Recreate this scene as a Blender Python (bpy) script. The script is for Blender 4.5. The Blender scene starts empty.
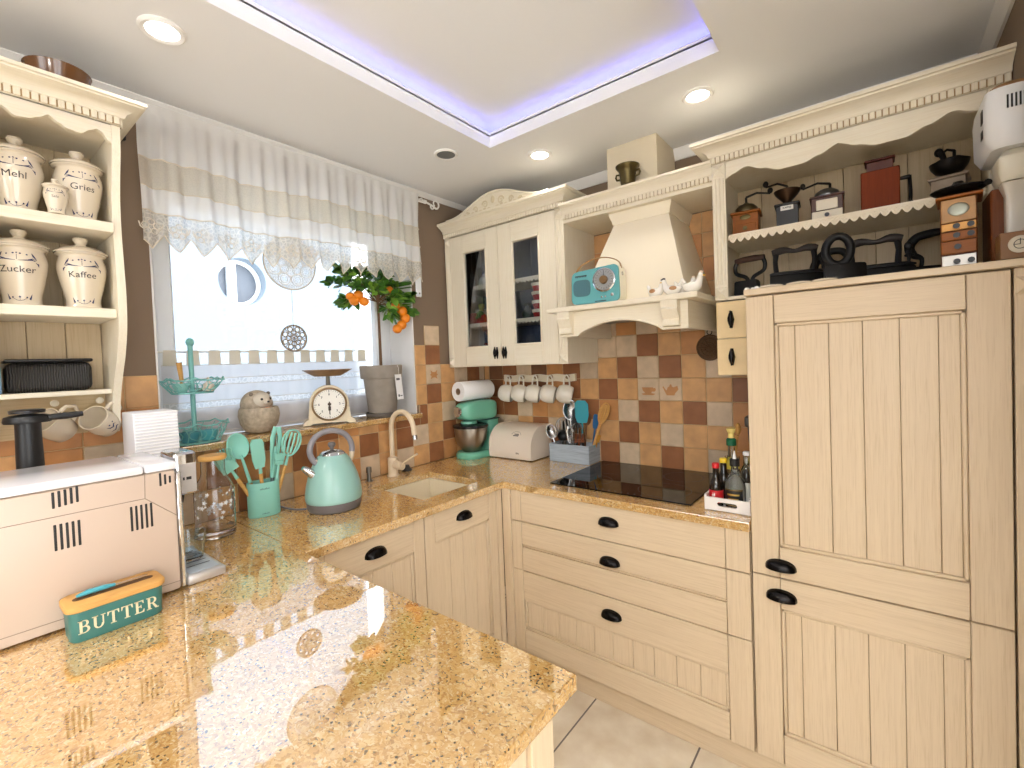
EXPOSURE = 1.06
LED_S = 6.0
SKY_S = 3.2
LENS_S = 6.0
DOWN_W = 0.35
DOWN2_W = 3.0
UP_W = 30.0
SPREAD = 110
LAMP_C = (1., .985, .97)
import bpy, bmesh, math, random
from math import sin, cos, pi, radians, sqrt
from mathutils import Vector, Matrix, noise as mnoise
random.seed(7)
SC = bpy.context.scene
COL = SC.collection
T = Matrix.Translation
def R(a, ax): return Matrix.Rotation(radians(a), 4, ax)
def lin(r, g, b, a=1.0):
    f = lambda c: ((c/255+.055)/1.055)**2.4 if c/255 > .04045 else c/255/12.92
    return (f(r), f(g), f(b), a)

# ------------------------------------------------------------------ mesh builder
class MB:
    def __init__(s): s.v = []; s.f = []; s.m = []; s.mi = 0
    def add(s, vs, fs, M=None, mi=None):
        b = len(s.v)
        s.v += [tuple(M @ Vector(v)) if M else tuple(v) for v in vs]
        for f in fs: s.f.append([i+b for i in f]); s.m.append(s.mi if mi is None else mi)
        return s
    def box(s, x0, y0, z0, x1, y1, z1, b=0.0, M=None, mi=None, seg=1):
        x0, x1 = min(x0, x1), max(x0, x1); y0, y1 = min(y0, y1), max(y0, y1); z0, z1 = min(z0, z1), max(z0, z1)
        b = min(b, .45*min(x1-x0, y1-y0, z1-z0))
        vs = [(x, y, z) for x in (x0, x1) for y in (y0, y1) for z in (z0, z1)]
        fs = [(0,1,3,2), (4,6,7,5), (0,4,5,1), (2,3,7,6), (0,2,6,4), (1,5,7,3)]
        if b > 1e-5:
            bm = bmesh.new(); q = [bm.verts.new(v) for v in vs]
            for f in fs: bm.faces.new([q[i] for i in f])
            bmesh.ops.bevel(bm, geom=list(bm.edges), offset=b, segments=seg, profile=.5, affect='EDGES')
            bm.verts.index_update()
            vs = [tuple(v.co) for v in bm.verts]; fs = [[v.index for v in f.verts] for f in bm.faces]; bm.free()
        return s.add(vs, fs, M, mi)
    def lathe(s, prof, n=24, M=None, mi=None, sx=1.0, sy=1.0, a0=0, a1=360):
        full = abs(a1-a0) >= 360; N = n if full else n+1
        vs = []; fs = []; idx = []
        for r, z in prof:
            if r < 1e-6: idx.append([len(vs)]); vs.append((0, 0, z))
            else:
                idx.append(list(range(len(vs), len(vs)+N)))
                for k in range(N):
                    a = radians(a0+(a1-a0)*k/n); vs.append((r*cos(a)*sx, r*sin(a)*sy, z))
        for i in range(len(prof)-1):
            A, B = idx[i], idx[i+1]
            for k in range(n):
                k2 = (k+1) % N
                a = [A[k], A[k2]] if len(A) > 1 else [A[0]]
                b = [B[k2], B[k]] if len(B) > 1 else [B[0]]
                if len(a)+len(b) > 2: fs.append(a+b)
        return s.add(vs, fs, M, mi)
    def cyl(s, p0, p1, r0, r1=None, n=14, mi=None, M=None):
        return s.tube([p0, p1], [r0, r0 if r1 is None else r1], n, mi=mi, M=M)
    def tube(s, pts, r, n=8, closed=False, mi=None, M=None, flat=1.0, up=None):
        P = [Vector(p) for p in pts]; L = len(P)
        rr = r if isinstance(r, (list, tuple)) else [r]*L
        tan = []
        for i in range(L):
            if closed: t = P[(i+1) % L]-P[i-1]
            else: t = P[min(i+1, L-1)]-P[max(i-1, 0)]
            tan.append(t.normalized() if t.length > 1e-9 else Vector((0, 0, 1)))
        u = Vector(up) if up else Vector((0, 0, 1))
        if abs(u.dot(tan[0])) > .95: u = Vector((1, 0, 0)) if abs(tan[0].x) < .9 else Vector((0, 1, 0))
        a = (u-tan[0]*u.dot(tan[0])).normalized()
        vs = []; fs = []
        for i in range(L):
            a = (a-tan[i]*a.dot(tan[i]))
            a = a.normalized() if a.length > 1e-6 else tan[i].orthogonal().normalized()
            b = tan[i].cross(a)
            for k in range(n):
                w = 2*pi*k/n; vs.append(tuple(P[i]+a*(rr[i]*flat*cos(w))+b*(rr[i]*sin(w))))
        for i in range(L if closed else L-1):
            j = (i+1) % L
            for k in range(n): fs.append((i*n+k, i*n+(k+1) % n, j*n+(k+1) % n, j*n+k))
        if not closed: fs.append(list(range(n))[::-1]); fs.append([(L-1)*n+k for k in range(n)])
        return s.add(vs, fs, M, mi)
    def prism(s, poly, h0, h1, plane='xy', M=None, mi=None):
        n = len(poly)
        def p(a, b, h): return {'xy': (a, b, h), 'xz': (a, h, b), 'yz': (h, a, b)}[plane]
        vs = [p(a, b, h0) for a, b in poly]+[p(a, b, h1) for a, b in poly]
        fs = [list(range(n))[::-1], [n+i for i in range(n)]]+[(i, (i+1) % n, n+(i+1) % n, n+i) for i in range(n)]
        return s.add(vs, fs, M, mi)
    def sphere(s, c, r, n=16, m=10, M=None, mi=None):
        rx, ry, rz = r if isinstance(r, (tuple, list)) else (r, r, r)
        prof = [(sin(pi*i/m), -cos(pi*i/m)) for i in range(m+1)]
        prof[0] = (0, -1); prof[-1] = (0, 1)
        mm = T(Vector(c)) @ Matrix.Diagonal((rx, ry, rz, 1))
        return s.lathe(prof, n, M=(M @ mm) if M else mm, mi=mi)
    def sweep(s, path, prof, mi=None, closed=False, M=None):
        # mouldings: path [(x,y)] walked so that 'out' is to its right; prof [(out,z)]
        L = len(path); P = [Vector((x, y)) for x, y in path]; vs = []; fs = []; m = len(prof)
        for i in range(L):
            d0 = (P[i]-P[i-1]) if (i > 0 or closed) else (P[1]-P[0])
            d1 = (P[(i+1) % L]-P[i]) if (i < L-1 or closed) else (P[i]-P[i-1])
            d0.normalize(); d1.normalize()
            n0 = Vector((d0.y, -d0.x)); n1 = Vector((d1.y, -d1.x))
            nn = (n0+n1); nn = nn/max(.2, (1+n0.dot(n1)))
            for o, z in prof: q = P[i]+nn*o; vs.append((q.x, q.y, z))
        for i in range(L if closed else L-1):
            j = (i+1) % L
            for k in range(m): fs.append((i*m+k, i*m+(k+1) % m, j*m+(k+1) % m, j*m+k))
        if not closed: fs.append(list(range(m))[::-1]); fs.append([(L-1)*m+k for k in range(m)])
        return s.add(vs, fs, M, mi)
    def grid(s, fn, nu, nv, mi=None, M=None, wrapu=False):
        vs = [fn(i/nu, j/nv) for j in range(nv+1) for i in range(nu+(0 if wrapu else 1))]
        w = nu if wrapu else nu+1
        fs = [(j*w+i, j*w+(i+1) % w, (j+1)*w+(i+1) % w, (j+1)*w+i) for j in range(nv) for i in range(nu)]
        return s.add(vs, fs, M, mi)
    def cells(s, xs, ys, keep, z0, z1, mi=None, b=0.0):
        # slab made of grid cells (lets a cut-out stay open), outer edges softened
        bm = bmesh.new(); vt = {}
        def V(i, j):
            if (i, j) not in vt: vt[(i, j)] = bm.verts.new((xs[i], ys[j], z0))
            return vt[(i, j)]
        fs = [bm.faces.new([V(i, j), V(i+1, j), V(i+1, j+1), V(i, j+1)]) for i in range(len(xs)-1) for j in range(len(ys)-1) if keep(i, j)]
        bm.normal_update()
        bmesh.ops.dissolve_limit(bm, angle_limit=.01, verts=list(bm.verts), edges=list(bm.edges))
        r = bmesh.ops.extrude_face_region(bm, geom=list(bm.faces))
        bmesh.ops.translate(bm, verts=[e for e in r['geom'] if isinstance(e, bmesh.types.BMVert)], vec=(0, 0, z1-z0))
        bmesh.ops.recalc_face_normals(bm, faces=list(bm.faces))
        if b > 0:
            ed = [e for e in bm.edges if len(e.link_faces) == 2 and e.calc_face_angle(0) > .8]
            bmesh.ops.bevel(bm, geom=ed, offset=b, segments=2, profile=.5, affect='EDGES')
        bm.verts.index_update()
        out = s.add([tuple(v.co) for v in bm.verts], [[v.index for v in f.verts] for f in bm.faces], None, mi); bm.free(); return out
    def build(s, name, mat, parent=None, angle=38, local=False, recalc=True):
        me = bpy.data.meshes.new(name)
        off = Vector((0, 0, 0))
        if parent is not None and not local:
            p = parent
            while p is not None: off += p.location; p = p.parent
        me.from_pydata([tuple(Vector(v)-off) for v in s.v], [], s.f)
        mats = mat if isinstance(mat, (list, tuple)) else [mat]
        for m in mats: me.materials.append(m)
        for p, i in zip(me.polygons, s.m): p.material_index = i
        if recalc:
            bm = bmesh.new(); bm.from_mesh(me); bmesh.ops.recalc_face_normals(bm, faces=list(bm.faces)); bm.to_mesh(me); bm.free()
        me.polygons.foreach_set('use_smooth', [True]*len(me.polygons))
        me.set_sharp_from_angle(angle=radians(angle))
        me.update()
        o = bpy.data.objects.new(name, me); COL.objects.link(o)
        if parent is not None: o.parent = parent
        return o

def tag(o, label=None, cat=None, group=None, kind=None):
    if label: o['label'] = label
    if cat: o['category'] = cat
    if group: o['group'] = group
    if kind: o['kind'] = kind
    return o
def thing(name, label, cat, loc=(0, 0, 0), rz=0, group=None):
    o = bpy.data.objects.new(name, None); COL.objects.link(o)
    o.location = loc; o.rotation_euler = (0, 0, radians(rz)); o.empty_display_size = .05
    return tag(o, label, cat, group)
def struct(name, mb, mat, parent=None, **k):
    o = mb.build(name, mat, parent, **k); o['kind'] = 'structure'; return o
def dup(root, loc, label, group=None, rz=None, scale=None):
    def cp(o, par):
        c = o.copy(); COL.objects.link(c); c.parent = par
        for ch in list(o.children): cp(ch, c)
        return c
    r = cp(root, None); r.location = loc
    if rz is not None: r.rotation_euler = (0, 0, radians(rz))
    if scale: r.scale = (scale,)*3
    r['label'] = label
    if group: r['group'] = group
    return r
def text2d(body, size, font_scale_x=1.0, bold=0.0, align='CENTER', shear=0.0):
    cu = bpy.data.curves.new('lettering', 'FONT'); cu.body = body; cu.size = size; cu.align_x = align; cu.align_y = 'CENTER'
    cu.offset = bold; cu.shear = shear; cu.resolution_u = 3
    ob = bpy.data.objects.new('lettering', cu); COL.objects.link(ob)
    dg = bpy.context.evaluated_depsgraph_get(); me = bpy.data.meshes.new_from_object(ob.evaluated_get(dg))
    vs = [(v.co.x*font_scale_x, v.co.y) for v in me.vertices]; fs = [list(p.vertices) for p in me.polygons]
    bpy.data.objects.remove(ob); bpy.data.curves.remove(cu); bpy.data.meshes.remove(me)
    return vs, fs

# ------------------------------------------------------------------ materials
MATS = {}
def nmat(name):
    m = bpy.data.materials.new(name); m.use_nodes = True; nt = m.node_tree
    return m, nt, nt.nodes['Principled BSDF'], nt.nodes['Material Output']
def N(nt, t, **k):
    n = nt.nodes.new(t)
    for a, v in k.items(): setattr(n, a, v)
    return n
def L(nt, a, b): nt.links.new(a, b)
def plain(name, col, rough=.5, metal=0., spec=.5, coat=0., emit=None, es=0., bump=0., bscale=200., var=0., vscale=8., trans=0., ior=1.5, alpha=1., sss=0.):
    m, nt, p, out = nmat(name); I = p.inputs
    I['Base Color'].default_value = col; I['Roughness'].default_value = rough; I['Metallic'].default_value = metal
    I['Specular IOR Level'].default_value = spec; I['Coat Weight'].default_value = coat; I['Coat Roughness'].default_value = .08
    I['Transmission Weight'].default_value = trans; I['IOR'].default_value = ior; I['Alpha'].default_value = alpha
    if sss: I['Subsurface Weight'].default_value = sss; I['Subsurface Radius'].default_value = (.01, .01, .01)
    if emit: I['Emission Color'].default_value = emit; I['Emission Strength'].default_value = es
    if bump or var:
        tc = N(nt, 'ShaderNodeTexCoord')
    if bump:
        nz = N(nt, 'ShaderNodeTexNoise'); nz.inputs['Scale'].default_value = bscale; nz.inputs['Detail'].default_value = 3
        L(nt, tc.outputs['Object'], nz.inputs['Vector'])
        b = N(nt, 'ShaderNodeBump'); b.inputs['Strength'].default_value = bump; b.inputs['Distance'].default_value = .002
        L(nt, nz.outputs['Fac'], b.inputs['Height']); L(nt, b.outputs['Normal'], I['Normal'])
    if var:
        nz = N(nt, 'ShaderNodeTexNoise'); nz.inputs['Scale'].default_value = vscale; nz.inputs['Detail'].default_value = 5
        L(nt, tc.outputs['Object'], nz.inputs['Vector'])
        r = N(nt, 'ShaderNodeValToRGB'); e = r.color_ramp.elements
        e[0].position = .3; e[1].position = .7
        e[0].color = tuple(c*(1-var) for c in col[:3])+(1,); e[1].color = tuple(min(1, c*(1+var)) for c in col[:3])+(1,)
        L(nt, nz.outputs['Fac'], r.inputs['Fac']); L(nt, r.outputs['Color'], I['Base Color'])
    return m
def wood(name, light, dark, grain='z', rough=.45, fine=1.0, amount=.5, coat=0., spec=.4):
    m, nt, p, out = nmat(name); p.inputs['Specular IOR Level'].default_value = spec
    tc = N(nt, 'ShaderNodeTexCoord'); mp = N(nt, 'ShaderNodeMapping')
    k = 2.4*fine; w = 95.*fine
    mp.inputs['Scale'].default_value = {'z': (w, w, k), 'h': (k, k, w), 'x': (k, w, w), 'y': (w, k, w)}[grain]
    L(nt, tc.outputs['Object'], mp.inputs['Vector'])
    n1 = N(nt, 'ShaderNodeTexNoise'); n1.inputs['Scale'].default_value = 1.3; n1.inputs['Detail'].default_value = 7; n1.inputs['Distortion'].default_value = .6
    n2 = N(nt, 'ShaderNodeTexNoise'); n2.inputs['Scale'].default_value = 5.; n2.inputs['Detail'].default_value = 2
    L(nt, mp.outputs['Vector'], n1.inputs['Vector']); L(nt, mp.outputs['Vector'], n2.inputs['Vector'])
    r1 = N(nt, 'ShaderNodeValToRGB'); e = r1.color_ramp.elements; e[0].position = .36; e[0].color = (0, 0, 0, 1); e[1].position = .6; e[1].color = (1, 1, 1, 1)
    r2 = N(nt, 'ShaderNodeValToRGB'); e = r2.color_ramp.elements; e[0].position = .33; e[0].color = (0, 0, 0, 1); e[1].position = .47; e[1].color = (1, 1, 1, 1)
    L(nt, n1.outputs['Fac'], r1.inputs['Fac']); L(nt, n2.outputs['Fac'], r2.inputs['Fac'])
    mu = N(nt, 'ShaderNodeMath', operation='MULTIPLY_ADD'); mu.inputs[1].default_value = .40; L(nt, r1.outputs['Color'], mu.inputs[0])
    ml = N(nt, 'ShaderNodeMath', operation='MULTIPLY'); ml.inputs[1].default_value = .60; L(nt, r2.outputs['Color'], ml.inputs[0]); L(nt, ml.outputs[0], mu.inputs[2])
    rr = N(nt, 'ShaderNodeValToRGB'); e = rr.color_ramp.elements
    e[0].position = 0.; e[1].position = 1.; e[1].color = light
    e[0].color = tuple(l+(d-l)*amount for l, d in zip(light[:3], dark[:3]))+(1,)
    L(nt, mu.outputs[0], rr.inputs['Fac']); L(nt, rr.outputs['Color'], p.inputs['Base Color'])
    p.inputs['Roughness'].default_value = rough; p.inputs['Coat Weight'].default_value = coat
    b = N(nt, 'ShaderNodeBump'); b.inputs['Strength'].default_value = .12; b.inputs['Distance'].default_value = .001
    L(nt, mu.outputs[0], b.inputs['Height']); L(nt, b.outputs['Normal'], p.inputs['Normal'])
    return m
def ramp(nt, stops):
    r = N(nt, 'ShaderNodeValToRGB'); e = r.color_ramp.elements
    while len(e) < len(stops): e.new(.5)
    for q, (ps, c) in zip(e, stops): q.position = ps; q.color = c
    return r
def granite(name):
    m, nt, p, out = nmat(name)
    tc = N(nt, 'ShaderNodeTexCoord')
    wn = N(nt, 'ShaderNodeTexNoise'); wn.inputs['Scale'].default_value = 60; wn.inputs['Detail'].default_value = 2
    L(nt, tc.outputs['Object'], wn.inputs['Vector'])
    sb = N(nt, 'ShaderNodeVectorMath', operation='SUBTRACT'); sb.inputs[1].default_value = (.5, .5, .5); L(nt, wn.outputs['Color'], sb.inputs[0])
    sc = N(nt, 'ShaderNodeVectorMath', operation='SCALE'); sc.inputs['Scale'].default_value = .034; L(nt, sb.outputs[0], sc.inputs[0])
    ad = N(nt, 'ShaderNodeVectorMath', operation='ADD'); L(nt, tc.outputs['Object'], ad.inputs[0]); L(nt, sc.outputs[0], ad.inputs[1])
    mp = N(nt, 'ShaderNodeMapping'); mp.inputs['Scale'].default_value = (165, 270, 220); mp.inputs['Rotation'].default_value = (0, 0, .6); L(nt, ad.outputs[0], mp.inputs['Vector'])
    v1 = N(nt, 'ShaderNodeTexVoronoi'); v1.inputs['Scale'].default_value = 1.; L(nt, mp.outputs['Vector'], v1.inputs['Vector'])
    h = N(nt, 'ShaderNodeSeparateColor'); L(nt, v1.outputs['Color'], h.inputs['Color'])
    r = ramp(nt, [(0., lin(158, 118, 66)), (.10, lin(190, 142, 80)), (.30, lin(212, 164, 94)), (.6, lin(222, 178, 108)), (.86, lin(230, 194, 132)), (1., lin(240, 216, 170))])
    L(nt, h.outputs['Red'], r.inputs['Fac'])
    v2 = N(nt, 'ShaderNodeTexVoronoi'); v2.inputs['Scale'].default_value = 150.; L(nt, tc.outputs['Object'], v2.inputs['Vector'])
    h2 = N(nt, 'ShaderNodeSeparateColor'); L(nt, v2.outputs['Color'], h2.inputs['Color'])
    gt = N(nt, 'ShaderNodeMath', operation='GREATER_THAN'); gt.inputs[1].default_value = .88; L(nt, h2.outputs['Green'], gt.inputs[0])
    ls = N(nt, 'ShaderNodeMath', operation='LESS_THAN'); ls.inputs[1].default_value = .34; L(nt, v2.outputs['Distance'], ls.inputs[0])
    mm = N(nt, 'ShaderNodeMath', operation='MULTIPLY'); L(nt, gt.outputs[0], mm.inputs[0]); L(nt, ls.outputs[0], mm.inputs[1])
    mx = N(nt, 'ShaderNodeMix', data_type='RGBA'); mx.inputs['B'].default_value = lin(84, 68, 50)
    L(nt, mm.outputs[0], mx.inputs['Factor']); L(nt, r.outputs['Color'], mx.inputs['A'])
    bn = N(nt, 'ShaderNodeTexNoise'); bn.inputs['Scale'].default_value = 6; bn.inputs['Detail'].default_value = 3; L(nt, tc.outputs['Object'], bn.inputs['Vector'])
    br = ramp(nt, [(.3, (.9, .88, .84, 1)), (.7, (1.04, 1.04, 1.04, 1))]); L(nt, bn.outputs['Fac'], br.inputs['Fac'])
    m2 = N(nt, 'ShaderNodeMix', data_type='RGBA', blend_type='MULTIPLY'); m2.inputs['Factor'].default_value = 1.
    L(nt, mx.outputs['Result'], m2.inputs['A']); L(nt, br.outputs['Color'], m2.inputs['B'])
    L(nt, m2.outputs['Result'], p.inputs['Base Color'])
    p.inputs['Roughness'].default_value = .2; p.inputs['Specular IOR Level'].default_value = .25
    g = N(nt, 'ShaderNodeBsdfGlossy'); g.inputs['Roughness'].default_value = .012; g.inputs['Color'].default_value = (1, 1, 1, 1)     # polished resin surface
    mg = N(nt, 'ShaderNodeMixShader'); mg.inputs[0].default_value = .37
    L(nt, p.outputs[0], mg.inputs[1]); L(nt, g.outputs[0], mg.inputs[2]); L(nt, mg.outputs[0], out.inputs['Surface'])
    return m
def thin_glass(name, tint=(1, 1, 1, 1), rough=.0, base=.04):
    # a pane: what is behind it, plus its mirror reflection growing towards grazing angles
    m, nt, p, out = nmat(name); nt.nodes.remove(p)
    t = N(nt, 'ShaderNodeBsdfTransparent'); t.inputs['Color'].default_value = tint
    g = N(nt, 'ShaderNodeBsdfGlossy'); g.inputs['Roughness'].default_value = rough
    fr = N(nt, 'ShaderNodeFresnel'); fr.inputs['IOR'].default_value = 1.45
    mx = N(nt, 'ShaderNodeMixShader'); L(nt, fr.outputs[0], mx.inputs[0]); L(nt, t.outputs[0], mx.inputs[1]); L(nt, g.outputs[0], mx.inputs[2])
    L(nt, mx.outputs[0], out.inputs['Surface']); return m
def cloth(name, col, see=.35, trans=.5, pattern=None, pscale=60., holes=.5):
    # woven sheer cloth / lace: fibres scatter and pass light, gaps let you look through
    m, nt, p, out = nmat(name); nt.nodes.remove(p)
    d = N(nt, 'ShaderNodeBsdfDiffuse'); d.inputs['Color'].default_value = col
    tl = N(nt, 'ShaderNodeBsdfTranslucent'); tl.inputs['Color'].default_value = col
    m1 = N(nt, 'ShaderNodeMixShader'); m1.inputs[0].default_value = trans; L(nt, d.outputs[0], m1.inputs[1]); L(nt, tl.outputs[0], m1.inputs[2])
    tr = N(nt, 'ShaderNodeBsdfTransparent'); m2 = N(nt, 'ShaderNodeMixShader')
    L(nt, m1.outputs[0], m2.inputs[1]); L(nt, tr.outputs[0], m2.inputs[2]); L(nt, m2.outputs[0], out.inputs['Surface'])
    m2.inputs[0].default_value = see
    if pattern:
        tc = N(nt, 'ShaderNodeTexCoord'); v = N(nt, 'ShaderNodeTexVoronoi'); v.inputs['Scale'].default_value = pscale
        v.feature = 'DISTANCE_TO_EDGE' if pattern == 'net' else 'F1'
        L(nt, tc.outputs['Object'], v.inputs['Vector'])
        w = N(nt, 'ShaderNodeMath', operation='SINE'); mul = N(nt, 'ShaderNodeMath', operation='MULTIPLY'); mul.inputs[1].default_value = 14. if pattern == 'rose' else 1.
        if pattern == 'rose':
            L(nt, v.outputs['Distance'], mul.inputs[0]); L(nt, mul.outputs[0], w.inputs[0]); src = w.outputs[0]; r = ramp(nt, [(.35, (see, see, see, 1)), (.6, (holes, holes, holes, 1))])
        else:
            L(nt, v.outputs['Distance'], mul.inputs[0]); src = mul.outputs[0]; r = ramp(nt, [(.06, (see, see, see, 1)), (.16, (holes, holes, holes, 1))])
        L(nt, src, r.inputs['Fac']); L(nt, r.outputs['Color'], m2.inputs[0])
    return m
def glow(name, col, s):
    m, nt, p, out = nmat(name); nt.nodes.remove(p)
    e = N(nt, 'ShaderNodeEmission'); e.inputs['Color'].default_value = col; e.inputs['Strength'].default_value = s
    L(nt, e.outputs[0], out.inputs['Surface']); return m

CREAM = lin(220, 199, 168); CREAM_D = lin(192, 166, 130)
W_V = wood('limed wood upright grain', CREAM, CREAM_D, 'z')
W_H = wood('limed wood level grain', CREAM, CREAM_D, 'h')
IV = lin(236, 226, 204); IV_D = lin(218, 202, 168)
I_V = wood('ivory wood upright grain', IV, IV_D, 'z', amount=.45)
I_H = wood('ivory wood level grain', IV, IV_D, 'h', amount=.45)
WOODS = [W_V, W_H]; IVS = [I_V, I_H]
BACKW = wood('cream boarding', lin(200, 178, 142), lin(164, 136, 96), 'z', amount=.4)  # colour darkened to stand for the shade inside the hutch
PATINA = plain('antique brown patina', lin(168, 138, 96), .8)
GROOVE = plain('dark groove line', lin(120, 92, 58), .8)
GRANITE = granite('golden speckled stone')
PAINT_BROWN = plain('taupe wall paint', lin(130, 110, 90), .85, bump=.15, bscale=400)
PAINT_WHITE = plain('white ceiling paint', lin(240, 240, 240), .9)
PAINT_REVEAL = plain('white reveal paint', lin(232, 230, 228), .8)
GROUT = plain('pale grout', lin(196, 168, 128), .9)
def tilemat(n, c): return plain('glazed tile '+n, c, .42, var=.16, vscale=14., bump=.12, bscale=60.)
TL = [GROUT, tilemat('light', lin(204, 180, 150)), tilemat('tan', lin(204, 156, 104)), tilemat('brown', lin(146, 94, 58)), tilemat('amber', lin(190, 134, 82)), tilemat('grey', lin(186, 166, 140)), tilemat('dark', lin(120, 80, 52))]
BLACK_METAL = plain('blackened iron', lin(34, 31, 30), .38, .7)
PULL = plain('dark bronze pull', lin(30, 28, 28), .25, .85)
IRON = plain('black cast iron', lin(20, 19, 19), .5, .2, spec=.35, bump=.2, bscale=150)
STEEL = plain('brushed steel', lin(190, 190, 190), .25, 1.)
CHROME = plain('polished chrome', lin(215, 218, 222), .08, 1.)
WHITE_CER = plain('white glazed ceramic', lin(238, 234, 226), .2, coat=.4)
CREAM_CER = plain('cream glazed ceramic', lin(218, 204, 180), .22, coat=.5)
BLUE_INK = plain('cobalt brush paint', lin(38, 42, 84), .4)
MINT = plain('mint enamel', lin(150, 214, 196), .3, coat=.3)
MINT_D = plain('mint silicone', lin(142, 206, 188), .55)
GLASS2 = plain('pale blue tinted glass', (.86, .95, 1, 1), .03, trans=1., ior=1.45)
TEAL = plain('teal enamel', lin(96, 158, 154), .35, coat=.2)
BEECH = wood('beech', lin(214, 164, 92), lin(176, 120, 58), 'h', .5, fine=1.5)
WALNUT = wood('walnut', lin(112, 62, 30), lin(60, 30, 14), 'z', .4, fine=1.5, spec=.2)
MAHOG = wood('mahogany', lin(122, 50, 14), lin(80, 30, 7), 'z', .5, fine=1.5, spec=.15)
OAKB = wood('amber oak', lin(150, 86, 28), lin(106, 54, 14), 'h', .4, fine=1.5, spec=.2)
BLACK = plain('black plastic', lin(22, 22, 23), .4)
GREY_PL = plain('grey plastic', lin(120, 118, 120), .45)
WHITE_PL = plain('white plastic', lin(236, 236, 236), .35)
PAPER = plain('white paper', lin(244, 243, 242), .9, bump=.3, bscale=120)
GLASS = plain('clear glass', (1, 1, 1, 1), .02, trans=1., ior=1.45)
PANE = thin_glass('window pane glass')
# ------------------------------------------------------------------ camera
cam = bpy.data.objects.new('camera', bpy.data.cameras.new('camera')); COL.objects.link(cam)
_y, _p, _r = radians(38.357), radians(-1.4198), radians(-2.2263)
_f = Vector((-sin(_y)*cos(_p), cos(_y)*cos(_p), sin(_p))); _rt = _f.cross(Vector((0, 0, 1))).normalized(); _up = _rt.cross(_f)
_r2 = _rt*cos(_r)+_up*sin(_r); _u2 = -_rt*sin(_r)+_up*cos(_r)
M4 = Matrix((_r2, _u2, -_f)).transposed().to_4x4(); M4.translation = (2.0277, -2.2652, 1.4603)
cam.matrix_world = M4
cam.data.sensor_width = 36; cam.data.lens = 461.123/1024*36; cam.data.shift_x = -.0003; cam.data.shift_y = -.0106; cam.data.clip_start = .02
SC.camera = cam
SC.view_settings.view_transform = 'Standard'; SC.view_settings.look = 'None'; SC.view_settings.gamma = 1; SC.view_settings.use_curve_mapping = False
SC.view_settings.exposure = EXPOSURE

# ------------------------------------------------------------------ shell
XR, XF, YB, ZC = 2.338, 4.4, -4.8, 2.44
WY0, WY1, WZ0, WZ1 = -1.757, -.580, 1.165, 2.27      # window opening
mb = MB()
mb.box(-.30, YB-.1, 0, 0, WY0, ZC+.2); mb.box(-.30, WY1, 0, 0, .1, ZC+.2)
mb.box(-.30, WY0, 0, 0, WY1, WZ0); mb.box(-.30, WY0, WZ1, 0, WY1, ZC+.2)
struct('wall_left', mb, PAINT_BROWN)
mb = MB().box(0, 0, 0, XR+.1, .1, ZC+.2); struct('wall_back', mb, PAINT_BROWN)
mb = MB().box(XR, -1.25, 0, XR+.1, 0, ZC+.2); struct('wall_right', mb, PAINT_BROWN)
D0, D1, D2, D3 = -3.70, -1.75, .12, 2.25                # unseen wide window added on the dining side for fill daylight
mb = MB().box(XR+.1, -1.25, 0, XF, -1.15, ZC+.2).box(XF, YB, 0, XF+.1, D0, ZC+.2).box(XF, D1, 0, XF+.1, -1.15, ZC+.2).box(XF, D0, 0, XF+.1, D1, D2).box(XF, D0, D3, XF+.1, D1, ZC+.2); struct('wall_dining', mb, plain('pale dining wall', lin(206, 194, 178), .9))
E0, E1 = 1.1, 3.7
mb = MB().box(0, YB-.1, 0, E0, YB, ZC+.2).box(E1, YB-.1, 0, XF+.1, YB, ZC+.2).box(E0, YB-.1, 0, E1, YB, .85).box(E0, YB-.1, D3, E1, YB, ZC+.2); struct('wall_front', mb, plain('pale dining wall paint', lin(206, 194, 178), .9))
# floor: large beige stone tiles
m, nt, p, out = nmat('beige stone floor tile')
tc = N(nt, 'ShaderNodeTexCoord'); br = N(nt, 'ShaderNodeTexBrick'); br.offset = 0.; br.inputs['Scale'].default_value = 1.
br.inputs['Brick Width'].default_value = .43; br.inputs['Row Height'].default_value = .43; br.inputs['Mortar Size'].default_value = .0035; br.inputs['Mortar Smooth'].default_value = .1
mp = N(nt, 'ShaderNodeMapping'); mp.inputs['Location'].default_value = (-.2, .08, 0); L(nt, tc.outputs['Object'], mp.inputs['Vector']); L(nt, mp.outputs['Vector'], br.inputs['Vector'])
nz = N(nt, 'ShaderNodeTexNoise'); nz.inputs['Scale'].default_value = 9; nz.inputs['Detail'].default_value = 6; L(nt, tc.outputs['Object'], nz.inputs['Vector'])
rp = ramp(nt, [(.3, lin(222, 206, 180)), (.7, lin(244, 234, 214))]); L(nt, nz.outputs['Fac'], rp.inputs['Fac'])
L(nt, rp.outputs['Color'], br.inputs['Color1']); L(nt, rp.outputs['Color'], br.inputs['Color2']); br.inputs['Mortar'].default_value = lin(112, 104, 96)
L(nt, br.outputs['Color'], p.inputs['Base Color']); p.inputs['Roughness'].default_value = .28
struct('floor', MB().box(-.1, YB, -.1, XF, .1, 0), m)
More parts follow.
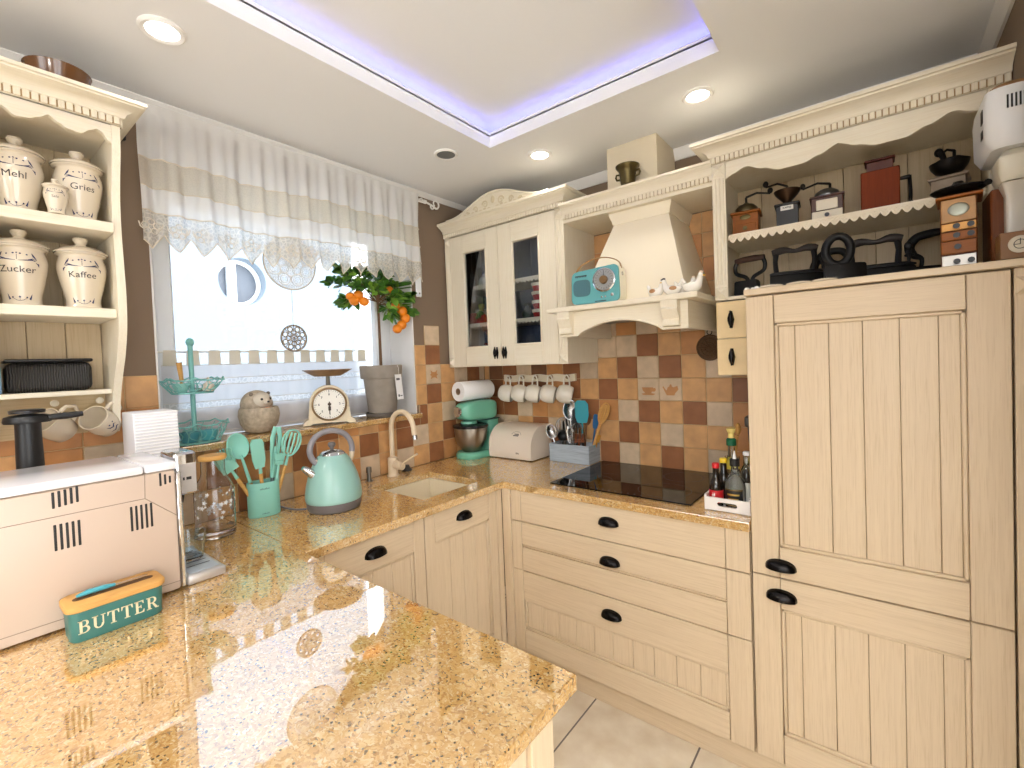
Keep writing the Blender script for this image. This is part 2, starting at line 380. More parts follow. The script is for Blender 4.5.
# lowered ceiling with an opening, the raised ceiling above it and the cove light between
OX0, OX1, OY0, OY1 = .657, 1.642, -2.62, -.632
mb = MB().cells([0, OX0, OX1, XF], [YB, OY0, OY1, 0], lambda i, j: not (i == 1 and j == 1), ZC, ZC+.056)
for a in ((OX0-.006, OY0-.006, OX0, OY1+.006), (OX1, OY0-.006, OX1+.006, OY1+.006), (OX0, OY1, OX1, OY1+.006), (OX0, OY0-.006, OX1, OY0)): mb.box(a[0], a[1], ZC+.05, a[2], a[3], ZC+.069)
struct('ceiling', mb, PAINT_WHITE)
CZ = ZC+.100
mb = MB().box(OX0-.22, OY0-.22, CZ, OX1+.22, OY1+.22, CZ+.05)
for a in ((OX0-.22, OY0-.22, OX0-.20, OY1+.22), (OX1+.20, OY0-.22, OX1+.22, OY1+.22), (OX0-.2, OY0-.22, OX1+.2, OY0-.20), (OX0-.2, OY1+.20, OX1+.2, OY1+.22)):
    mb.box(a[0], a[1], ZC+.056, a[2], a[3], CZ)
struct('ceiling_raised', mb, PAINT_WHITE)
led = glow('violet blue light strip', (.16, .17, 1., 1), LED_S)
mb = MB(); e = .030; z0, z1 = ZC+.0565, ZC+.0625
for a in ((OX0-e-.012, OY0, OX0-e, OY1), (OX1+e, OY0, OX1+e+.012, OY1), (OX0-e, OY1+e, OX1+e, OY1+e+.012), (OX0-e, OY0-e-.012, OX1+e, OY0-e)):
    mb.box(a[0], a[1], z0, a[2], a[3], z1)
tag(mb.build('light_strip', led), 'violet-blue light strip hidden in the ceiling recess', 'light strip')
# coving
cp = [(0, 0), (.028, 0), (.028, -.008), (.008, -.05), (0, -.05)]
cvp = plain('white coving paint', lin(236, 232, 226), .7)
struct('trim_1', MB().sweep([(0.0, -.0001), (XR, -.0001), (XR, -1.2)], [(o, ZC+z) for o, z in cp]), cvp)
struct('trim_3', MB().sweep([(0, YB+.002), (0, -.029)], [(o, ZC+z*.42) for o, z in cp]), cvp)
# window reveal lining
rv = MB().box(-.298, WY0-.002, WZ0+.03, .001, WY0+.004, WZ1).box(-.298, WY1-.004, WZ0+.03, .001, WY1+.002, WZ1).box(-.298, WY0, WZ1-.004, .001, WY1, WZ1+.002)
struct('trim_2', rv, PAINT_REVEAL)
# window: frame, sash, panes
WX = -.20
pv = plain('white window plastic', lin(238, 240, 242), .35)
fr = MB()
def rectframe(mb, y0, y1, z0, z1, w, x0, x1, b=.006):
    mb.box(x0, y0, z0, x1, y0+w, z1, b); mb.box(x0, y1-w, z0, x1, y1, z1, b); mb.box(x0, y0+w, z0, x1, y1-w, z0+w, b); mb.box(x0, y0+w, z1-w, x1, y1-w, z1, b)
rectframe(fr, WY0+.004, WY1-.004, WZ0+.031, WZ1-.004, .058, WX-.06, WX)
win = struct('window_1', fr, pv)
sa = MB(); rectframe(sa, WY0+.045, WY1-.045, WZ0+.075, WZ1-.05, .068, WX-.045, WX+.018, .008); struct('window_sash', sa, pv, win)
struct('window_pane', MB().box(WX-.024, WY0+.1, WZ0+.135, WX-.018, WY1-.1, WZ1-.11), PANE, win)
w2 = MB()
for q in range(2):
    a_ = D0+(D1-D0)*q/2; rectframe(w2, a_+.002, a_+(D1-D0)/2-.002, D2+.002, D3-.002, .07, XF+.02, XF+.08)
win2 = struct('added_window_2', w2, pv)
struct('window_pane', MB().box(XF+.045, D0+.07, D2+.07, XF+.051, D1-.07, D3-.07), PANE, win2)
w3 = MB(); My = R(-90, 'Z')                          # added_window_3 added unseen in the end wall for daylight on the cabinet fronts
for q in range(2):
    a_ = E0+(E1-E0)*q/2; t_ = MB(); rectframe(t_, a_+.002, a_+(E1-E0)/2-.002, .852, D3-.002, .07, .02, .08); w3.add([(y, YB-x, z) for x, y, z in t_.v], t_.f)
win3 = struct('added_window_3', w3, pv)
struct('window_pane', MB().box(E0+.07, YB-.051, .92, E1-.07, YB-.045, D3-.07), PANE, win3)
# sill of the same stone
struct('window_sill', MB().box(-.20, WY0+.004, 1.167, .034, WY1+.016, 1.195, .005, seg=2), GRANITE, angle=20)

# ------------------------------------------------------------------ tiling
PT = .1124
def tile_panel(name, plane, cols, rows, origin, get, skip=lambda c, r: False, clip=None):
    mb = MB()
    for c in cols:
        for r in rows:
            mi = get(c, r)
            if mi is None: continue
            a0, a1 = origin[0]+c*PT, origin[0]+(c+1)*PT; z0, z1 = origin[1]+r*PT, origin[1]+(r+1)*PT
            if clip:
                a0, a1 = max(a0, clip[0]), min(a1, clip[1]); z0, z1 = max(z0, clip[2]), min(z1, clip[3])
                if a1-a0 < .008 or z1-z0 < .008: continue
            g = .0014
            if plane == 'y':
                mb.box(a0, -.0045, z0, a1, 0.002, z1, mi=0); mb.box(a0+g, -.008, z0+g, a1-g, -.001, z1-g, .0022, mi=mi)
            else:
                mb.box(-.002, a0, z0, .0045, a1, z1, mi=0); mb.box(.001, a0+g, z0+g, .008, a1-g, z1-g, .0022, mi=mi)
    return struct(name, mb, TL)
# 1 light 2 tan 3 brown 4 amber 5 grey 6 dark
HB = {0: {-8: 3, -7: 2, -6: 1, -5: 4, -4: 3, -3: 2, -2: 1, -1: 3, 0: 1, 1: 2, 2: 3, 3: 2, 4: 5, 5: 4, 6: 2},
      1: {-8: 1, -7: 1, -6: 2, -5: 3, -4: 1, -3: 4, -2: 2, -1: 2, 0: 3, 1: 2, 2: 1, 3: 2, 4: 2, 5: 4, 6: 2},
      2: {-8: 3, -7: 3, -6: 1, -5: 4, -4: 2, -3: 4, -2: 3, -1: 4, 0: 1, 1: 3, 2: 2, 3: 3, 4: 1, 5: 4, 6: 3},
      3: {-8: 6, -7: 4, -6: 3, -5: 6, -4: 4, -3: 3, -2: 2, -1: 3, 0: 2, 1: 1, 2: 1, 3: 2, 4: 2, 5: 3, 6: 3},
      4: {-8: 6, -7: 3, -6: 1, -5: 6, -4: 4, -3: 3, -2: 5, -1: 2, 0: 3, 1: 1, 2: 3, 3: 2, 4: 1, 5: 2, 6: 2},
      5: {-2: 4, -1: 1, 0: 1, 1: 3, 2: 2, 3: 4, 4: 5, 5: 2, 6: 2}}
rt = random.Random(5)
def hob(c, r):
    if r in HB and c in HB[r]: return HB[r][c]
    if r >= 6: return rt.choice([2, 2, 1, 2, 4])
    return rt.choice([1, 2, 3, 4])
tile_panel('wall_back_tiling', 'y', range(-9, 7), range(0, 11), (.948, .9), hob, clip=(.008, 1.69, .9, 2.12))
WL = {(-5, 6): 1, (-6, 5): 2, (-5, 5): 3, (-6, 4): 2, (-5, 4): 1, (-4, 4): 2, (-6, 3): 2, (-5, 3): 3, (-4, 3): 2, (-6, 2): 3, (-5, 2): 2, (-4, 2): 1, (-3, 2): 3, (-2, 2): 2, (-6, 1): 1, (-5, 1): 2, (-4, 1): 3, (-3, 1): 2, (-2, 1): 4, (-6, 0): 2, (-5, 0): 3, (-4, 0): 4, (-3, 0): 2,
      (-7, 1): 3, (-7, 0): 1, (-8, 1): 2, (-8, 0): 2, (-9, 1): 3, (-9, 0): 1, (-10, 1): 2, (-10, 0): 4, (-11, 0): 5, (-11, 1): 4, (-12, 0): 2, (-12, 1): 3, (-13, 0): 5, (-13, 1): 2, (-14, 0): 3, (-14, 1): 4, (-15, 0): 2, (-15, 1): 3, (-16, 0): 1, (-16, 1): 2}
def wlt(c, r):
    a = .058+c*PT
    if c <= -7:
        if a > WY0-.02 and r > 2: return None
        if a <= WY0-.02 and r > 4: return None
        if r == 2 and a > WY0-.02: return rt.choice([2, 3, 4])
        return WL.get((c, r), 2 if r == 4 else rt.choice([2, 3, 4, 5]))
    if c >= -4: return WL.get((c, r), rt.choice([2, 3, 4, 1])) if r <= 4 else None
    if c == -5: return WL.get((c, r), 2) if r <= 6 else None
    return WL.get((c, r), 2) if r <= 5 else None
ORG = (.058, .9)
tile_panel('wall_left_tiling', 'x', range(-22, 0), range(0, 2), ORG, wlt, clip=(-2.3, -.008, .9, 1.9))
tile_panel('wall_left_tiling', 'x', range(-22, 0), [2], ORG, wlt, clip=(WY0-.001, WY1+.0195, .9, 1.166))
tile_panel('wall_left_tiling', 'x', range(-6, 0), [2], ORG, wlt, clip=(WY1+.02, -.008, .9, 1.9))
tile_panel('wall_left_tiling', 'x', range(-6, 0), range(3, 8), ORG, wlt, clip=(WY1, -.008, .9, 1.9))
tile_panel('wall_left_tiling', 'x', range(-22, -15), range(2, 5), ORG, wlt, clip=(-2.3, WY0-.0015, .9, 1.9))
# relief motifs pressed into three tiles
def blob(mb, pts, c, s, plane, d, mi=0):
    P = [(c[0]+x*s, c[1]+z*s) for x, z in pts]
    mb.prism(P, d[0], d[1], 'xz' if plane == 'y' else 'yz', mi=mi)
cup = [(-.40, .16), (.30, .16), (.30, .10), (.42, .14), (.46, .0), (.36, -.1), (.24, -.08), (.16, -.18), (.42, -.22), (.30, -.30), (-.32, -.30), (-.44, -.22), (-.20, -.18), (-.34, -.04)]
pot = [(-.46, .20), (-.40, .22), (-.28, .02), (-.22, -.02), (-.16, .16), (-.06, .22), (-.02, .34), (.06, .34), (.08, .22), (.18, .16), (.40, .26), (.46, .04), (.28, -.16), (.22, -.30), (-.22, -.30), (-.28, -.18), (-.36, -.02)]
paw = [(-.30, .30), (-.14, .16), (.14, .16), (.30, .30), (.24, .06), (.36, -.02), (.22, -.12), (.30, -.32), (.10, -.22), (-.10, -.22), (-.30, -.32), (-.22, -.12), (-.36, -.02), (-.24, .06)]
for nm, P, c, pl, d in (('tile_motif', cup, (1.117, 1.290), 'y', (-.0088, -.006)), ('tile_motif', pot, (1.229, 1.290), 'y', (-.0088, -.006)), ('tile_motif', paw, (-.336-PT+.002, 1.405), 'x', (.006, .0088))):
    b = MB(); blob(b, P, c, .085, pl, d); struct(nm, b, TL[4])

# ------------------------------------------------------------------ outdoors
hb = plain('pale blue house plaster', lin(120, 134, 148), .9, bump=.1)
hs = MB(); NX = -5.0
yc, zc, ry, rz = .55, 2.745, .315, .33
n = 40; ring = [(yc+ry*cos(2*pi*k/n), zc+rz*sin(2*pi*k/n)) for k in range(n)]
Y0, Y1, Z0, Z1 = -4.5, 2.30, -2.6, 8.0
outer = []
for y, z in ring:
    dy, dz = y-yc, z-zc; t = min(((Y1-yc) if dy > 0 else (yc-Y0))/max(abs(dy), 1e-6), ((Z1-zc) if dz > 0 else (zc-Z0))/max(abs(dz), 1e-6)); outer.append((yc+dy*t, zc+dz*t))
vs = [(NX, y, z) for y, z in ring]+[(NX, y, z) for y, z in outer]+[(NX-.28, y, z) for y, z in ring]
fs = [(k, (k+1) % n, n+(k+1) % n, n+k) for k in range(n)]+[(k, (k+1) % n, 2*n+(k+1) % n, 2*n+k) for k in range(n)]
hs.add(vs, fs)
for cy, cz in ((Y0, Z0), (Y0, Z1), (Y1, Z0), (Y1, Z1)):
    pass
hs.box(NX-3, Y1-.02, Z0, NX-.001, Y1, Z1)
# corners of the facade between the radial strips
for k in range(n):
    a, b = outer[k], outer[(k+1) % n]
    if abs(a[0]-b[0]) > 1e-6 and abs(a[1]-b[1]) > 1e-6:
        cy = Y1 if max(a[0], b[0]) > yc else Y0; cz = Z1 if max(a[1], b[1]) > zc else Z0
        hs.add([(NX, *a), (NX, *b), (NX, cy, cz)], [(0, 1, 2)])
house = thing('neighbour_house', 'pale blue plastered house with round window seen through the kitchen window', 'house', (NX, 0, Z0))
hs.build('wall', hb, house)
wf = MB(); wf.tube([(NX-.2, y, z) for y, z in [(yc+(ry-.02)*cos(2*pi*k/n), zc+(rz-.02)*sin(2*pi*k/n)) for k in range(n)]], .035, 6, closed=True); wf.box(NX-.23, yc-.14, zc-rz, NX-.17, yc-.02, zc+rz)
rw = wf.build('round_window', pv, house)
MB().lathe([(0, -.01), (.33, -.01), (.33, .01), (0, .01)], 32, M=T(Vector((NX-.24, yc, zc))) @ R(90, 'Y')).build('pane', plain('grey reflecting glass', lin(84, 92, 104), .3), rw)
sh = thing('garden_building', 'distant pale building with pink chimney beyond the corner of the blue house', 'building', (-14, 9, -2.6))
MB().box(-16, 6.6, -2.6, -13.5, 11, 3.0).build('wall', plain('pale far plaster', lin(226, 232, 238), .9), sh)
MB().prism([(6.4, 3.0), (11.2, 3.0), (8.8, 3.9)], -16.1, -13.4, 'yz').build('roof', plain('far grey roof', lin(200, 204, 210), .9), sh)
MB().box(-14.2, 6.9, 3.0, -13.8, 7.3, 4.0).build('chimney', plain('pink brick', lin(226, 190, 180), .9), sh)
struct('ground_outside', MB().box(-30, -20, -2.8, -.4, 30, -2.6), plain('pale paving', lin(200, 200, 196), .9))
w = bpy.data.worlds.new('sky'); SC.world = w; w.use_nodes = True
bg = w.node_tree.nodes['Background']; bg.inputs['Color'].default_value = (.93, .97, 1.0, 1); bg.inputs['Strength'].default_value = SKY_S

# ------------------------------------------------------------------ ceiling lights
LENS = glow('warm white lamp lens', (1., .94, .86, 1), LENS_S)
TRIM = plain('white lamp trim', lin(238, 236, 232), .3)
def downlight(x, y, label, power=DOWN_W, spread=SPREAD):
    t = thing('ceiling_light', label, 'ceiling light', (x, y, ZC), 0, 'recessed ceiling lights')
    MB().lathe([(.058, .0), (.058, -.004), (.052, -.009), (.041, -.006), (.040, .0)], 32).build('trim_ring', TRIM, t, local=True)
    MB().lathe([(0, -.005), (.0405, -.004), (.0405, -.001), (0, -.001)], 28).build('lens', LENS, t, local=True)
    if power <= 0: return t
    ld = bpy.data.lights.new('lamp', 'AREA'); ld.shape = 'DISK'; ld.size = .075; ld.energy = power; ld.color = LAMP_C; ld.spread = radians(spread)
    lo = bpy.data.objects.new('lamp', ld); COL.objects.link(lo); lo.parent = t; lo.location = (0, 0, -.011)
downlight(.452, -1.812, 'lit ceiling light nearest the wall hutch and the curtain')
downlight(.785, -.420, 'lit ceiling light above the glass-door cabinet')
downlight(1.512, -.420, 'lit ceiling light between the ceiling recess and the coffee mill shelf')
for k, (x, y) in enumerate(((1.95, -2.75), (.5, -3.0), (1.3, -3.6), (2.6, -3.9), (3.5, -2.2), (3.6, -3.6))):  # out-of-view lights, added to brighten the room
    downlight(x, y, 'added unseen ceiling light brightening the dining side, %s' % ['behind the viewer', 'over the far wall shelf side', 'past the recess', 'near the end wall', 'near the nook wall', 'in the far corner'][k], DOWN2_W, 150)
fl = thing('fill_floor_lamp', 'added unseen uplighter floor lamp brightening the ceiling from behind the viewer', 'floor lamp', (2.7, -3.7, 0))  # unseen uplighter, added only to lift the ceiling brightness
MB().lathe([(0, 0), (.15, 0), (.15, .012), (.03, .025), (.014, .03), (.012, 1.70), (0, 1.70)], 28).build('stand', STEEL, fl, local=True)
MB().lathe([(.012, 1.70), (.08, 1.72), (.15, 1.79), (.155, 1.79), (.085, 1.71), (.012, 1.69)], 32).build('lamp_bowl', TRIM, fl, local=True)
ld = bpy.data.lights.new('uplight', 'AREA'); ld.shape = 'DISK'; ld.size = .22; ld.energy = UP_W; ld.color = (1., .97, .93)
lo = bpy.data.objects.new('uplight', ld); COL.objects.link(lo); lo.parent = fl; lo.location = (0, 0, 1.785); lo.rotation_euler = (pi, 0, 0)
sp = thing('ceiling_speaker', 'round grey-meshed ceiling speaker above the curtain end', 'speaker', (.466, -.726, ZC))
MB().lathe([(.056, 0), (.056, -.004), (.050, -.008), (.043, -.006), (.043, 0)], 32).build('trim_ring', TRIM, sp, local=True)
MB().lathe([(0, -.006), (.0425, -.004), (.0425, -.001), (0, -.001)], 28).build('grille', plain('grey speaker mesh', lin(120, 122, 122), .6, bump=.8, bscale=700), sp, local=True)
# ------------------------------------------------------------------ cabinet helpers (fronts face -y or +x)
def FM(o, face):
    # local (u along the front, d out of the front, z up) -> world
    if face == '-y': return Matrix(((1, 0, 0, o[0]), (0, -1, 0, o[1]), (0, 0, 1, o[2]), (0, 0, 0, 1)))
    return Matrix(((0, 1, 0, o[0]), (1, 0, 0, o[1]), (0, 0, 1, o[2]), (0, 0, 0, 1)))   # face +x: u = +y
def planks(mb, M, u0, u1, z0, z1, d0, d1, n, mi=0, first=None):
    w = (u1-u0)/n if first is None else None
    es = [u0+(u1-u0)*k/n for k in range(n+1)] if first is None else first
    for a, b in zip(es[:-1], es[1:]): mb.box(a+.0006, d0, z0, b-.0006, d1, z1, .0016, M=M, mi=mi)
def panel_front(M, u0, u1, z0, z1, st=.078, rt=.085, rb=.085, n=6, t=.02, es=None):
    # frame and recessed tongue-and-groove boards; materials: 0 upright, 1 level grain
    mb = MB(); b = .002; g = .0007
    mb.box(u0, 0, z0, u0+st-g, t, z1, b, M=M, mi=0); mb.box(u1-st+g, 0, z0, u1, t, z1, b, M=M, mi=0)
    mb.box(u0+st+g, 0, z1-rt, u1-st-g, t, z1, b, M=M, mi=1); mb.box(u0+st+g, 0, z0, u1-st-g, t, z0+rb, b, M=M, mi=1)
    a0, a1, c0, c1 = u0+st, u1-st, z0+rb, z1-rt; q = .011
    for (x0, y0, x1, y1, mi) in ((a0, c0, a0+q, c1, 0), (a1-q, c0, a1, c1, 0), (a0, c0, a1, c0+q, 1), (a0, c1-q, a1, c1, 1)):
        mb.box(x0, 0, y0, x1, t-.006, y1, .003, M=M, mi=mi)
    planks(mb, M, a0+q, a1-q, c0+q, c1-q, 0, t-.011, n, 0, es)
    mb.box(a0, .0, c0, a1, t-.015, c1, M=M, mi=2)
    return mb
FW = [W_V, W_H, GROOVE]; FI = [I_V, I_H, GROOVE]
def cup_pull(M, u, z, parent, w=.086, name='handle'):
    mb = MB()
    def f(a, b):
        th = pi*a; ph = pi/2*b
        return (u-w/2*cos(th), .004+.026*sin(th)**.8*sin(ph)+.0, z-.012+.030*sin(th)**.7*cos(ph)*1.0)
    mb.grid(f, 20, 8, M=M)
    mb.grid(lambda a, b: (lambda p: (p[0]*.93+u*.07, p[1]-.002, p[2]-.0015))(f(a, b)), 20, 8, M=M)
    mb.prism([(u-w/2*cos(pi*k/16)*1.02, z-.012+.031*sin(pi*k/16)**.7) for k in range(17)], .0, .004, 'xz', M=M)
    o = mb.build(name, PULL, parent); o['label'] = 'dark metal cup handle'; return o
def drop_pull(M, u, z, parent):
    mb = MB()
    pr = [(0, -.034), (.004, -.031), (.0035, -.027), (.006, -.022), (.0105, -.006), (.0105, .006), (.006, .022), (.0035, .027), (.004, .031), (0, .034)]
    mb.lathe(pr, 14, M=M @ T(Vector((u, .022, z))), sy=.8)
    mb.tube([(u, 0, z), (u, .02, z)], .004, 8, M=M)
    mb.prism([(u+.007*s*1.0*(1-abs(k)/5)+.0025*s, z+k*.0065) for s, rng in ((1, range(-5, 6)), (-1, range(5, -6, -1))) for k in rng], 0, .003, 'xz', M=M)
    o = mb.build('handle', PULL, parent); o['label'] = 'dark metal drop handle'; return o
def cornice(mb, path, z0, z1, out, mi=1):
    h = z1-z0
    pr = [(-.012, 0), (0, 0), (.004, h*.04), (.004, h*.30), (.010, h*.34), (.014, h*.50), (out*.55, h*.68), (out*.85, h*.78), (out*.88, h*.84), (out, h*.86), (out, h), (-.012, h)]
    mb.sweep(path, [(o_, z0+z_) for o_, z_ in pr], mi=mi)
def dentils(mb, p0, p1, z0, z1, out, step, normal, gap=.0035, mi=0):
    a, b = Vector(p0), Vector(p1); Ln = (b-a).length; d = (b-a)/Ln; n = int(Ln/step); s = Ln/n; N2 = Vector(normal)
    bk = b+N2*.0015; mb.box(a.x, a.y, z0, bk.x, bk.y, z1, 0, mi=2)
    for k in range(n):
        q0 = a+d*(s*k+gap/2); q1 = a+d*(s*(k+1)-gap/2)
        c0 = q0; c1 = q1+N2*out
        mb.box(c0.x, c0.y, z0, c1.x, c1.y, z1, .001, mi=mi)
def pilaster(mb, M, u0, u1, z0, z1, t=.02, mi=0):
    w = u1-u0
    mb.box(u0, 0, z0, u1, t, z1, .0015, M=M, mi=mi)
    for zc in (z0+.028, z1-.028):                       # diamond blocks
        c = (u0+u1)/2; r = w*.46; h = .022
        mb.add([(c-r, t, zc-h), (c+r, t, zc-h), (c+r, t, zc+h), (c-r, t, zc+h), (c, t+.016, zc)], [(0, 1, 4), (1, 2, 4), (2, 3, 4), (3, 0, 4)], M=M, mi=mi)
    fw = w/3.6
    for k in range(3):                                   # reeded shaft
        c = u0+w*.5+(k-1)*fw
        mb.tube([(c, t-.001, z0+.058), (c, t-.001, z1-.058)], fw*.40, 8, M=M, mi=mi)
def scallop(mb, M, u0, u1, ztop, drops, d0, d1, mi=1, n=60):
    def dr(t):
        t = abs(2*t-1); t = 1-t                          # 0 at the ends, 1 at the centre
        for (a, b), (c, e) in zip(drops[:-1], drops[1:]):
            if a <= t <= c:
                s = (t-a)/(c-a); s = s*s*(3-2*s) if c < .93 else 1-(1-s)**1.0 if False else s*s*(3-2*s)*.4+s*.6; return b+(e-b)*s
        return drops[-1][1]
    us = [u0+(u1-u0)*k/n for k in range(n+1)]
    zs = [ztop-dr(k/n) for k in range(n+1)]
    vs = [(u, d, z) for d in (d0, d1) for u, z in zip(us, zs)]+[(u, d, ztop) for d in (d0, d1) for u in us]
    m = n+1; fs = []
    for k in range(n):
        fs += [(k, k+1, 2*m+k+1, 2*m+k), (m+k, m+k+1, 3*m+k+1, 3*m+k), (k, k+1, m+k+1, m+k), (2*m+k, 2*m+k+1, 3*m+k+1, 3*m+k)]
    fs += [(0, 2*m, 3*m, m), (n, 2*m+n, 3*m+n, m+n)]
    mb.add(vs, fs, M, mi)

# ------------------------------------------------------------------ worktops
CT, CB = .900, .868
CFY, CFX = -.617, .643
xs = [.009, .175, .535, CFX, 1.6905]; ys = [-1.571, -1.008, -.660, CFY, -.009]
mb = MB().cells(xs, ys, lambda i, j: not (i == 1 and j == 1) and not (i == 3 and j < 3), CB, CT, b=.0025)
wt = mb.build('worktop', GRANITE, angle=20); tag(wt, 'golden speckled stone worktop running round the corner under window and cooktop', 'worktop')
pn = MB().box(.009, -2.62, CB, 1.600, -1.5722, CT, .004, seg=2).build('worktop', GRANITE, angle=20); tag(pn, 'golden speckled stone top of the peninsula with the window mirrored in it', 'worktop')
# sink bowl under the cut-out
sk = thing('sink', 'cream inset sink bowl under the tall beige tap', 'sink', (.355, -.834, .72))
sm = plain('cream composite sink', lin(236, 222, 192), .35)
b = MB(); x0, x1, y0, y1, zb, t = .163, .547, -1.02, -.648, .715, .011
b.box(x0, y0, zb, x1, y1, zb+t); b.box(x0, y0, zb+t, x0+t, y1, CB-.001, .003); b.box(x1-t, y0, zb+t, x1, y1, CB-.001, .003); b.box(x0+t, y0, zb+t, x1-t, y0+t, CB-.001, .003); b.box(x0+t, y1-t, zb+t, x1-t, y1, CB-.001, .003)
b.build('basin', sm, sk)
b = MB().lathe([(.0, .002), (.03, .002), (.038, .004), (.042, 0), (.0, 0)], 24, M=T(Vector((.355, -.834, zb+t)))).build('drain', STEEL, sk); b['label'] = 'steel drain'
b = MB().lathe([(.016, 0), (.018, .004), (.012, .006), (0, .003)], 20, M=T(Vector((.1745, -.872, .818))) @ R(90, 'Y')).build('overflow', BLACK_METAL, sk); b['label'] = 'dark round overflow'

# ------------------------------------------------------------------ base units
# wide drawer unit under the cooktop
du = thing('drawer_cabinet', 'wide cream base cabinet of three drawers under the cooktop', 'cabinet', (1.18, -.3, 0))
MB().box(.669, -.578, .112, 1.687, -.01, .866).build('body', W_V, du)
M = FM((0, -.578, 0), '-y'); u0, u1 = .670, 1.686; st = .056; sr_ = .076
def dr_front(z0, z1, kind):
    b = MB(); g = .0008; t = .02
    b.box(u0, 0, z0, u0+st-g, t, z1, .0018, M=M, mi=0); b.box(u1-sr_+g, 0, z0, u1, t, z1, .0018, M=M, mi=0)
    a, c = u0+st+g, u1-sr_-g
    if kind == 0: b.box(a, 0, z0, c, t, z1, .0018, M=M, mi=1)
    elif kind == 1:
        zm = z0+.108
        b.box(a, 0, zm+.014, c, t, z1, .0018, M=M, mi=1); b.box(a, 0, z0, c, t, zm, .0018, M=M, mi=1)
        b.box(a, 0, zm, c, t-.007, zm+.014, .003, M=M, mi=1); b.box(a, 0, zm+.005, c, t-.004, zm+.009, .001, M=M, mi=1)
    else:
        rt, rb = .135, .10; q = .011
        b.box(a, 0, z1-rt, c, t, z1, .0018, M=M, mi=1); b.box(a, 0, z0, c, t, z0+rb, .0018, M=M, mi=1)
        for (x0, y0, x1, y1) in ((a, z0+rb, a+q, z1-rt), (c-q, z0+rb, c, z1-rt), (a, z0+rb, c, z0+rb+q), (a, z1-rt-q, c, z1-rt)): b.box(x0, 0, y0, x1, t-.006, y1, .003, M=M, mi=1)
        planks(b, M, a+q, c-q, z0+rb+q, z1-rt-q, 0, t-.011, 10); b.box(a, 0, z0+rb, c, t-.015, z1-rt, M=M, mi=2)
    return b
for z0, z1, k, hz in ((.7225, .8635, 0, .803), (.494, .7185, 1, .643), (.116, .490, 2, .425)):
    d = dr_front(z0, z1, k).build('drawer', FW, du)
    cup_pull(FM((0, -.598, 0), '-y'), 1.172, hz, d)
# corner post and plinths
cpst = thing('corner_post', 'narrow cream corner post between sink door and wide drawers', 'cabinet trim', (.64, -.6, .11))
b = MB().box(.622, -.606, .112, .6685, -.585, .8665, .0015, mi=0).box(.600, -.640, .112, .620, -.606, .8665, .0015); b.build('post', FW, cpst)
pl = MB().box(.552, -.552, .001, 2.29, -.535, .1105, .001).box(.552, -1.62, .001, .569, -.5525, .1105, .001)
tag(pl.build('plinth', W_H), 'cream plinth strip along the floor under the base cabinets', 'plinth')
# window run: sink unit and the unit beside the peninsula
def door_unit(name, label, y0, y1, n, hz, es=None, hx=None):
    t = thing(name, label, 'cabinet', (.3, (y0+y1)/2, 0))
    Z1 = .866 if name != 'sink_cabinet' else .70
    MB().box(.05, y0+.001, .112, .597, y1-.001, Z1).build('body', W_V, t)
    M = FM((.598, 0, 0), '+x'); z0, z1, st, t_ = .116, .8635, .052, .02
    b = MB(); g = .0008; zr = .742
    b.box(y0+.001, 0, z0, y0+st, t_, z1, .0018, M=M, mi=0); b.box(y1-st, 0, z0, y1-.001, t_, z1, .0018, M=M, mi=0)
    a, c = y0+st+g, y1-st-g
    b.box(a, 0, zr, c, t_, z1, .0018, M=M, mi=1); b.box(a, 0, z0, c, t_, z0+.085, .0018, M=M, mi=1)
    q = .011
    for (p0, r0, p1, r1) in ((a, z0+.085, a+q, zr), (c-q, z0+.085, c, zr), (a, z0+.085, c, z0+.085+q), (a, zr-q, c, zr)): b.box(p0, 0, r0, p1, t_-.006, r1, .003, M=M, mi=0)
    planks(b, M, a+q, c-q, z0+.085+q, zr-q, 0, t_-.011, n); b.box(a, 0, z0+.085, c, t_-.015, zr, M=M, mi=2)
    d = b.build('door', FW, t)
    cup_pull(FM((.618, 0, 0), '+x'), hx if hx else (y0+y1)/2, hz, d)
    return t
door_unit('sink_cabinet', 'cream planked cabinet with one cup handle directly under the sink', -1.079, -.642, 4, .808, hx=-.862)
door_unit('base_cabinet', 'cream planked cabinet half hidden behind the peninsula corner', -1.552, -1.082, 4, .803, hx=-1.309)
pb = thing('peninsula_cabinet', 'cream wooden base carrying the peninsula worktop', 'cabinet', (1.0, -2.1, 0))
b = MB().box(.625, -2.55, .0, 1.545, -1.600, .867, .001, mi=0); Mx = FM((1.545, 0, 0), '+x')
b.box(-1.664, 0, .0, -1.599, .018, .867, .002, M=Mx, mi=0); b.box(-2.55, 0, .0, -2.48, .018, .867, .002, M=Mx, mi=0); planks(b, Mx, -2.479, -1.666, .0, .867, 0, .008, 11)
b.build('body', FW, pb)

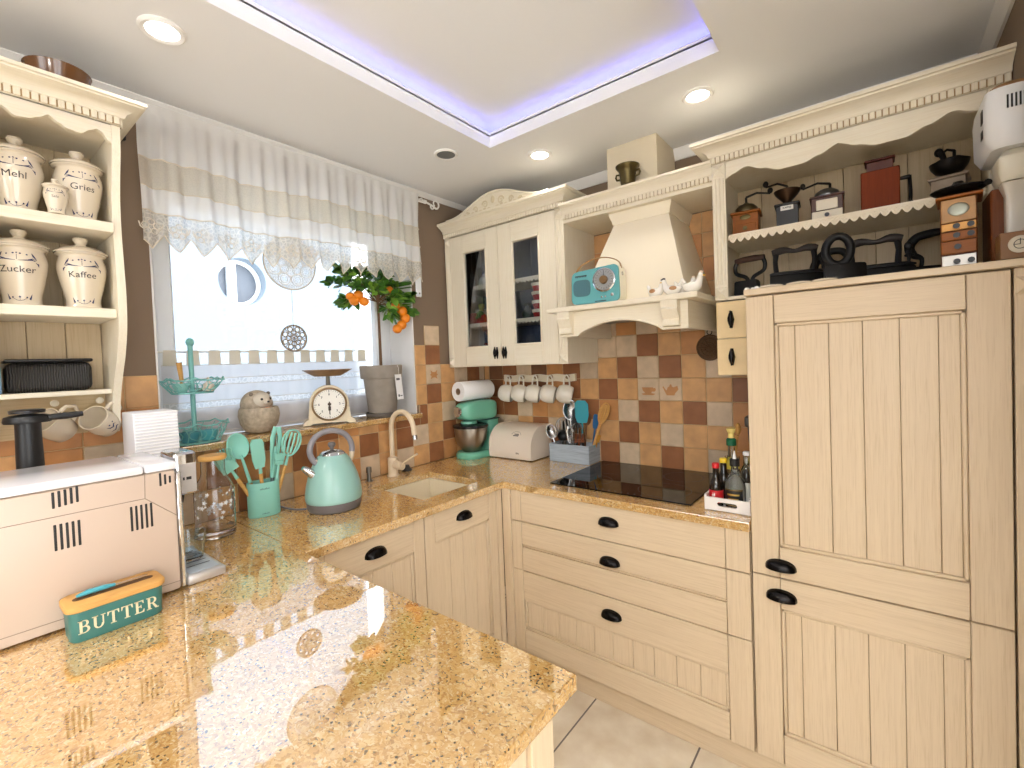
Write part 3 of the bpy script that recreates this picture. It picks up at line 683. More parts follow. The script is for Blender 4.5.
# ------------------------------------------------------------------ tall fridge housing
fc = thing('fridge_cabinet', 'tall cream planked fridge cabinet with two doors', 'cabinet', (2.0, -.3, 0))
b = MB().box(1.6915, -.578, .112, 2.292, -.01, 1.643, mi=0); b.box(2.296, -.598, .0, 2.337, -.01, 1.643, .002, mi=0)
Mp = FM((0, -.598, 0), '-y'); c = 2.3165; r = .018; zc = 1.600; h = .022
b.add([(c-r, 0, zc-h), (c+r, 0, zc-h), (c+r, 0, zc+h), (c-r, 0, zc+h), (c, .016, zc)], [(0, 1, 4), (1, 2, 4), (2, 3, 4), (3, 0, 4)], M=Mp)
b.build('body', FW, fc)
b = MB().box(1.6905, -.612, 1.6445, 2.337, -.009, 1.6645, .002, mi=1); b.build('top_board', [W_V, W_H], fc)
M = FM((0, -.578, 0), '-y')
es = [1.784, 1.831, 1.920, 2.000, 2.080, 2.160, 2.2]
d = panel_front(M, 1.693, 2.291, .733, 1.640, .080, .090, .098, es=[1.784, 1.828, 1.915, 1.996, 2.078, 2.158, 2.200]).build('door', FW, fc)
cup_pull(FM((0, -.598, 0), '-y'), 1.776, .775, d)
d = panel_front(M, 1.693, 2.291, .116, .7285, .080, .098, .098, es=[1.784, 1.828, 1.915, 1.996, 2.078, 2.158, 2.200]).build('door', FW, fc)
cup_pull(FM((0, -.598, 0), '-y'), 1.776, .677, d)

# ------------------------------------------------------------------ small drawers left of the fridge
sd = thing('wall_mounted_drawer_unit', 'two little cream drawers with drop handles beside the fridge top', 'cabinet', (1.6, -.2, 1.37))
MB().box(1.537, -.332, 1.374, 1.6895, -.009, 1.662, .001).build('body', I_V, sd)
for z0, z1 in ((1.376, 1.516), (1.5185, 1.659)):
    d = MB().box(1.5385, -.350, z0, 1.689, -.332, z1, .002).build('drawer', [plain('pale beech drawer front', lin(232, 206, 156), .45, var=.05, vscale=20)], sd)
    drop_pull(FM((0, -.350, 0), '-y'), 1.594, (z0+z1)/2, d)

# ------------------------------------------------------------------ open shelf cabinet with the mills
oc = thing('open_shelf_cabinet', 'cream open wall shelf with scalloped top above the fridge', 'shelf', (1.93, -.2, 1.665))
X0, X1 = 1.536, 2.336
b = MB().box(X0, -.330, 1.6655, X0+.020, -.0095, 2.190).box(X1-.020, -.330, 1.6655, X1, -.0095, 2.190).box(X0+.02, -.33, 2.165, X1-.02, -.0095, 2.190, mi=1)
b.box(X0+.02, -.345, 1.6655, 1.70, -.0095, 1.678, mi=1)
b.build('body', IVS, oc)
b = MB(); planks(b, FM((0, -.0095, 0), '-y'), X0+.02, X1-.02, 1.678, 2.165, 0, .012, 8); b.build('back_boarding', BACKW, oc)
for a in (X0, X1-.048):
    b = MB(); pilaster(b, FM((0, -.330, 0), '-y'), a, a+.048, 1.667, 2.190); b.build('pilaster', I_V, oc)
DROPS = [(0, .064), (.06, .052), (.2, .036), (.36, .058), (.52, .078), (.70, .078), (.86, .062), (1., .040)]
b = MB(); scallop(b, FM((0, -.330, 0), '-y'), X0+.049, X1-.049, 2.190, DROPS, 0, .016); b.build('scalloped_valance', IVS, oc)
b = MB(); cornice(b, [(X0, -.010), (X0, -.350), (X1, -.350)], 2.190, 2.268, .062)
b.box(X0, -.35, 2.19, X1, -.0095, 2.20, mi=1); b.build('cornice', IVS, oc)
b = MB(); dentils(b, (X0, -.354), (X1, -.354), 2.192, 2.214, .006, .0165, (0, -1)); dentils(b, (X0-.004, -.345), (X0-.004, -.05), 2.192, 2.214, .006, .0165, (-1, 0)); b.build('dentil_strip', [I_V, I_H, PATINA], oc)
sh = MB().box(X0+.0205, -.322, 1.897, X1-.0205, -.022, 1.915, .002, mi=1).build('shelf', IVS, oc)
b = MB(); nn = 26
for k in range(nn):
    a = X0+.051+(X1-X0-.102)*k/nn; wd = (X1-X0-.102)/nn
    b.prism([(a, 1.917), (a+wd, 1.917), (a+wd, 1.899), (a+wd*.8, 1.890), (a+wd*.5, 1.884), (a+wd*.2, 1.890), (a, 1.899)], -.3255, -.3235, 'xz')
    for q in range(3): b.tube([(a+wd*(.25+.25*q)+.005*cos(2*pi*j/8), -.326, 1.905-.007*(q == 1)+.005*sin(2*pi*j/8)) for j in range(8)], .0014, 5, closed=True)
b.build('crochet_edging', plain('cream crochet', lin(240, 228, 204), .9, bump=.5, bscale=500), sh)

# ------------------------------------------------------------------ hood with mantel, bridge cornice, duct box
hd = thing('range_hood', 'cream chimney hood with mantel shelf above the cooktop', 'range hood', (1.18, -.25, 1.57))
plaster = plain('smooth ivory plaster', lin(242, 230, 204), .6, bump=.1, bscale=40)
b = MB()
def frus(b, a, z0, c, z1):
    (x0, x1, y0) = a; (x2, x3, y1) = c; yb = -.0095
    b.add([(x0, yb, z0), (x0, y0, z0), (x1, y0, z0), (x1, yb, z0), (x2, yb, z1), (x2, y1, z1), (x3, y1, z1), (x3, yb, z1)], [(0, 1, 5, 4), (1, 2, 6, 5), (2, 3, 7, 6), (3, 0, 4, 7), (0, 3, 2, 1), (4, 5, 6, 7)])
frus(b, (.945, 1.445, -.40), 1.6925, (1.088, 1.338, -.275), 2.075)
b.build('hood_shell', plaster, hd)
b = MB(); b.sweep([(1.085, -.0095), (1.085, -.278), (1.341, -.278), (1.341, -.0095)], [(-.02, 2.070), (.004, 2.070), (.006, 2.085), (.014, 2.105), (.016, 2.1205), (-.02, 2.1205)]); b.build('collar', plaster, hd)
b = MB().box(.862, -.525, 1.670, 1.520, -.0095, 1.692, .003, mi=1); b.build('mantel_shelf', IVS, hd)
MM = FM((0, -.472, 0), '-y')
b = MB(); x0, x1 = .905, 1.475; za, zt = 1.562, 1.669; arch = []
for k in range(25):
    t = k/24; x = 1.00+(1.375-1.00)*t; s = sin(pi*t); arch.append((x, za+.052*s**.75))
P = [(x0, zt), (x0, za)]+[(.985, za)]+arch+[(1.39, za), (x1, za), (x1, zt)]
b.prism(P, .0, .018, 'xz', M=MM, mi=1); b.box(x1-.018, -.472, za, x1, -.0095, zt, .001, mi=1); b.box(x0, -.472, za, x0+.018, -.0095, zt, .001, mi=1)
b.tube([(x, .019, z+.004) for x, z in arch], .0035, 6, M=MM)
b.build('apron', IVS, hd)
b = MB().box(x0+.019, -.465, 1.640, x1-.019, -.02, 1.655); o = b.build('filter_panel', plain('grey filter metal', lin(150, 148, 144), .4, .6), hd); o['label'] = 'grey metal filter panel under the hood'
for a in (.918, 1.385):
    b = MB(); pr = [(0, 1.669), (.040, 1.669), (.040, 1.655), (.036, 1.645), (.040, 1.636), (.028, 1.615), (.018, 1.600), (.024, 1.588), (.022, 1.575), (0, 1.570)]
    b.prism([(-.490-o_, z) for o_, z in pr], a, a+.062, 'yz', mi=0); b.build('corbel', IVS, hd)
bc = thing('bridge_cornice', 'cream cornice board bridging over the hood between the wall cabinets', 'cornice', (1.18, -.2, 2.12))
b = MB().box(.8415, -.322, 2.1215, 1.5345, -.0095, 2.136, .001, mi=1); b.build('board', IVS, bc)
b = MB(); cornice(b, [(.8420, -.322), (1.5340, -.322)], 2.136, 2.208, .040); b.build('cornice_moulding', IVS, bc)
b = MB(); dentils(b, (.8420, -.326), (1.5340, -.326), 2.138, 2.160, .006, .0165, (0, -1)); b.build('dentil_strip', [I_V, I_H, PATINA], bc)
dx = MB().box(1.045, -.245, 2.137, 1.284, -.0095, ZC-.001, .001).build('duct_box', plain('cream duct boxing', lin(226, 212, 184), .7)); tag(dx, 'plain cream duct box rising to the ceiling above the hood', 'duct box')

# ------------------------------------------------------------------ glass-door wall cabinet
gc = thing('glass_door_cabinet', 'ivory wall cabinet with two glazed doors and arched crest in the corner', 'cabinet', (.42, -.16, 1.44))
X0, X1, ZB, ZT, YF = .0095, .8405, 1.4395, 2.205, -.300
b = MB().box(X0, YF, ZB, X0+.018, -.0095, ZT).box(X1-.018, YF, ZB, X1, -.0095, ZT).box(X0+.018, YF, ZB, X1-.018, -.0095, ZB+.02, mi=1).box(X0+.018, YF, ZT-.02, X1-.018, -.0095, ZT, mi=1).box(X0+.018, YF, 1.83-.0, X0+.02, YF+.01, 1.84)
b.build('body', IVS, gc)
b = MB(); planks(b, FM((0, -.0095, 0), '-y'), X0+.018, X1-.018, ZB+.02, ZT-.02, 0, .008, 8); b.build('back_boarding', plain('blue grey cabinet back', lin(96, 108, 128), .8), gc)
for a, w_ in ((X0, .040), (X1-.050, .050)):
    b = MB(); pilaster(b, FM((0, YF, 0), '-y'), a, a+w_, ZB, ZT); b.build('pilaster', I_V, gc)
SHZ = (1.690, 1.905)
for z in SHZ:
    b = MB().box(X0+.019, YF+.012, z-.016, X1-.019, -.02, z, .001, mi=1); s_ = b.build('shelf', IVS, gc)
    b = MB(); nn = 34
    for k in range(nn):
        wd = (X1-X0-.05)/nn; a = X0+.025+wd*k
        b.prism([(a, z), (a+wd, z), (a+wd, z-.016), (a+wd*.5, z-.030), (a, z-.016)], YF+.009, YF+.0115, 'xz')
    b.build('paper_lace_edging', plain('white paper lace', lin(236, 226, 204), .9), s_)
XM = .4185
for k, (a, c) in enumerate(((X0+.042, XM-.0015), (XM+.0015, X1-.052))):
    M = FM((0, YF, 0), '-y'); b = MB(); z0, z1 = ZB+.002, ZT-.003; st, rt, rb = .098, .098, .105; g = .0008; t = .02
    if k == 0: sl, sr = .100, .084
    else: sl, sr = .090, .096
    b.box(a, 0, z0, a+sl, t, z1, .0018, M=M, mi=0); b.box(c-sr, 0, z0, c, t, z1, .0018, M=M, mi=0)
    b.box(a+sl+g, 0, z1-rt, c-sr-g, t, z1, .0018, M=M, mi=1); b.box(a+sl+g, 0, z0, c-sr-g, t, z0+rb, .0018, M=M, mi=1)
    for (p0, r0, p1, r1) in ((a+sl, z0+rb, a+sl+.009, z1-rt), (c-sr-.009, z0+rb, c-sr, z1-rt), (a+sl, z0+rb, c-sr, z0+rb+.009), (a+sl, z1-rt-.009, c-sr, z1-rt)): b.box(p0, .004, r0, p1, t+.004, r1, .003, M=M, mi=1)
    d = b.build('door', FI, gc)
    MB().box(a+sl+.002, .006, z0+rb+.002, c-sr-.002, .009, z1-rt-.002, M=M).build('glass', thin_glass('cabinet glass', (.92, .94, .96, 1)), d)
    drop_pull(FM((0, YF-.02, 0), '-y'), c-.028 if k == 0 else a+.030, ZB+.072, d)
b = MB(); cornice(b, [(X0+.0, -.322), (X1, -.322), (X1, -.0095)], ZT, ZT+.078, .055); b.box(X0, -.322, ZT, X1, -.0095, ZT+.012, mi=1); b.box(X0, -.34, ZT+.066, X1, -.0095, ZT+.078, mi=1)
b.build('cornice', IVS, gc)
b = MB(); dentils(b, (X0, -.326), (X1, -.326), ZT+.002, ZT+.022, .006, .0165, (0, -1)); dentils(b, (X1+.004, -.32), (X1+.004, -.05), ZT+.002, ZT+.022, .006, .0165, (1, 0)); b.build('dentil_strip', [I_V, I_H, PATINA], gc)
zb = ZT+.079; x0, x1 = .045, .770; P = [(x0, zb)]
for k in range(41):
    t = k/40; s = abs(2*t-1); hgt = .022+(.083)*(.5+.5*cos(pi*min(1, s/.92)))**1.0
    P.append((x0+(x1-x0)*t, zb+hgt))
P.append((x1, zb))
b = MB(); b.prism(P, -.330, -.308, 'xz', mi=1)
b.tube([(x, -.332, z-.004) for x, z in P[1:-1]], .006, 8, mi=1)
cr = b.build('crest', IVS, gc)
b = MB(); cx_ = (x0+x1)/2
for sgn in (-1, 1):
    for (ux, uz, r0, tw) in ((.055, .045, .022, 1.4), (.125, .034, .017, 1.3), (.185, .024, .011, 1.1)):
        b.tube([(cx_+sgn*(ux+r0*(1-j/22)*cos(j*tw*pi/9)), -.331, zb+uz+r0*(1-j/22)*sin(j*tw*pi/9)) for j in range(20)], [.0042*(1-j/28) for j in range(20)], 6)
    for j in range(7): b.sphere((cx_+sgn*(.03+.03*j), -.331, zb+.020+.004*(j % 2)), (.012, .003, .005), 8, 6)
b.sphere((cx_, -.331, zb+.06), (.014, .005, .02), 10, 8)
b.build('carving', plain('shaded ivory carving', lin(216, 200, 166), .6), cr)  # same ivory as the crest; relief shading put into a darker colour

# ------------------------------------------------------------------ hutch with the storage jars
hu = thing('wall_hutch', 'cream open wall hutch with curved side and storage jars beside the window', 'shelf', (.15, -2.03, 1.27))
YA, YE = -2.185, -1.885
side = [(0, 1.283), (.075, 1.283), (.095, 1.31), (.100, 1.35), (.118, 1.40), (.155, 1.46), (.205, 1.53), (.240, 1.61), (.252, 1.70), (.246, 1.80), (.240, 1.90), (.245, 1.99), (.262, 2.06), (.282, 2.13), (.290, 2.195), (0, 2.195)]
def smooth(P, n=4):
    out = []
    for i in range(len(P)-1):
        p0, p1, p2, p3 = P[max(i-1, 0)], P[i], P[i+1], P[min(i+2, len(P)-1)]
        for k in range(n):
            t = k/n; out.append(tuple(.5*(2*b_+(c_-a_)*t+(2*a_-5*b_+4*c_-d_)*t*t+(3*b_-a_-3*c_+d_)*t**3) for a_, b_, c_, d_ in zip(p0, p1, p2, p3)))
    return out+[P[-1]]
sp_ = [side[0]]+smooth(side[1:-1])+[side[-1]]
sp_ = [(x+.001, z) for x, z in sp_]
for y0, y1 in ((YE-.020, YE), (YA, YA+.020)):
    b = MB(); b.prism([(x, z) for x, z in sp_], y0, y1, 'xz'); b.build('side_panel', I_V, hu)
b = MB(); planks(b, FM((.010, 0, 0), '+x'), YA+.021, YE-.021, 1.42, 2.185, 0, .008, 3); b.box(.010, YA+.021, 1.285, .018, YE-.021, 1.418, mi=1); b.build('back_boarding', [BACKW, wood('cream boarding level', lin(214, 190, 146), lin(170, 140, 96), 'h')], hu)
for z, dp, th in ((1.917, .262, .030), (1.665, .236, .028), (1.424, .118, .015)):
    MB().box(.019, YA+.021, z-th, dp, YE-.021, z, .002, mi=1).build('shelf', IVS, hu)
MB().box(.019, YA+.021, 2.175, .27, YE-.021, 2.195, mi=1).build('top_board', IVS, hu)
HD = [(0, .052), (.06, .046), (.16, .026), (.24, .022), (.34, .030), (.52, .047), (.70, .044), (.86, .034), (1., .020)]
b = MB(); scallop(b, FM((.271, 0, 0), '+x'), YA+.0205, YE-.0205, 2.195, HD, 0, .016); b.build('scalloped_valance', IVS, hu)
b = MB(); cornice(b, [(.001, YA), (.292, YA), (.292, YE), (.001, YE)], 2.196, 2.262, .055); b.box(.001, YA, 2.196, .292, YE, 2.21, mi=1); b.box(.001, YA-.03, 2.252, .32, YE+.03, 2.262, mi=1); b.build('cornice', IVS, hu)
b = MB(); dentils(b, (.296, YA), (.296, YE), 2.198, 2.218, .006, .0165, (1, 0)); dentils(b, (.28, YE+.004), (.02, YE+.004), 2.198, 2.218, .006, .0165, (0, 1)); b.build('dentil_strip', [I_V, I_H, PATINA], hu)
for y in (-1.925, -2.03):
    MB().lathe([(.005, 0), (.005, .02), (.010, .026), (.010, .034), (0, .038)], 14, M=T(Vector((.018, y, 1.387))) @ R(90, 'Y')).build('peg', I_V, hu)
# ------------------------------------------------------------------ serif lettering for the butter dish
def rect(x0, y0, x1, y1): return [(x0, y0), (x1, y0), (x1, y1), (x0, y1)]
def arcring(cx, cy, rx, ry, tx, ty, a0, a1, n=14):
    out = []
    for k in range(n):
        a, b = radians(a0+(a1-a0)*k/n), radians(a0+(a1-a0)*(k+1)/n)
        out.append([(cx+(rx-tx)*cos(a), cy+(ry-ty)*sin(a)), (cx+rx*cos(a), cy+ry*sin(a)), (cx+rx*cos(b), cy+ry*sin(b)), (cx+(rx-tx)*cos(b), cy+(ry-ty)*sin(b))])
    return out
SG = {
 'B': (.72, [rect(.0, 0, .36, .06), rect(0, .94, .36, 1), rect(.09, 0, .25, 1), rect(.25, .49, .40, .55)]+arcring(.36, .755, .27, .245, .14, .06, -90, 90)+arcring(.36, .27, .33, .27, .15, .06, -90, 90)),
 'U': (.80, [rect(0, .94, .36, 1), rect(.52, .94, .80, 1), rect(.10, .32, .26, 1), rect(.62, .32, .70, 1)]+arcring(.40, .33, .30, .33, .14, .07, 180, 360)),
 'T': (.76, [rect(.20, 0, .56, .06), rect(.30, 0, .46, 1), rect(.02, .94, .74, 1), [(.02, .70), (.06, .70), (.13, .94), (.02, .94)], [(.74, .70), (.70, .70), (.63, .94), (.74, .94)]]),
 'E': (.70, [rect(0, 0, .60, .06), rect(0, .94, .60, 1), rect(.09, 0, .25, 1), rect(.25, .48, .42, .54), rect(.40, .38, .45, .64), [(.64, .26), (.60, .26), (.50, .06), (.62, 0)], [(.61, .74), (.57, .74), (.48, .94), (.60, 1)]]),
 'R': (.82, [rect(0, 0, .34, .06), rect(0, .94, .36, 1), rect(.09, 0, .25, 1), rect(.25, .46, .40, .52), [(.34, .48), (.48, .50), (.74, .06), (.58, 0)], rect(.58, 0, .82, .06)]+arcring(.36, .73, .31, .27, .15, .06, -90, 90))}
def serif(word, h, gap=.10):
    x = 0; out = []
    for ch in word:
        w, P = SG[ch]; out += [[((x+a)*h, b*h) for a, b in q] for q in P]; x += w+gap
    W = (x-gap)*h; return [[(a-W/2, b) for a, b in q] for q in out]
bd = thing('butter_dish', 'teal butter dish with wooden lid and BUTTER lettering', 'butter dish', (.656, -2.024, CT))
b = MB()
def rrect(x0, y0, x1, y1, r, n=6):
    P = []
    for cx, cy, a in ((x1-r, y1-r, 0), (x0+r, y1-r, 90), (x0+r, y0+r, 180), (x1-r, y0+r, 270)):
        P += [(cx+r*cos(radians(a+90*k/n)), cy+r*sin(radians(a+90*k/n))) for k in range(n+1)]
    return P
def loft(b, rings, cap=True, mi=None):
    n = len(rings[0][0]); vs = []; fs = []
    for P, z in rings: vs += [(x, y, z) for x, y in P]
    for i in range(len(rings)-1):
        for k in range(n): fs.append((i*n+k, i*n+(k+1) % n, (i+1)*n+(k+1) % n, (i+1)*n+k))
    if cap: fs += [list(range(n))[::-1], [(len(rings)-1)*n+k for k in range(n)]]
    b.add(vs, fs, mi=mi)
TEALB = plain('teal painted tin', lin(58, 118, 112), .4, bump=.05)
loft(b, [(rrect(.618, -2.103, .694, -1.946, .018), CT+.0006), (rrect(.616, -2.105, .696, -1.944, .018), CT+.004), (rrect(.614, -2.107, .698, -1.942, .018), .9655)]); b.build('tin', TEALB, bd)
b = MB(); loft(b, [(rrect(.611, -2.110, .701, -1.939, .020), .9665), (rrect(.609, -2.112, .703, -1.937, .021), .969), (rrect(.609, -2.112, .703, -1.937, .021), .978), (rrect(.612, -2.109, .700, -1.940, .020), .9805)]); l_ = b.build('lid', BEECH, bd)
b = MB(); b.prism([(.656+.011*cos(t), -2.024+(.060 if sin(t) > 0 else -.060)+.011*sin(t)) for t in [2*pi*k/24 for k in range(24)]], .9806, .9810); b.build('knife_recess', plain('shaded slot wood', lin(96, 66, 36), .7), l_)  # flat sheet on the lid; its dark colour paints the slot's shade
b = MB()
for P in serif('BUTTER', .0275): b.add([(.6989, -2.024+u, .9195+v) for u, v in P]+[(.6975, -2.024+u, .9195+v) for u, v in P], [list(range(len(P)))]+[(i, (i+1) % len(P), len(P)+(i+1) % len(P), len(P)+i) for i in range(len(P))])
b.build('lettering', plain('cream lettering', lin(224, 214, 178), .5), bd)
kn = thing('butter_knife', 'small butter knife with teal handle lying in the lid slot', 'knife', (.656, -2.024, .982))
b = MB(); b.tube([(.656, -2.088, .987), (.655, -2.070, .989), (.655, -2.040, .989), (.656, -2.022, .988)], [.004, .0075, .007, .0045], 10, flat=.75); b.build('handle', plain('turquoise handle', lin(72, 160, 176), .35), kn)
b = MB(); b.prism([(.653, -2.023), (.6595, -2.023), (.6605, -1.985), (.659, -1.966), (.654, -1.962), (.652, -1.985)], .9868, .9880); b.build('blade', STEEL, kn)

# ------------------------------------------------------------------ utensil crock
CX_, CY_ = .140, -1.475
cr_ = thing('utensil_crock', 'mint oval utensil crock standing below the window sill', 'crock', (CX_, CY_, CT+.0005), -14)
def oval(rx, ry, n=32): return [(rx*cos(2*pi*k/n), ry*sin(2*pi*k/n)) for k in range(n)]
b = MB(); loft(b, [(oval(.036, .055), 0), (oval(.038, .057), .003), (oval(.038, .057), .130), (oval(.037, .056), .132), (oval(.0345, .0535), .131), (oval(.0345, .0535), .006)], cap=False); b.add([(x, y, 0) for x, y in oval(.036, .055)], [list(range(32))]); b.add([(x, y, .006) for x, y in oval(.0345, .0535)], [list(range(32))])
b.build('pot', MINT_D, cr_, local=True)
b = MB()
for z, w, h in ((.106, .034, .007), (.012, .026, .005)):
    for k in range(int(w/.0042)):
        v = -w/2+.0042*k; 
        b.add([(.0385*cos((v+q)/.085)+.0002, (v+q)*1.0, z+r) for q, r in ((0, 0), (.0026, 0), (.0026, h*(.6+.4*((k*7) % 3)/2)), (0, h*(.6+.4*((k*7) % 3)/2)))], [(0, 1, 2, 3)])
b.build('small_print', plain('grey green print', lin(92, 128, 118), .6), cr_, local=True)
def frame_to(base, head):
    a, h = Vector(base), Vector(head); z = (h-a).normalized(); x = Vector((1, 0, 0))-z*z.x; x.normalize(); y = z.cross(x)
    m = Matrix((x, y, z)).transposed().to_4x4(); m.translation = a; return m, (h-a).length
def utensil(name, label, base, head, hw, hl, kind, mat=MINT_D, hmat=BEECH, grp='mint utensils in the crock', hr=.0075, cat='utensil', split=.5):
    M, ln = frame_to(base, head); M = M @ R(-50 if grp.startswith('kitchen') else 0, 'Z'); t = thing(name, label, cat, tuple(base), 0, grp); off = T(-Vector(base))
    Mx = off @ M
    s = ln-hl
    MB().tube([(0, 0, 0), (0, 0, s*split)], [hr, hr*.9], 10, M=Mx, flat=.7).build('handle', hmat, t, local=True)
    b = MB(); b.tube([(0, 0, s*split+.0005), (0, 0, s*.9), (0, 0, s+.012)], [hr*.9, hr*.75, hr*.6], 10, M=Mx, flat=.7)
    h = MB()
    if kind == 'flat':
        P = [(-hw*.35, s), (-hw*.5, s+hl*.3), (-hw*.5, s+hl*.88), (-hw*.3, s+hl), (hw*.3, s+hl*.97), (hw*.5, s+hl*.8), (hw*.5, s+hl*.3), (hw*.35, s)]
        h.prism(P, -.003, .003, 'yz', M=Mx)
    elif kind == 'slot':
        n = 24; P = [(hw*.5*sin(2*pi*k/n)*(1-.12*cos(2*pi*k/n)), s+hl*.5-hl*.5*cos(2*pi*k/n)) for k in range(n)]
        h.tube([(0, a, c) for a, c in P], .0042, 6, closed=True, M=Mx)
        for q in (-.30, -.1, .1, .30): h.tube([(0, hw*q*.9, s+.012), (0, hw*q*1.2, s+hl*.5), (0, hw*q, s+hl-.010)], .0048, 6, M=Mx, flat=.6)
    elif kind == 'spoon':
        n = 20
        h.grid(lambda u, v: (-.014*(1-v*v)*(1 if True else 0)+.002, hw*.5*v*sin(2*pi*u), s+hl*.5-hl*.5*v*cos(2*pi*u)), n, 6, M=Mx, wrapu=True)
        h.grid(lambda u, v: (-.014*(1-v*v)-.002, hw*.5*v*sin(2*pi*u), s+hl*.5-hl*.5*v*cos(2*pi*u)), n, 6, M=Mx, wrapu=True)
        h.tube([(0, hw*.5*sin(2*pi*k/n), s+hl*.5-hl*.5*cos(2*pi*k/n)) for k in range(n)], .0028, 6, closed=True, M=Mx)
    elif kind == 'fork':
        h.grid(lambda u, v: (-.010*(1-(2*u-1)**2)*v, hw*.9*(u-.5), s+hl*.55*v-.02*v*(2*u-1)**2), 10, 6, M=Mx)
        h.grid(lambda u, v: (-.010*(1-(2*u-1)**2)*v+.005, hw*.9*(u-.5), s+hl*.55*v-.02*v*(2*u-1)**2), 10, 6, M=Mx)
        for k in range(7):
            q = (k-3)/6; h.tube([(0, hw*q*.85, s+hl*.5-.02*(2*q)**2), (.008, hw*q*1.0, s+hl*.8-.015*(2*q)**2), (.026, hw*q*1.05, s+hl-.012*(2*q)**2)], [.0052, .0046, .0034], 6, M=Mx)
    elif kind == 'tongs':
        for sg in (-1, 1): h.tube([(0, sg*.004, s*.5), (0, sg*.013, s), (0, sg*.016, s+hl*.5), (0, sg*.006, s+hl)], [.006, .007, .008, .010], 8, M=Mx, flat=.5)
    elif kind == 'whisk':
        for k in range(6):
            a = pi*k/6; h.tube([(hw*.5*sin(pi*j/12)*cos(a)*(1 if True else 0), hw*.5*sin(pi*j/12)*sin(a), s+hl*(1-cos(pi*j/12))/2) for j in range(13)], .0016, 5, M=Mx); h.tube([(-hw*.5*sin(pi*j/12)*cos(a), -hw*.5*sin(pi*j/12)*sin(a), s+hl*(1-cos(pi*j/12))/2) for j in range(13)], .0016, 5, M=Mx)
    elif kind == 'brush':
        h.box(-.006, -hw*.5, s, .006, hw*.5, s+hl*.4, .003, M=Mx)
        for k in range(9):
            for r in (-1, 1): h.tube([(r*.003, hw*(-.44+.11*k), s+hl*.4), (r*.004, hw*(-.46+.115*k), s+hl)], .0022, 5, M=Mx)
    elif kind == 'ladle':
        h.lathe([(hw*.5, 0), (hw*.48, -hw*.2), (hw*.3, -hw*.42), (0, -hw*.5), (0, -hw*.47), (hw*.28, -hw*.39), (hw*.45, -hw*.2), (hw*.47, 0)], 20, M=Mx @ T(Vector((0, 0, s+hl*.5))) @ R(100, 'Y'))
    for q in (b, h):
        pass
    b2 = MB(); b2.add(b.v, b.f); b2.add(h.v, h.f); b2.build('head', mat, t, local=True)
    return t
zb0 = CT+.008
utensil('pasta_fork', 'mint toothed pasta fork leaning farthest out of the crock', (.138, -1.495, zb0+.02), (.128, -1.622, 1.178), .060, .095, 'fork', split=.8)
utensil('serving_spoon', 'round mint serving spoon standing behind the pasta fork', (.122, -1.488, zb0+.02), (.095, -1.552, 1.225), .074, .098, 'spoon')
utensil('spatula', 'flat mint spatula with upright blade in the crock', (.156, -1.478, zb0+.02), (.172, -1.505, 1.205), .047, .115, 'flat', split=.86)
utensil('tongs', 'mint kitchen tongs with grey arms in the crock', (.138, -1.452, zb0+.02), (.130, -1.405, 1.235), .03, .09, 'tongs', hmat=plain('grey green metal', lin(120, 136, 136), .4, .6))
utensil('slotted_spoon', 'mint slotted spoon leaning towards the kettle', (.150, -1.440, zb0+.02), (.150, -1.345, 1.215), .074, .105, 'slot', split=.8)
utensil('turner', 'narrow mint turner between spatula and tongs', (.118, -1.470, zb0+.02), (.105, -1.468, 1.195), .034, .085, 'flat')
utensil('whisk', 'grey green balloon whisk behind the slotted spoon', (.120, -1.440, zb0+.02), (.108, -1.395, 1.200), .046, .10, 'whisk', mat=plain('mint wire', lin(132, 178, 168), .4))
utensil('pastry_brush', 'mint pastry brush low in front of the slotted spoon', (.160, -1.452, zb0+.02), (.178, -1.420, 1.135), .034, .045, 'brush')

# ------------------------------------------------------------------ kettle
KX, KY = .300, -1.272
kt = thing('kettle', 'mint dome kettle with grey loop handle and chrome lid', 'kettle', (KX, KY, CT+.0005))
DG = plain('warm grey plastic', lin(104, 98, 96), .4)
MB().lathe([(0, 0), (.094, 0), (.099, .003), (.102, .010), (.1045, .036), (0, .036)], 40).build('base', DG, kt, local=True)
kp = [(.1045, .0365), (.1065, .040), (.108, .050), (.1075, .068), (.103, .098), (.095, .130), (.083, .162), (.070, .190), (.058, .208), (.050, .216), (0, .216)]
MB().lathe([(0, .0365)]+kp, 44).build('body', plain('mint satin enamel', lin(148, 190, 180), .28, coat=.3), kt, local=True)
MB().lathe([(0, .2165), (.0505, .2165), (.048, .222), (.036, .230), (.018, .235), (0, .236)], 32).build('lid', CHROME, kt, local=True)
MB().lathe([(0, .2365), (.007, .2365), (.008, .243), (.013, .248), (.0155, .256), (.012, .264), (0, .267)], 20).build('lid_knob', DG, kt, local=True)
Rk = R(-6, 'Z')
hp = [(0, -.066, .190), (0, -.083, .215), (0, -.088, .242), (0, -.080, .272), (0, -.058, .297), (0, -.022, .310), (0, .016, .309), (0, .052, .293), (0, .076, .266), (0, .085, .236), (0, .084, .214)]
b = MB(); b.tube(smooth(hp, 4), .0115, 10, M=Rk); b.build('handle', plain('grey loop handle', lin(138, 134, 138), .4), kt, local=True)
b = MB(); b.tube([(0, .084, .216), (0, .082, .196), (0, .074, .176)], [.0115, .010, .008], 10, M=Rk).tube([(0, -.072, .205), (0, -.066, .192), (0, -.058, .186)], [.011, .010, .009], 10, M=Rk); b.build('handle_mount', plain('cream handle mount', lin(214, 196, 170), .4), kt, local=True)
b = MB(); b.tube([(0, -.070, .140), (0, -.088, .158), (0, -.108, .174), (0, -.118, .182)], [.026, .022, .016, .010], 16, M=Rk, flat=.8); b.build('spout', CHROME, kt, local=True)
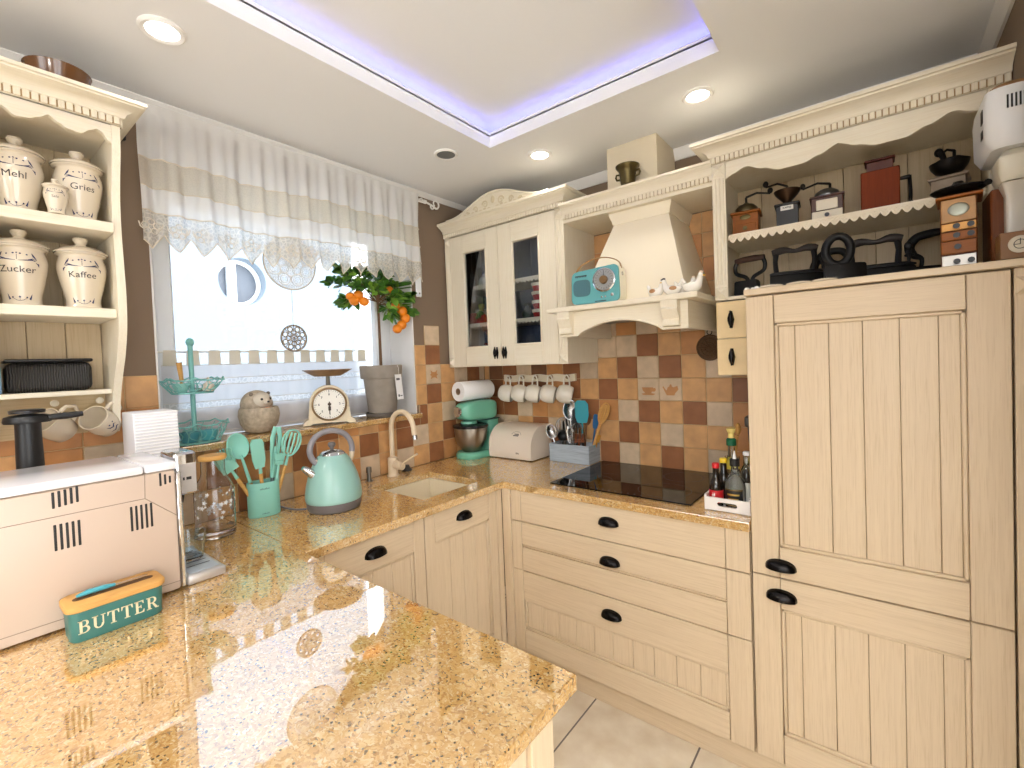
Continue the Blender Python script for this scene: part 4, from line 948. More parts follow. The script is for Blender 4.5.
b = MB(); b.tube(smooth([(-.060, -.085, .006), (-.095, -.112, .0055), (-.150, -.124, .0055), (-.21, -.128, .0055), (-.255, -.14, .0055)], 4), .0038, 8); b.build('power_cord', plain('grey cable', lin(108, 108, 112), .5), kt, local=True)

# ------------------------------------------------------------------ tap, dispenser
TAPM = plain('beige granite tap finish', lin(222, 200, 168), .35, bump=.15, bscale=500)
fx, fy = .078, -.815
fa = thing('tap', 'tall beige kitchen tap arching over the sink', 'tap', (fx, fy, CT+.0005))
MB().lathe([(0, 0), (.030, 0), (.031, .004), (.026, .010), (.0245, .016), (.0245, .092), (.021, .096), (.016, .098), (0, .098)], 28).build('column', TAPM, fa, local=True)
b = MB(); pts = [(0, 0, .098), (0, 0, .17), (0, 0, .235)]
for k in range(13):
    a = pi-pi*k/12*.94; pts.append((.088+.088*cos(a), 0, .245+.088*sin(a)))
pts.append((.181, 0, .222)); b.tube(pts, .0125, 12); b.build('spout', TAPM, fa, local=True)
MB().cyl((.1805, 0, .222), (.183, 0, .200), .0130, .0125, 14).build('aerator', STEEL, fa, local=True)
b = MB(); b.tube([(.018, .0, .060), (.050, .004, .056)], [.021, .021], 16).tube([(.0505, .004, .056), (.072, .006, .053)], [.0195, .018], 16); b.build('mixer_body', TAPM, fa, local=True)
b = MB(); b.tube([(.058, .012, .066), (.085, .050, .092), (.105, .078, .110)], [.006, .0065, .0075], 10, flat=.7); b.build('lever', TAPM, fa, local=True)
so = thing('drain_control', 'small steel drain control standing between kettle and tap', 'drain control', (.060, -.945, CT+.0005))
MB().lathe([(0, 0), (.018, 0), (.018, .005), (.011, .010), (.010, .04), (.0135, .044), (.0135, .066), (.010, .070), (0, .070)], 22).build('knob', plain('dark steel', lin(130, 128, 124), .3, .9), so, local=True)
pg_ = MB().lathe([(0, .0005), (.026, .0005), (.026, .006), (.022, .010), (.014, .022), (.012, .030), (0, .031)], 24, M=T(Vector((.045, -.700, CT)))).build('sink_plug', plain('dark plug rubber', lin(66, 62, 58), .5)); tag(pg_, 'dark sink plug lying by the tiles beside the tap', 'plug')

# ------------------------------------------------------------------ stand mixer and paper roll
mx_ = thing('stand_mixer', 'mint stand mixer with steel bowl in the tiled corner', 'stand mixer', (.116, -.205, CT+.0005), -3)
MN = plain('mint mixer enamel', lin(112, 186, 158), .28, coat=.4)
# local: -y is the front (bowl side)
def rr2(w0, y0, y1, r): return rrect(-w0, y0, w0, y1, min(r, w0*.98))
b = MB(); loft(b, [(rr2(.082, -.150, .135, .076), 0), (rr2(.086, -.154, .138, .080), .006), (rr2(.086, -.154, .138, .080), .026), (rr2(.078, -.146, .132, .072), .036)]); b.build('base', MN, mx_, local=True)
b = MB(); loft(b, [(rrect(-.062, .030, .062, .136, .030), .034), (rrect(-.058, .040, .058, .134, .030), .09), (rrect(-.056, .046, .056, .134, .030), .16), (rrect(-.060, .030, .060, .138, .030), .215)]); b.build('column', MN, mx_, local=True)
b = MB(); hdp = []
for k in range(15):
    t = k/14; y = -.158+.300*t; s = (1-(abs(2*t-1))**5)**.5 if 0 < t < 1 else .0
    hh_ = .062*max(s, .05)*(1-.12*(1-t)); ww_ = .068*max(s, .05)*(1-.10*(1-t)); hdp.append((y, ww_, hh_))
vs = []; fs = []; n = 24
for y, w_, h_ in hdp:
    for k in range(n):
        a = 2*pi*k/n; e_ = 2/5.; c_, s_ = cos(a), sin(a)
        vs.append((w_*math.copysign(abs(c_)**e_, c_), y, .276+h_*math.copysign(abs(s_)**e_, s_)))
for i in range(len(hdp)-1):
    for k in range(n): fs.append((i*n+k, i*n+(k+1) % n, (i+1)*n+(k+1) % n, (i+1)*n+k))
fs += [list(range(n)), [(len(hdp)-1)*n+k for k in range(n)]]
b.add(vs, fs); b.build('head', MN, mx_, local=True)
MB().lathe([(0, .0), (.030, .0), (.030, .008), (.024, .010), (0, .010)], 24, M=T(Vector((.0, -.158, .278))) @ R(90, 'X')).build('dial', CHROME, mx_, local=True)
MB().lathe([(.046, .218), (.050, .205), (.046, .185), (.030, .178), (0, .178)], 24, M=T(Vector((0, -.075, 0)))).build('planetary_hub', MN, mx_, local=True)
b = MB(); b.lathe([(0, .0375), (.052, .0375), (.056, .045), (.075, .07), (.092, .105), (.099, .15), (.100, .172), (.103, .174), (.103, .178), (.098, .177), (.096, .15), (.088, .106), (.07, .073), (0, .05)], 40, M=T(Vector((0, -.062, 0)))); b.build('bowl', plain('polished bowl steel', lin(160, 152, 140), .3, 1.), mx_, local=True)
b = MB(); b.lathe([(.050, .186), (.106, .180), (.108, .186), (.104, .194), (.060, .205), (.050, .200)], 36, M=T(Vector((0, -.062, 0)))); b.build('splash_guard', plain('smoky black guard', lin(26, 24, 24), .25), mx_, local=True)
MB().box(-.0695, .012, .214, .0695, .124, .220, .002).build('joint_seam', plain('dark mint seam', lin(52, 86, 76), .6), mx_, local=True)
MB().tube([(0, -.075, .178), (0, -.075, .12)], .006, 8).build('beater_shaft', STEEL, mx_, local=True)
pr_ = thing('paper_roll', 'white kitchen paper roll lying on top of the mint mixer', 'paper roll', (.100, -.215, 1.296), -4)
MB().lathe([(.020, -.125), (.056, -.125), (.058, -.122), (.058, .122), (.056, .125), (.020, .125), (.020, -.125)], 36, M=T(Vector((0, 0, .0))) @ R(-90, 'X')).build('paper', PAPER, pr_, local=True)
MB().lathe([(.0175, -.1255), (.0198, -.1255), (.0198, .1255), (.0175, .1255), (.0175, -.1255)], 24, M=R(-90, 'X')).build('core', plain('brown card core', lin(150, 122, 92), .9), pr_, local=True)

# ------------------------------------------------------------------ bread bin
bn_ = thing('bread_bin', 'cream roll-top bread bin between mixer and utensil box', 'bread bin', (.365, -.115, CT+.0005))
bx0, bx1 = .218, .524; P = [(-.018, .006), (-.218, .006), (-.224, .02), (-.224, .055)]+[(-.105-.119*cos(radians(a)), .072+.116*sin(radians(a))) for a in range(0, 86, 6)]+[(-.055, .190), (-.018, .188)]
BCR = plain('cream bin enamel', lin(232, 218, 200), .35, coat=.2)
b = MB(); b.prism(P, bx0+.008, bx1-.008, 'yz', M=T(Vector((0, 0, CT)))); b.build('shell', BCR, bn_)
b = MB()
P2 = [(y*1.02+.001, z*1.015+.001) for y, z in P]
for a in (bx0, bx1-.0085): MB().prism(P2, a, a+.0085, 'yz', M=T(Vector((0, 0, CT)))).build('end_wall', BCR, bn_)
for a in (bx0+.02, bx1-.03):
    for y in (-.20, -.04): MB().box(a, y, CT+.0005, a+.012, y+.012, CT+.0062).build('foot', BLACK, bn_)
ang = radians(33); Mb = T(Vector((.405, -.105-.119*cos(radians(36))-.0012, CT+.072+.116*sin(radians(36))+.0005))) @ R(-36, 'X')
b = MB(); b.mi = 0
b.box(-.020, -.001, -.007, .018, .0008, -.001, .001, M=Mb).box(-.014, -.001, .003, .016, .0008, .008, .001, M=Mb).box(.012, -.001, -.006, .018, .0008, .008, .001, M=Mb)
b.tube([(.034*cos(radians(a_)), 0, -.002+.024*sin(radians(a_))) for a_ in range(10, 175, 11)], .0008, 5, M=Mb)
b.build('emblem', plain('black emblem print', lin(40, 40, 44), .5), bn_)
vs, fs = text2d('BIN', .014, bold=.0004); b = MB(); b.add([(.425+x, -.2246, CT+.040+y) for x, y in vs], fs); b.build('small_lettering', plain('brown print', lin(110, 92, 74), .6), bn_)

# ------------------------------------------------------------------ cooktop
ck = thing('cooktop', 'black glass cooktop set into the stone worktop', 'cooktop', (1.166, -.278, CT+.0004))
b = MB(); b.box(.853, -.538, CT+.0004, 1.479, -.0185, CT+.0055, .0015, seg=2); b.build('glass_plate', plain('black ceramic glass', lin(6, 6, 7), .03, spec=.35), ck, angle=20)
b = MB()
for x, y, r in ((1.0, -.40, .085), (1.33, -.40, .105), (1.0, -.16, .105), (1.33, -.16, .085)):
    b.lathe([(r, CT+.0057), (r+.0008, CT+.0057)], 48, M=T(Vector((x, y, 0))))
for k in range(9): b.box(1.05+.028*k, -.520, CT+.0056, 1.058+.028*k, -.516, CT+.0058)
b.build('zone_marks', plain('dim grey marking', lin(46, 46, 48), .3), ck)

# ------------------------------------------------------------------ utensil box by the cooktop
tb = thing('utensil_box', 'pale blue grey wooden box full of kitchen tools', 'box', (.71, -.07, CT+.0005))
BW = wood('pale blue washed wood', lin(176, 186, 194), lin(128, 138, 146), 'h', .7, amount=.9)
tx0, tx1, ty0, ty1, th_ = .584, .834, -.135, -.012, .098
b = MB(); w_ = .010
b.box(tx0, ty0, CT+.0005, tx1, ty0+w_, CT+th_, .001).box(tx0, ty1-w_, CT+.0005, tx1, ty1, CT+th_, .001).box(tx0, ty0+w_, CT+.0005, tx0+w_, ty1-w_, CT+th_, .001).box(tx1-w_, ty0+w_, CT+.0005, tx1, ty1-w_, CT+th_, .001).box(tx0+w_, ty0+w_, CT+.001, tx1-w_, ty1-w_, CT+.008)
b.build('box', BW, tb)
g = 'kitchen tools in the blue grey box'; zb0 = CT+.012
DKW = plain('dark tool handle', lin(50, 40, 36), .5); TQ = plain('turquoise silicone', lin(36, 150, 166), .5); BLU = plain('blue silicone', lin(30, 96, 150), .5)
utensil('wooden_turner', 'wooden slotted turner with turquoise handle leaning towards the cooktop', (.800, -.075, zb0), (.918, -.080, 1.225), .048, .115, 'slot', mat=BEECH, hmat=plain('aqua handle', lin(110, 180, 186), .5), grp=g, split=.42, hr=.009)
utensil('turquoise_spatula', 'broad turquoise spatula standing at the back of the box', (.760, -.06, zb0), (.752, -.055, 1.235), .074, .125, 'flat', mat=TQ, hmat=DKW, grp=g)
utensil('steel_ladle', 'steel ladle with its bowl up near the hanging mugs', (.690, -.07, zb0), (.688, -.065, 1.235), .080, .11, 'spoon', mat=STEEL, hmat=STEEL, grp=g)
utensil('blue_spatula', 'narrow blue spatula behind the turquoise one', (.800, -.045, zb0), (.835, -.040, 1.160), .030, .08, 'flat', mat=BLU, hmat=DKW, grp=g)
utensil('wire_whisk', 'dark wire whisk in the middle of the box', (.725, -.085, zb0), (.745, -.095, 1.115), .076, .13, 'whisk', mat=plain('dark wire', lin(96, 92, 88), .3, .9), hmat=DKW, grp=g, split=.9)
utensil('wooden_masher', 'red brown wooden masher low in the box', (.750, -.095, zb0), (.760, -.105, 1.058), .056, .05, 'brush', mat=plain('red brown wood', lin(134, 74, 44), .5), hmat=STEEL, grp=g)
utensil('steel_skimmer', 'steel slotted skimmer leaning towards the bread bin', (.650, -.07, zb0), (.640, -.065, 1.135), .084, .10, 'slot', mat=plain('grey steel', lin(140, 132, 124), .35, .9), hmat=DKW, grp=g)
utensil('black_turner', 'black nylon turner beside the steel ladle', (.715, -.05, zb0), (.722, -.045, 1.190), .062, .11, 'flat', mat=BLACK, hmat=BLACK, grp=g)
utensil('black_spoon', 'black nylon spoon standing on the bread bin side of the ladle', (.660, -.045, zb0), (.655, -.042, 1.130), .070, .10, 'spoon', mat=BLACK, hmat=BLACK, grp=g)
utensil('measuring_spoon', 'steel measuring spoon hanging over the box edge by the bread bin', (.620, -.085, zb0), (.565, -.100, 1.095), .056, .08, 'spoon', mat=STEEL, hmat=STEEL, grp=g)
utensil('yellow_brush', 'short yellow ended brush at the cooktop end of the box', (.812, -.050, zb0), (.846, -.050, 1.048), .026, .04, 'brush', mat=plain('ochre bristle', lin(206, 150, 60), .7), hmat=DKW, grp=g)
utensil('wooden_spoon', 'dark wooden spoon at the back between black turner and turquoise spatula', (.745, -.035, zb0), (.775, -.032, 1.165), .046, .07, 'spoon', mat=plain('old spoon wood', lin(120, 78, 46), .6), hmat=plain('old spoon handle', lin(120, 78, 46), .6), grp=g)
utensil('black_ladle', 'black nylon ladle lying low in the bread bin half of the box', (.640, -.095, zb0), (.668, -.110, 1.075), .066, .07, 'ladle', mat=BLACK, hmat=BLACK, grp=g)
utensil('steel_fork', 'long steel meat fork between whisk and ladle', (.705, -.095, zb0), (.700, -.10, 1.095), .03, .06, 'tongs', mat=STEEL, hmat=DKW, grp=g)

# ------------------------------------------------------------------ mug rail
mr = thing('mug_rail', 'cream wavy wooden mug rail on the tiles under the glass cabinet', 'rail', (.44, -.012, 1.335))
def rail(xa, xb):
    top = []; bot = []
    for k in range(21):
        t = k/20; x = xa+(xb-xa)*t; q = .022+.006*(.5+.5*cos(4*pi*t)); top.append((x, 1.362+q-.010)); bot.append((x, 1.362-.026+.003*cos(4*pi*t)))
    return top+bot[::-1]
b = MB()
for xa, xb in ((.188, .444), (.446, .702)): b.prism(rail(xa, xb), -.026, -.0095, 'xz')
b.build('board', I_H, mr)
MX = (.236, .337, .438, .543, .655)
for x in MX:
    MB().tube([(x, -.026, 1.362), (x, -.044, 1.364), (x, -.052, 1.366)], [.0055, .005, .0058], 8).lathe([(.013, 0), (.012, .004), (.006, .006), (0, .006)], 14, M=T(Vector((x, -.026, 1.362))) @ R(90, 'X')).build('peg', plain('brown wooden peg', lin(150, 116, 76), .5), mr)
prof = [(0, -.044), (.026, -.044), (.039, -.038), (.050, -.018), (.0525, .004), (.050, .026), (.046, .042), (.043, .042), (.046, .026), (.0485, .004), (.046, -.016), (.036, -.034), (0, -.039)]
def rail_mug(x, label, dy):
    t = thing('rail_mug', label, 'mug', (x+.008, -.080, 1.270), 0, 'mugs on the wall rail')
    Mm = R(18+dy, 'Z') @ R(14, 'Y') @ R(90, 'Y')
    MB().lathe(prof, 30, M=Mm).build('body', MUGC, t, local=True)
    b = MB(); b.tube(smooth([(-.014, .016, .044), (-.014, .020, .072), (-.012, .024, .092), (.002, .024, .1035), (.018, .018, .092), (.028, .010, .068), (.032, .003, .040)], 3), .0048, 8); b.build('handle', MUGC, t, local=True)
    b = MB()
    for zz in (-.02, 0.002, .022): b.lathe([(rad2(zz)+.0003, zz-.0008), (rad2(zz)+.0010, zz), (rad2(zz)+.0003, zz+.0008)], 30, M=Mm)
    b.build('ribs', MUGC, t, local=True)
def rad2(z):
    P = prof[1:7]
    for (r0, z0), (r1, z1) in zip(P[:-1], P[1:]):
        if z0 <= z <= z1: return r0+(r1-r0)*(z-z0)/(z1-z0)
    return .04
MUGC = plain('off white stoneware', lin(232, 226, 212), .3, coat=.3)
for k, x in enumerate(MX): rail_mug(x, ['cream mug on the first rail peg from the window', 'cream mug on the second rail peg from the window', 'cream mug on the middle peg of the rail', 'cream mug on the fourth rail peg from the window', 'cream mug hanging last on the rail, above the tool box'][k], k*2)

# ------------------------------------------------------------------ condiment tray
ty = thing('condiment_tray', 'white open tray with cut-out handle holding bottles by the fridge', 'tray', (1.604, -.44, CT+.0005))
WB = plain('white painted tray', lin(236, 230, 224), .5)
ax0, ax1, ay0, ay1, ah = 1.530, 1.682, -.550, -.325, .055
b = MB(); w_ = .007; c0, c1, zc0, zc1 = 1.574, 1.640, CT+.019, CT+.034
n = 10; hole = [(c1-.0075+.0075*cos(radians(a)), (zc0+zc1)/2+.0075*sin(radians(a))) for a in range(-90, 91, 18)]+[(c0+.0075+.0075*cos(radians(a)), (zc0+zc1)/2+.0075*sin(radians(a))) for a in range(90, 271, 18)]
cx_, cz_ = (c0+c1)/2, (zc0+zc1)/2; H_ = len(hole); outr = []
for (x, z) in hole:
    dx, dz = x-cx_, z-cz_; t = min((ax1-cx_)/abs(dx) if abs(dx) > 1e-6 else 1e9, ((CT+ah-cz_) if dz > 0 else (cz_-CT-.0005))/abs(dz) if abs(dz) > 1e-6 else 1e9); outr.append((max(ax0, cx_+dx*t), cz_+dz*t))
for y0_, y1_ in ((ay0, ay0+w_),):
    vs = [(x, y, z) for y in (y0_, y1_) for x, z in hole]+[(x, y, z) for y in (y0_, y1_) for x, z in outr]; fs = []
    for k in range(H_):
        j = (k+1) % H_
        fs += [(k, j, 2*H_+j, 2*H_+k), (H_+k, H_+j, 3*H_+j, 3*H_+k), (k, j, H_+j, H_+k), (2*H_+k, 2*H_+j, 3*H_+j, 3*H_+k)]
        a_, c_ = outr[k], outr[j]
        if abs(a_[0]-c_[0]) > 1e-5 and abs(a_[1]-c_[1]) > 1e-5:
            X_ = ax1 if max(a_[0], c_[0]) > cx_ else ax0; Z_ = CT+ah if max(a_[1], c_[1]) > cz_ else CT+.0005
            b.prism([a_, c_, (X_, Z_)], y0_, y1_, 'xz')
    b.add(vs, fs)
b.box(ax0, ay1-w_, CT+.0005, ax1, ay1, CT+ah).box(ax0, ay0+w_, CT+.0005, ax0+w_, ay1-w_, CT+ah).box(ax1-w_, ay0+w_, CT+.0005, ax1, ay1-w_, CT+ah).box(ax0+w_, ay0+w_, CT+.001, ax1-w_, ay1-w_, CT+.006)
b.build('tray', WB, ty)
DKG = plain('dark sauce glass', lin(26, 18, 14), .08, coat=.4); 
def bottle(name, label, x, y, prof, gmat, capm, capz, capr, capp=None, lab=None, z=CT+.0065, lsect=(0, 360)):
    t = thing(name, label, 'bottle', (x, y, z), 0, 'bottles in the condiment tray')
    MB().lathe([(0, 0)]+prof+[(0, prof[-1][1])], 28).build('bottle', gmat, t, local=True)
    MB().lathe(capp if capp else [(0, capz[0]), (capr, capz[0]), (capr, capz[1]-.003), (capr*.85, capz[1]), (0, capz[1])], 20).build('cap', capm, t, local=True)
    if lab:
        z0, z1, r, m_ = lab; MB().lathe([(r, z0), (r, z1)], 28, a0=lsect[0], a1=lsect[1]).build('label', m_, t, local=True)
    return t
RED = plain('red plastic', lin(206, 30, 34), .35); YEL = plain('yellow plastic', lin(232, 196, 40), .4); GRN = plain('green plastic', lin(16, 104, 66), .4)
REDL = plain('red paper label', lin(196, 26, 34), .5); BLKL = plain('black label', lin(24, 24, 26), .4)
LG = plain('light bottle glass', (.92, .96, .93, 1), .03, trans=1., ior=1.45)
s1 = bottle('sauce_bottle', 'dark sauce bottle with red cap and red label in the tray', 1.562, -.508, [(.022, 0), (.0235, .004), (.0235, .072), (.020, .088), (.0125, .104), (.0105, .12), (.0105, .140)], DKG, RED, (.1402, .158), .0125, lab=(.018, .062, .0240, REDL))
b = MB()
for q in range(4): b.add([(.0243*cos(-1.95+.12*q+u), .0243*sin(-1.95+.12*q+u), .036+.006*(q % 2)+v) for u, v in ((0, 0), (.08, 0), (.08, .010), (0, .013))], [(0, 1, 2, 3)])
b.build('label_print', plain('white label print', lin(240, 236, 230), .6), s1, local=True)
bottle('sauce_bottle', 'dark sauce bottle with yellow cap behind the red-capped one', 1.575, -.452, [(.020, 0), (.0215, .004), (.0215, .085), (.018, .104), (.0115, .120), (.0105, .15)], DKG, YEL, (.1502, .166), .0135)
vb = bottle('oil_bottle', 'clear flask bottle with black cap and black gold label', 1.622, -.490, [(.030, 0), (.034, .004), (.035, .075), (.031, .098), (.020, .118), (.0125, .130), (.0115, .150)], LG, BLACK, (.1502, .176), .0165, lab=(.012, .072, .0355, BLKL), lsect=(215, 325))
b = MB(); b.lathe([(.0358, .014), (.0358, .0155)], 20, a0=218, a1=322).lathe([(.0358, .0685), (.0358, .070)], 20, a0=218, a1=322).lathe([(.0358, .050), (.0358, .056)], 20, a0=236, a1=304).lathe([(.0358, .036), (.0358, .040)], 20, a0=242, a1=298)
b.build('label_gilding', plain('gold print', lin(206, 170, 84), .4, .5), vb, local=True)
MB().lathe([(0, .1762), (.007, .1762), (.0055, .186), (.002, .204), (0, .205)], 14).build('pourer', WHITE_PL, vb, local=True)
bottle('vinegar_bottle', 'clear bottle with green collar and yellow top at the tray back', 1.590, -.392, [(.024, 0), (.026, .004), (.026, .12), (.020, .15), (.0125, .17), (.0115, .205)], LG, GRN, (.205, .236), .0175, capp=[(0, .2052), (.0175, .2052), (.0175, .228), (.012, .233), (0, .233)], lab=(.118, .150, .0265, plain('yellow label', lin(226, 206, 80), .5)))
MB().lathe([(0, .2335), (.011, .2335), (.010, .252), (.014, .256), (.017, .270), (0, .270)], 18).build('top', plain('cream yellow top', lin(238, 214, 130), .4), [o for o in bpy.data.objects if o.get('label', '').startswith('clear bottle with green')][0], local=True)
bottle('oil_bottle', 'clear oil bottle standing against the fridge side in the tray', 1.655, -.455, [(.022, 0), (.0245, .004), (.0245, .115), (.019, .135), (.0115, .15), (.0105, .185)], LG, WHITE_PL, (.1852, .198), .013, lab=(.02, .09, .025, plain('pale label', lin(214, 216, 206), .5)), lsect=(220, 330))
bottle('spice_jar', 'small clear jar with pale lid deep in the tray', 1.650, -.385, [(.020, 0), (.022, .003), (.022, .12), (.018, .132)], LG, plain('pale grey lid', lin(206, 206, 204), .4), (.1322, .156), .020)
# behind the tray: pepper mill and scoop jar
pm = thing('pepper_mill', 'dark pepper mill with square metal top behind the bottles', 'pepper mill', (1.640, -.215, CT+.0005))
MB().lathe([(0, 0), (.032, 0), (.034, .005), (.030, .04), (.022, .10), (.020, .17), (.026, .21), (.028, .26), (0, .26)], 26).build('body', plain('dark brown mill wood', lin(56, 34, 22), .35), pm, local=True)
MB().box(-.034, -.030, .2605, .034, .030, .305, .006).build('top', plain('dark metal', lin(96, 92, 88), .3, .8), pm, local=True)
wj = thing('spoon_jar', 'small jar with wooden spoon standing behind the condiment tray', 'jar', (1.560, -.255, CT+.0005))
MB().lathe([(0, 0), (.026, 0), (.028, .003), (.028, .14), (.025, .14), (.025, .006), (0, .006)], 24).build('jar', LG, wj, local=True)
MB().tube([(.0, .0, .01), (.012, -.004, .15), (.020, -.006, .23)], [.005, .006, .008], 10).sphere((.026, -.008, .255), (.012, .017, .024), 14, 10).build('wooden_spoon', BEECH, wj, local=True)
# ------------------------------------------------------------------ storage jars of the hutch
def catmull(P, n=5):
    return smooth(P, n)
JP = [(.0345, .0), (.036, .004), (.034, .012), (.035, .028), (.040, .050), (.0455, .078), (.0485, .098), (.0485, .110), (.0455, .124), (.0435, .132), (.0450, .136), (.0500, .1385), (.0500, .1415)]
JPS = catmull(JP, 4)
def rad(z):
    for (r0, z0), (r1, z1) in zip(JPS[:-1], JPS[1:]):
        if z0 <= z <= z1 and z1 > z0: return r0+(r1-r0)*(z-z0)/(z1-z0)
    return JPS[-1][0]
def wrap(b, polys, S, M, z_off=0., eps=.0007, a_c=0., div=.004):
    # lay flat shapes (u across, v up, metres) on the jar wall; the jar looks along +x
    for P in polys:
        vs = [((rad(v/S)*S+eps)*cos(u/(.0445*S)+a_c), (rad(v/S)*S+eps)*sin(u/(.0445*S)+a_c), v) for u, v in P]
        b.add(vs, [list(range(len(vs)))], M)
def stroke(p, w):
    # tapered brush stroke through points (u,v)
    L_, R_ = [], []; n = len(p)
    for i in range(n):
        d = (p[min(i+1, n-1)][0]-p[max(i-1, 0)][0], p[min(i+1, n-1)][1]-p[max(i-1, 0)][1]); l = sqrt(d[0]**2+d[1]**2) or 1
        ww = w[i] if isinstance(w, list) else w
        L_.append((p[i][0]-d[1]/l*ww, p[i][1]+d[0]/l*ww)); R_.append((p[i][0]+d[1]/l*ww, p[i][1]-d[0]/l*ww))
    return [[L_[i], R_[i], R_[i+1], L_[i+1]] for i in range(n-1)]
def dot(c, r, n=8): return [[(c[0]+r*cos(2*pi*k/n), c[1]+r*sin(2*pi*k/n)) for k in range(n)]]
def jar(name, label, x, y, z, word, S=1., tsize=.022, turn=0.):
    t = thing(name, label, 'storage jar', (x, y, z+.0004), turn)
    MB().lathe([(0, .0)]+[(r*S, q*S) for r, q in JPS]+[(.044*S, .1415*S), (0, .139*S)], 36).build('body', CREAM_CER, t, local=True)
    l = MB().lathe([(.0525*S, .1418*S), (.0535*S, .1445*S), (.051*S, .148*S), (.042*S, .154*S), (.028*S, .160*S), (.013*S, .163*S), (.010*S, .168*S), (.0125*S, .172*S), (.0155*S, .178*S), (.0135*S, .184*S), (.007*S, .1865*S), (0, .187*S), (0, .1418*S)][::-1], 32).build('lid', CREAM_CER, t, local=True)
    b = MB(); I = Matrix.Identity(4); P = []
    for s in (-1, 1):
        P += stroke([(s*.002*S+s*.0, .104*S), (s*.012*S, .105*S), (s*.024*S, .107*S), (s*.030*S, .104*S)], [.0003*S, .0010*S, .0016*S, .0004*S])
        P += stroke([(s*.017*S, .107*S), (s*.025*S, .110*S), (s*.031*S, .107*S)], [.0003*S, .0009*S, .0003*S])
        P += stroke([(s*.032*S, .107*S), (s*.027*S, .116*S), (s*.0245*S, .123*S)], [.0003*S, .0020*S, .0006*S])
        P += stroke([(s*.036*S, .092*S), (s*.0345*S, .098*S), (s*.030*S, .101*S)], [.0004*S, .0017*S, .0004*S])
        P += dot((s*.016*S, .1185*S), .0018*S)+dot((s*.0055*S, .1205*S), .0019*S)
        P += stroke([(s*.0008*S, .0105*S), (s*.007*S, .012*S), (s*.014*S, .016*S)], .0005*S)
        P += stroke([(s*.022*S, .0135*S), (s*.0245*S, .019*S), (s*.027*S, .027*S)], [.0026*S, .0018*S, .0003*S])
        P += dot((s*.0155*S, .0185*S), .0022*S)
    P += dot((0, .0195*S), .0024*S)+stroke([(0, .010*S), (0, .018*S)], .0004*S)+stroke([(0, .106*S), (0, .119*S)], .0004*S)+dot((0, .122*S), .0016*S)
    wrap(b, P, S, I); b.build('brush_decoration', BLUE_INK, t, local=True)
    if word:
        vs, fs = text2d(word, tsize*S); b = MB()
        b.add([((rad((v+.083*S)/S)*S+.0006)*cos(u/(.0455*S)), (rad((v+.083*S)/S)*S+.0006)*sin(u/(.0455*S)), v+.083*S) for u, v in vs], fs)
        b.build('lettering', plain('dark grey lettering', lin(52, 46, 48), .6), t, local=True)
    return t
JX = .188
jar('storage_jar', 'large cream jar lettered Mehl on the upper hutch shelf', JX, -2.093, 1.917, 'Mehl', 1.12, .022, -10)
jar('storage_jar', 'large cream jar lettered Gries on the upper hutch shelf', JX, -1.968, 1.917, 'Gries', 1.12, .022, 2)
jar('storage_jar', 'small white jar standing before the Gries jar', JX+.062, -2.026, 1.917, 'Salz', .52, .018, -10)
jar('storage_jar', 'large cream jar lettered Zucker on the second hutch shelf', JX-.014, -2.095, 1.665, 'Zucker', 1.14, .0215, -12)
jar('storage_jar', 'large cream jar lettered Kaffee on the second hutch shelf', JX-.014, -1.969, 1.665, 'Kaffee', 1.14, .0215, -8)
# dark basket box on the lower shelf
bb = thing('woven_box', 'black woven-look oval box on the lower hutch shelf', 'box', (.075, -2.035, 1.4245))
m, nt, p, out = nmat('black woven straw'); tc = N(nt, 'ShaderNodeTexCoord'); wv = N(nt, 'ShaderNodeTexWave'); wv.inputs['Scale'].default_value = 55; wv.inputs['Distortion'].default_value = 3; wv.bands_direction = 'Y'
L(nt, tc.outputs['Object'], wv.inputs['Vector']); rr = ramp(nt, [(.3, lin(18, 17, 17)), (.9, lin(52, 48, 44))]); L(nt, wv.outputs['Fac'], rr.inputs['Fac']); L(nt, rr.outputs['Color'], p.inputs['Base Color']); p.inputs['Roughness'].default_value = .5
bp = N(nt, 'ShaderNodeBump'); bp.inputs['Strength'].default_value = .6; bp.inputs['Distance'].default_value = .003; L(nt, wv.outputs['Fac'], bp.inputs['Height']); L(nt, bp.outputs['Normal'], p.inputs['Normal'])
b = MB(); b.box(.026, -2.132, 1.4246, .114, -1.948, 1.512, .018, seg=3); b.build('body', m, bb)
b = MB(); b.box(.023, -2.134, 1.5125, .116, -1.946, 1.522, .012, seg=3); b.build('lid', BLACK, bb)
bl = MB().box(.05, -2.158, 1.4245, .11, -2.140, 1.500, .003).build('blue_tin', plain('light blue tin', lin(140, 178, 206), .4)); tag(bl, 'slim light blue tin beside the black woven box in the hutch', 'tin')
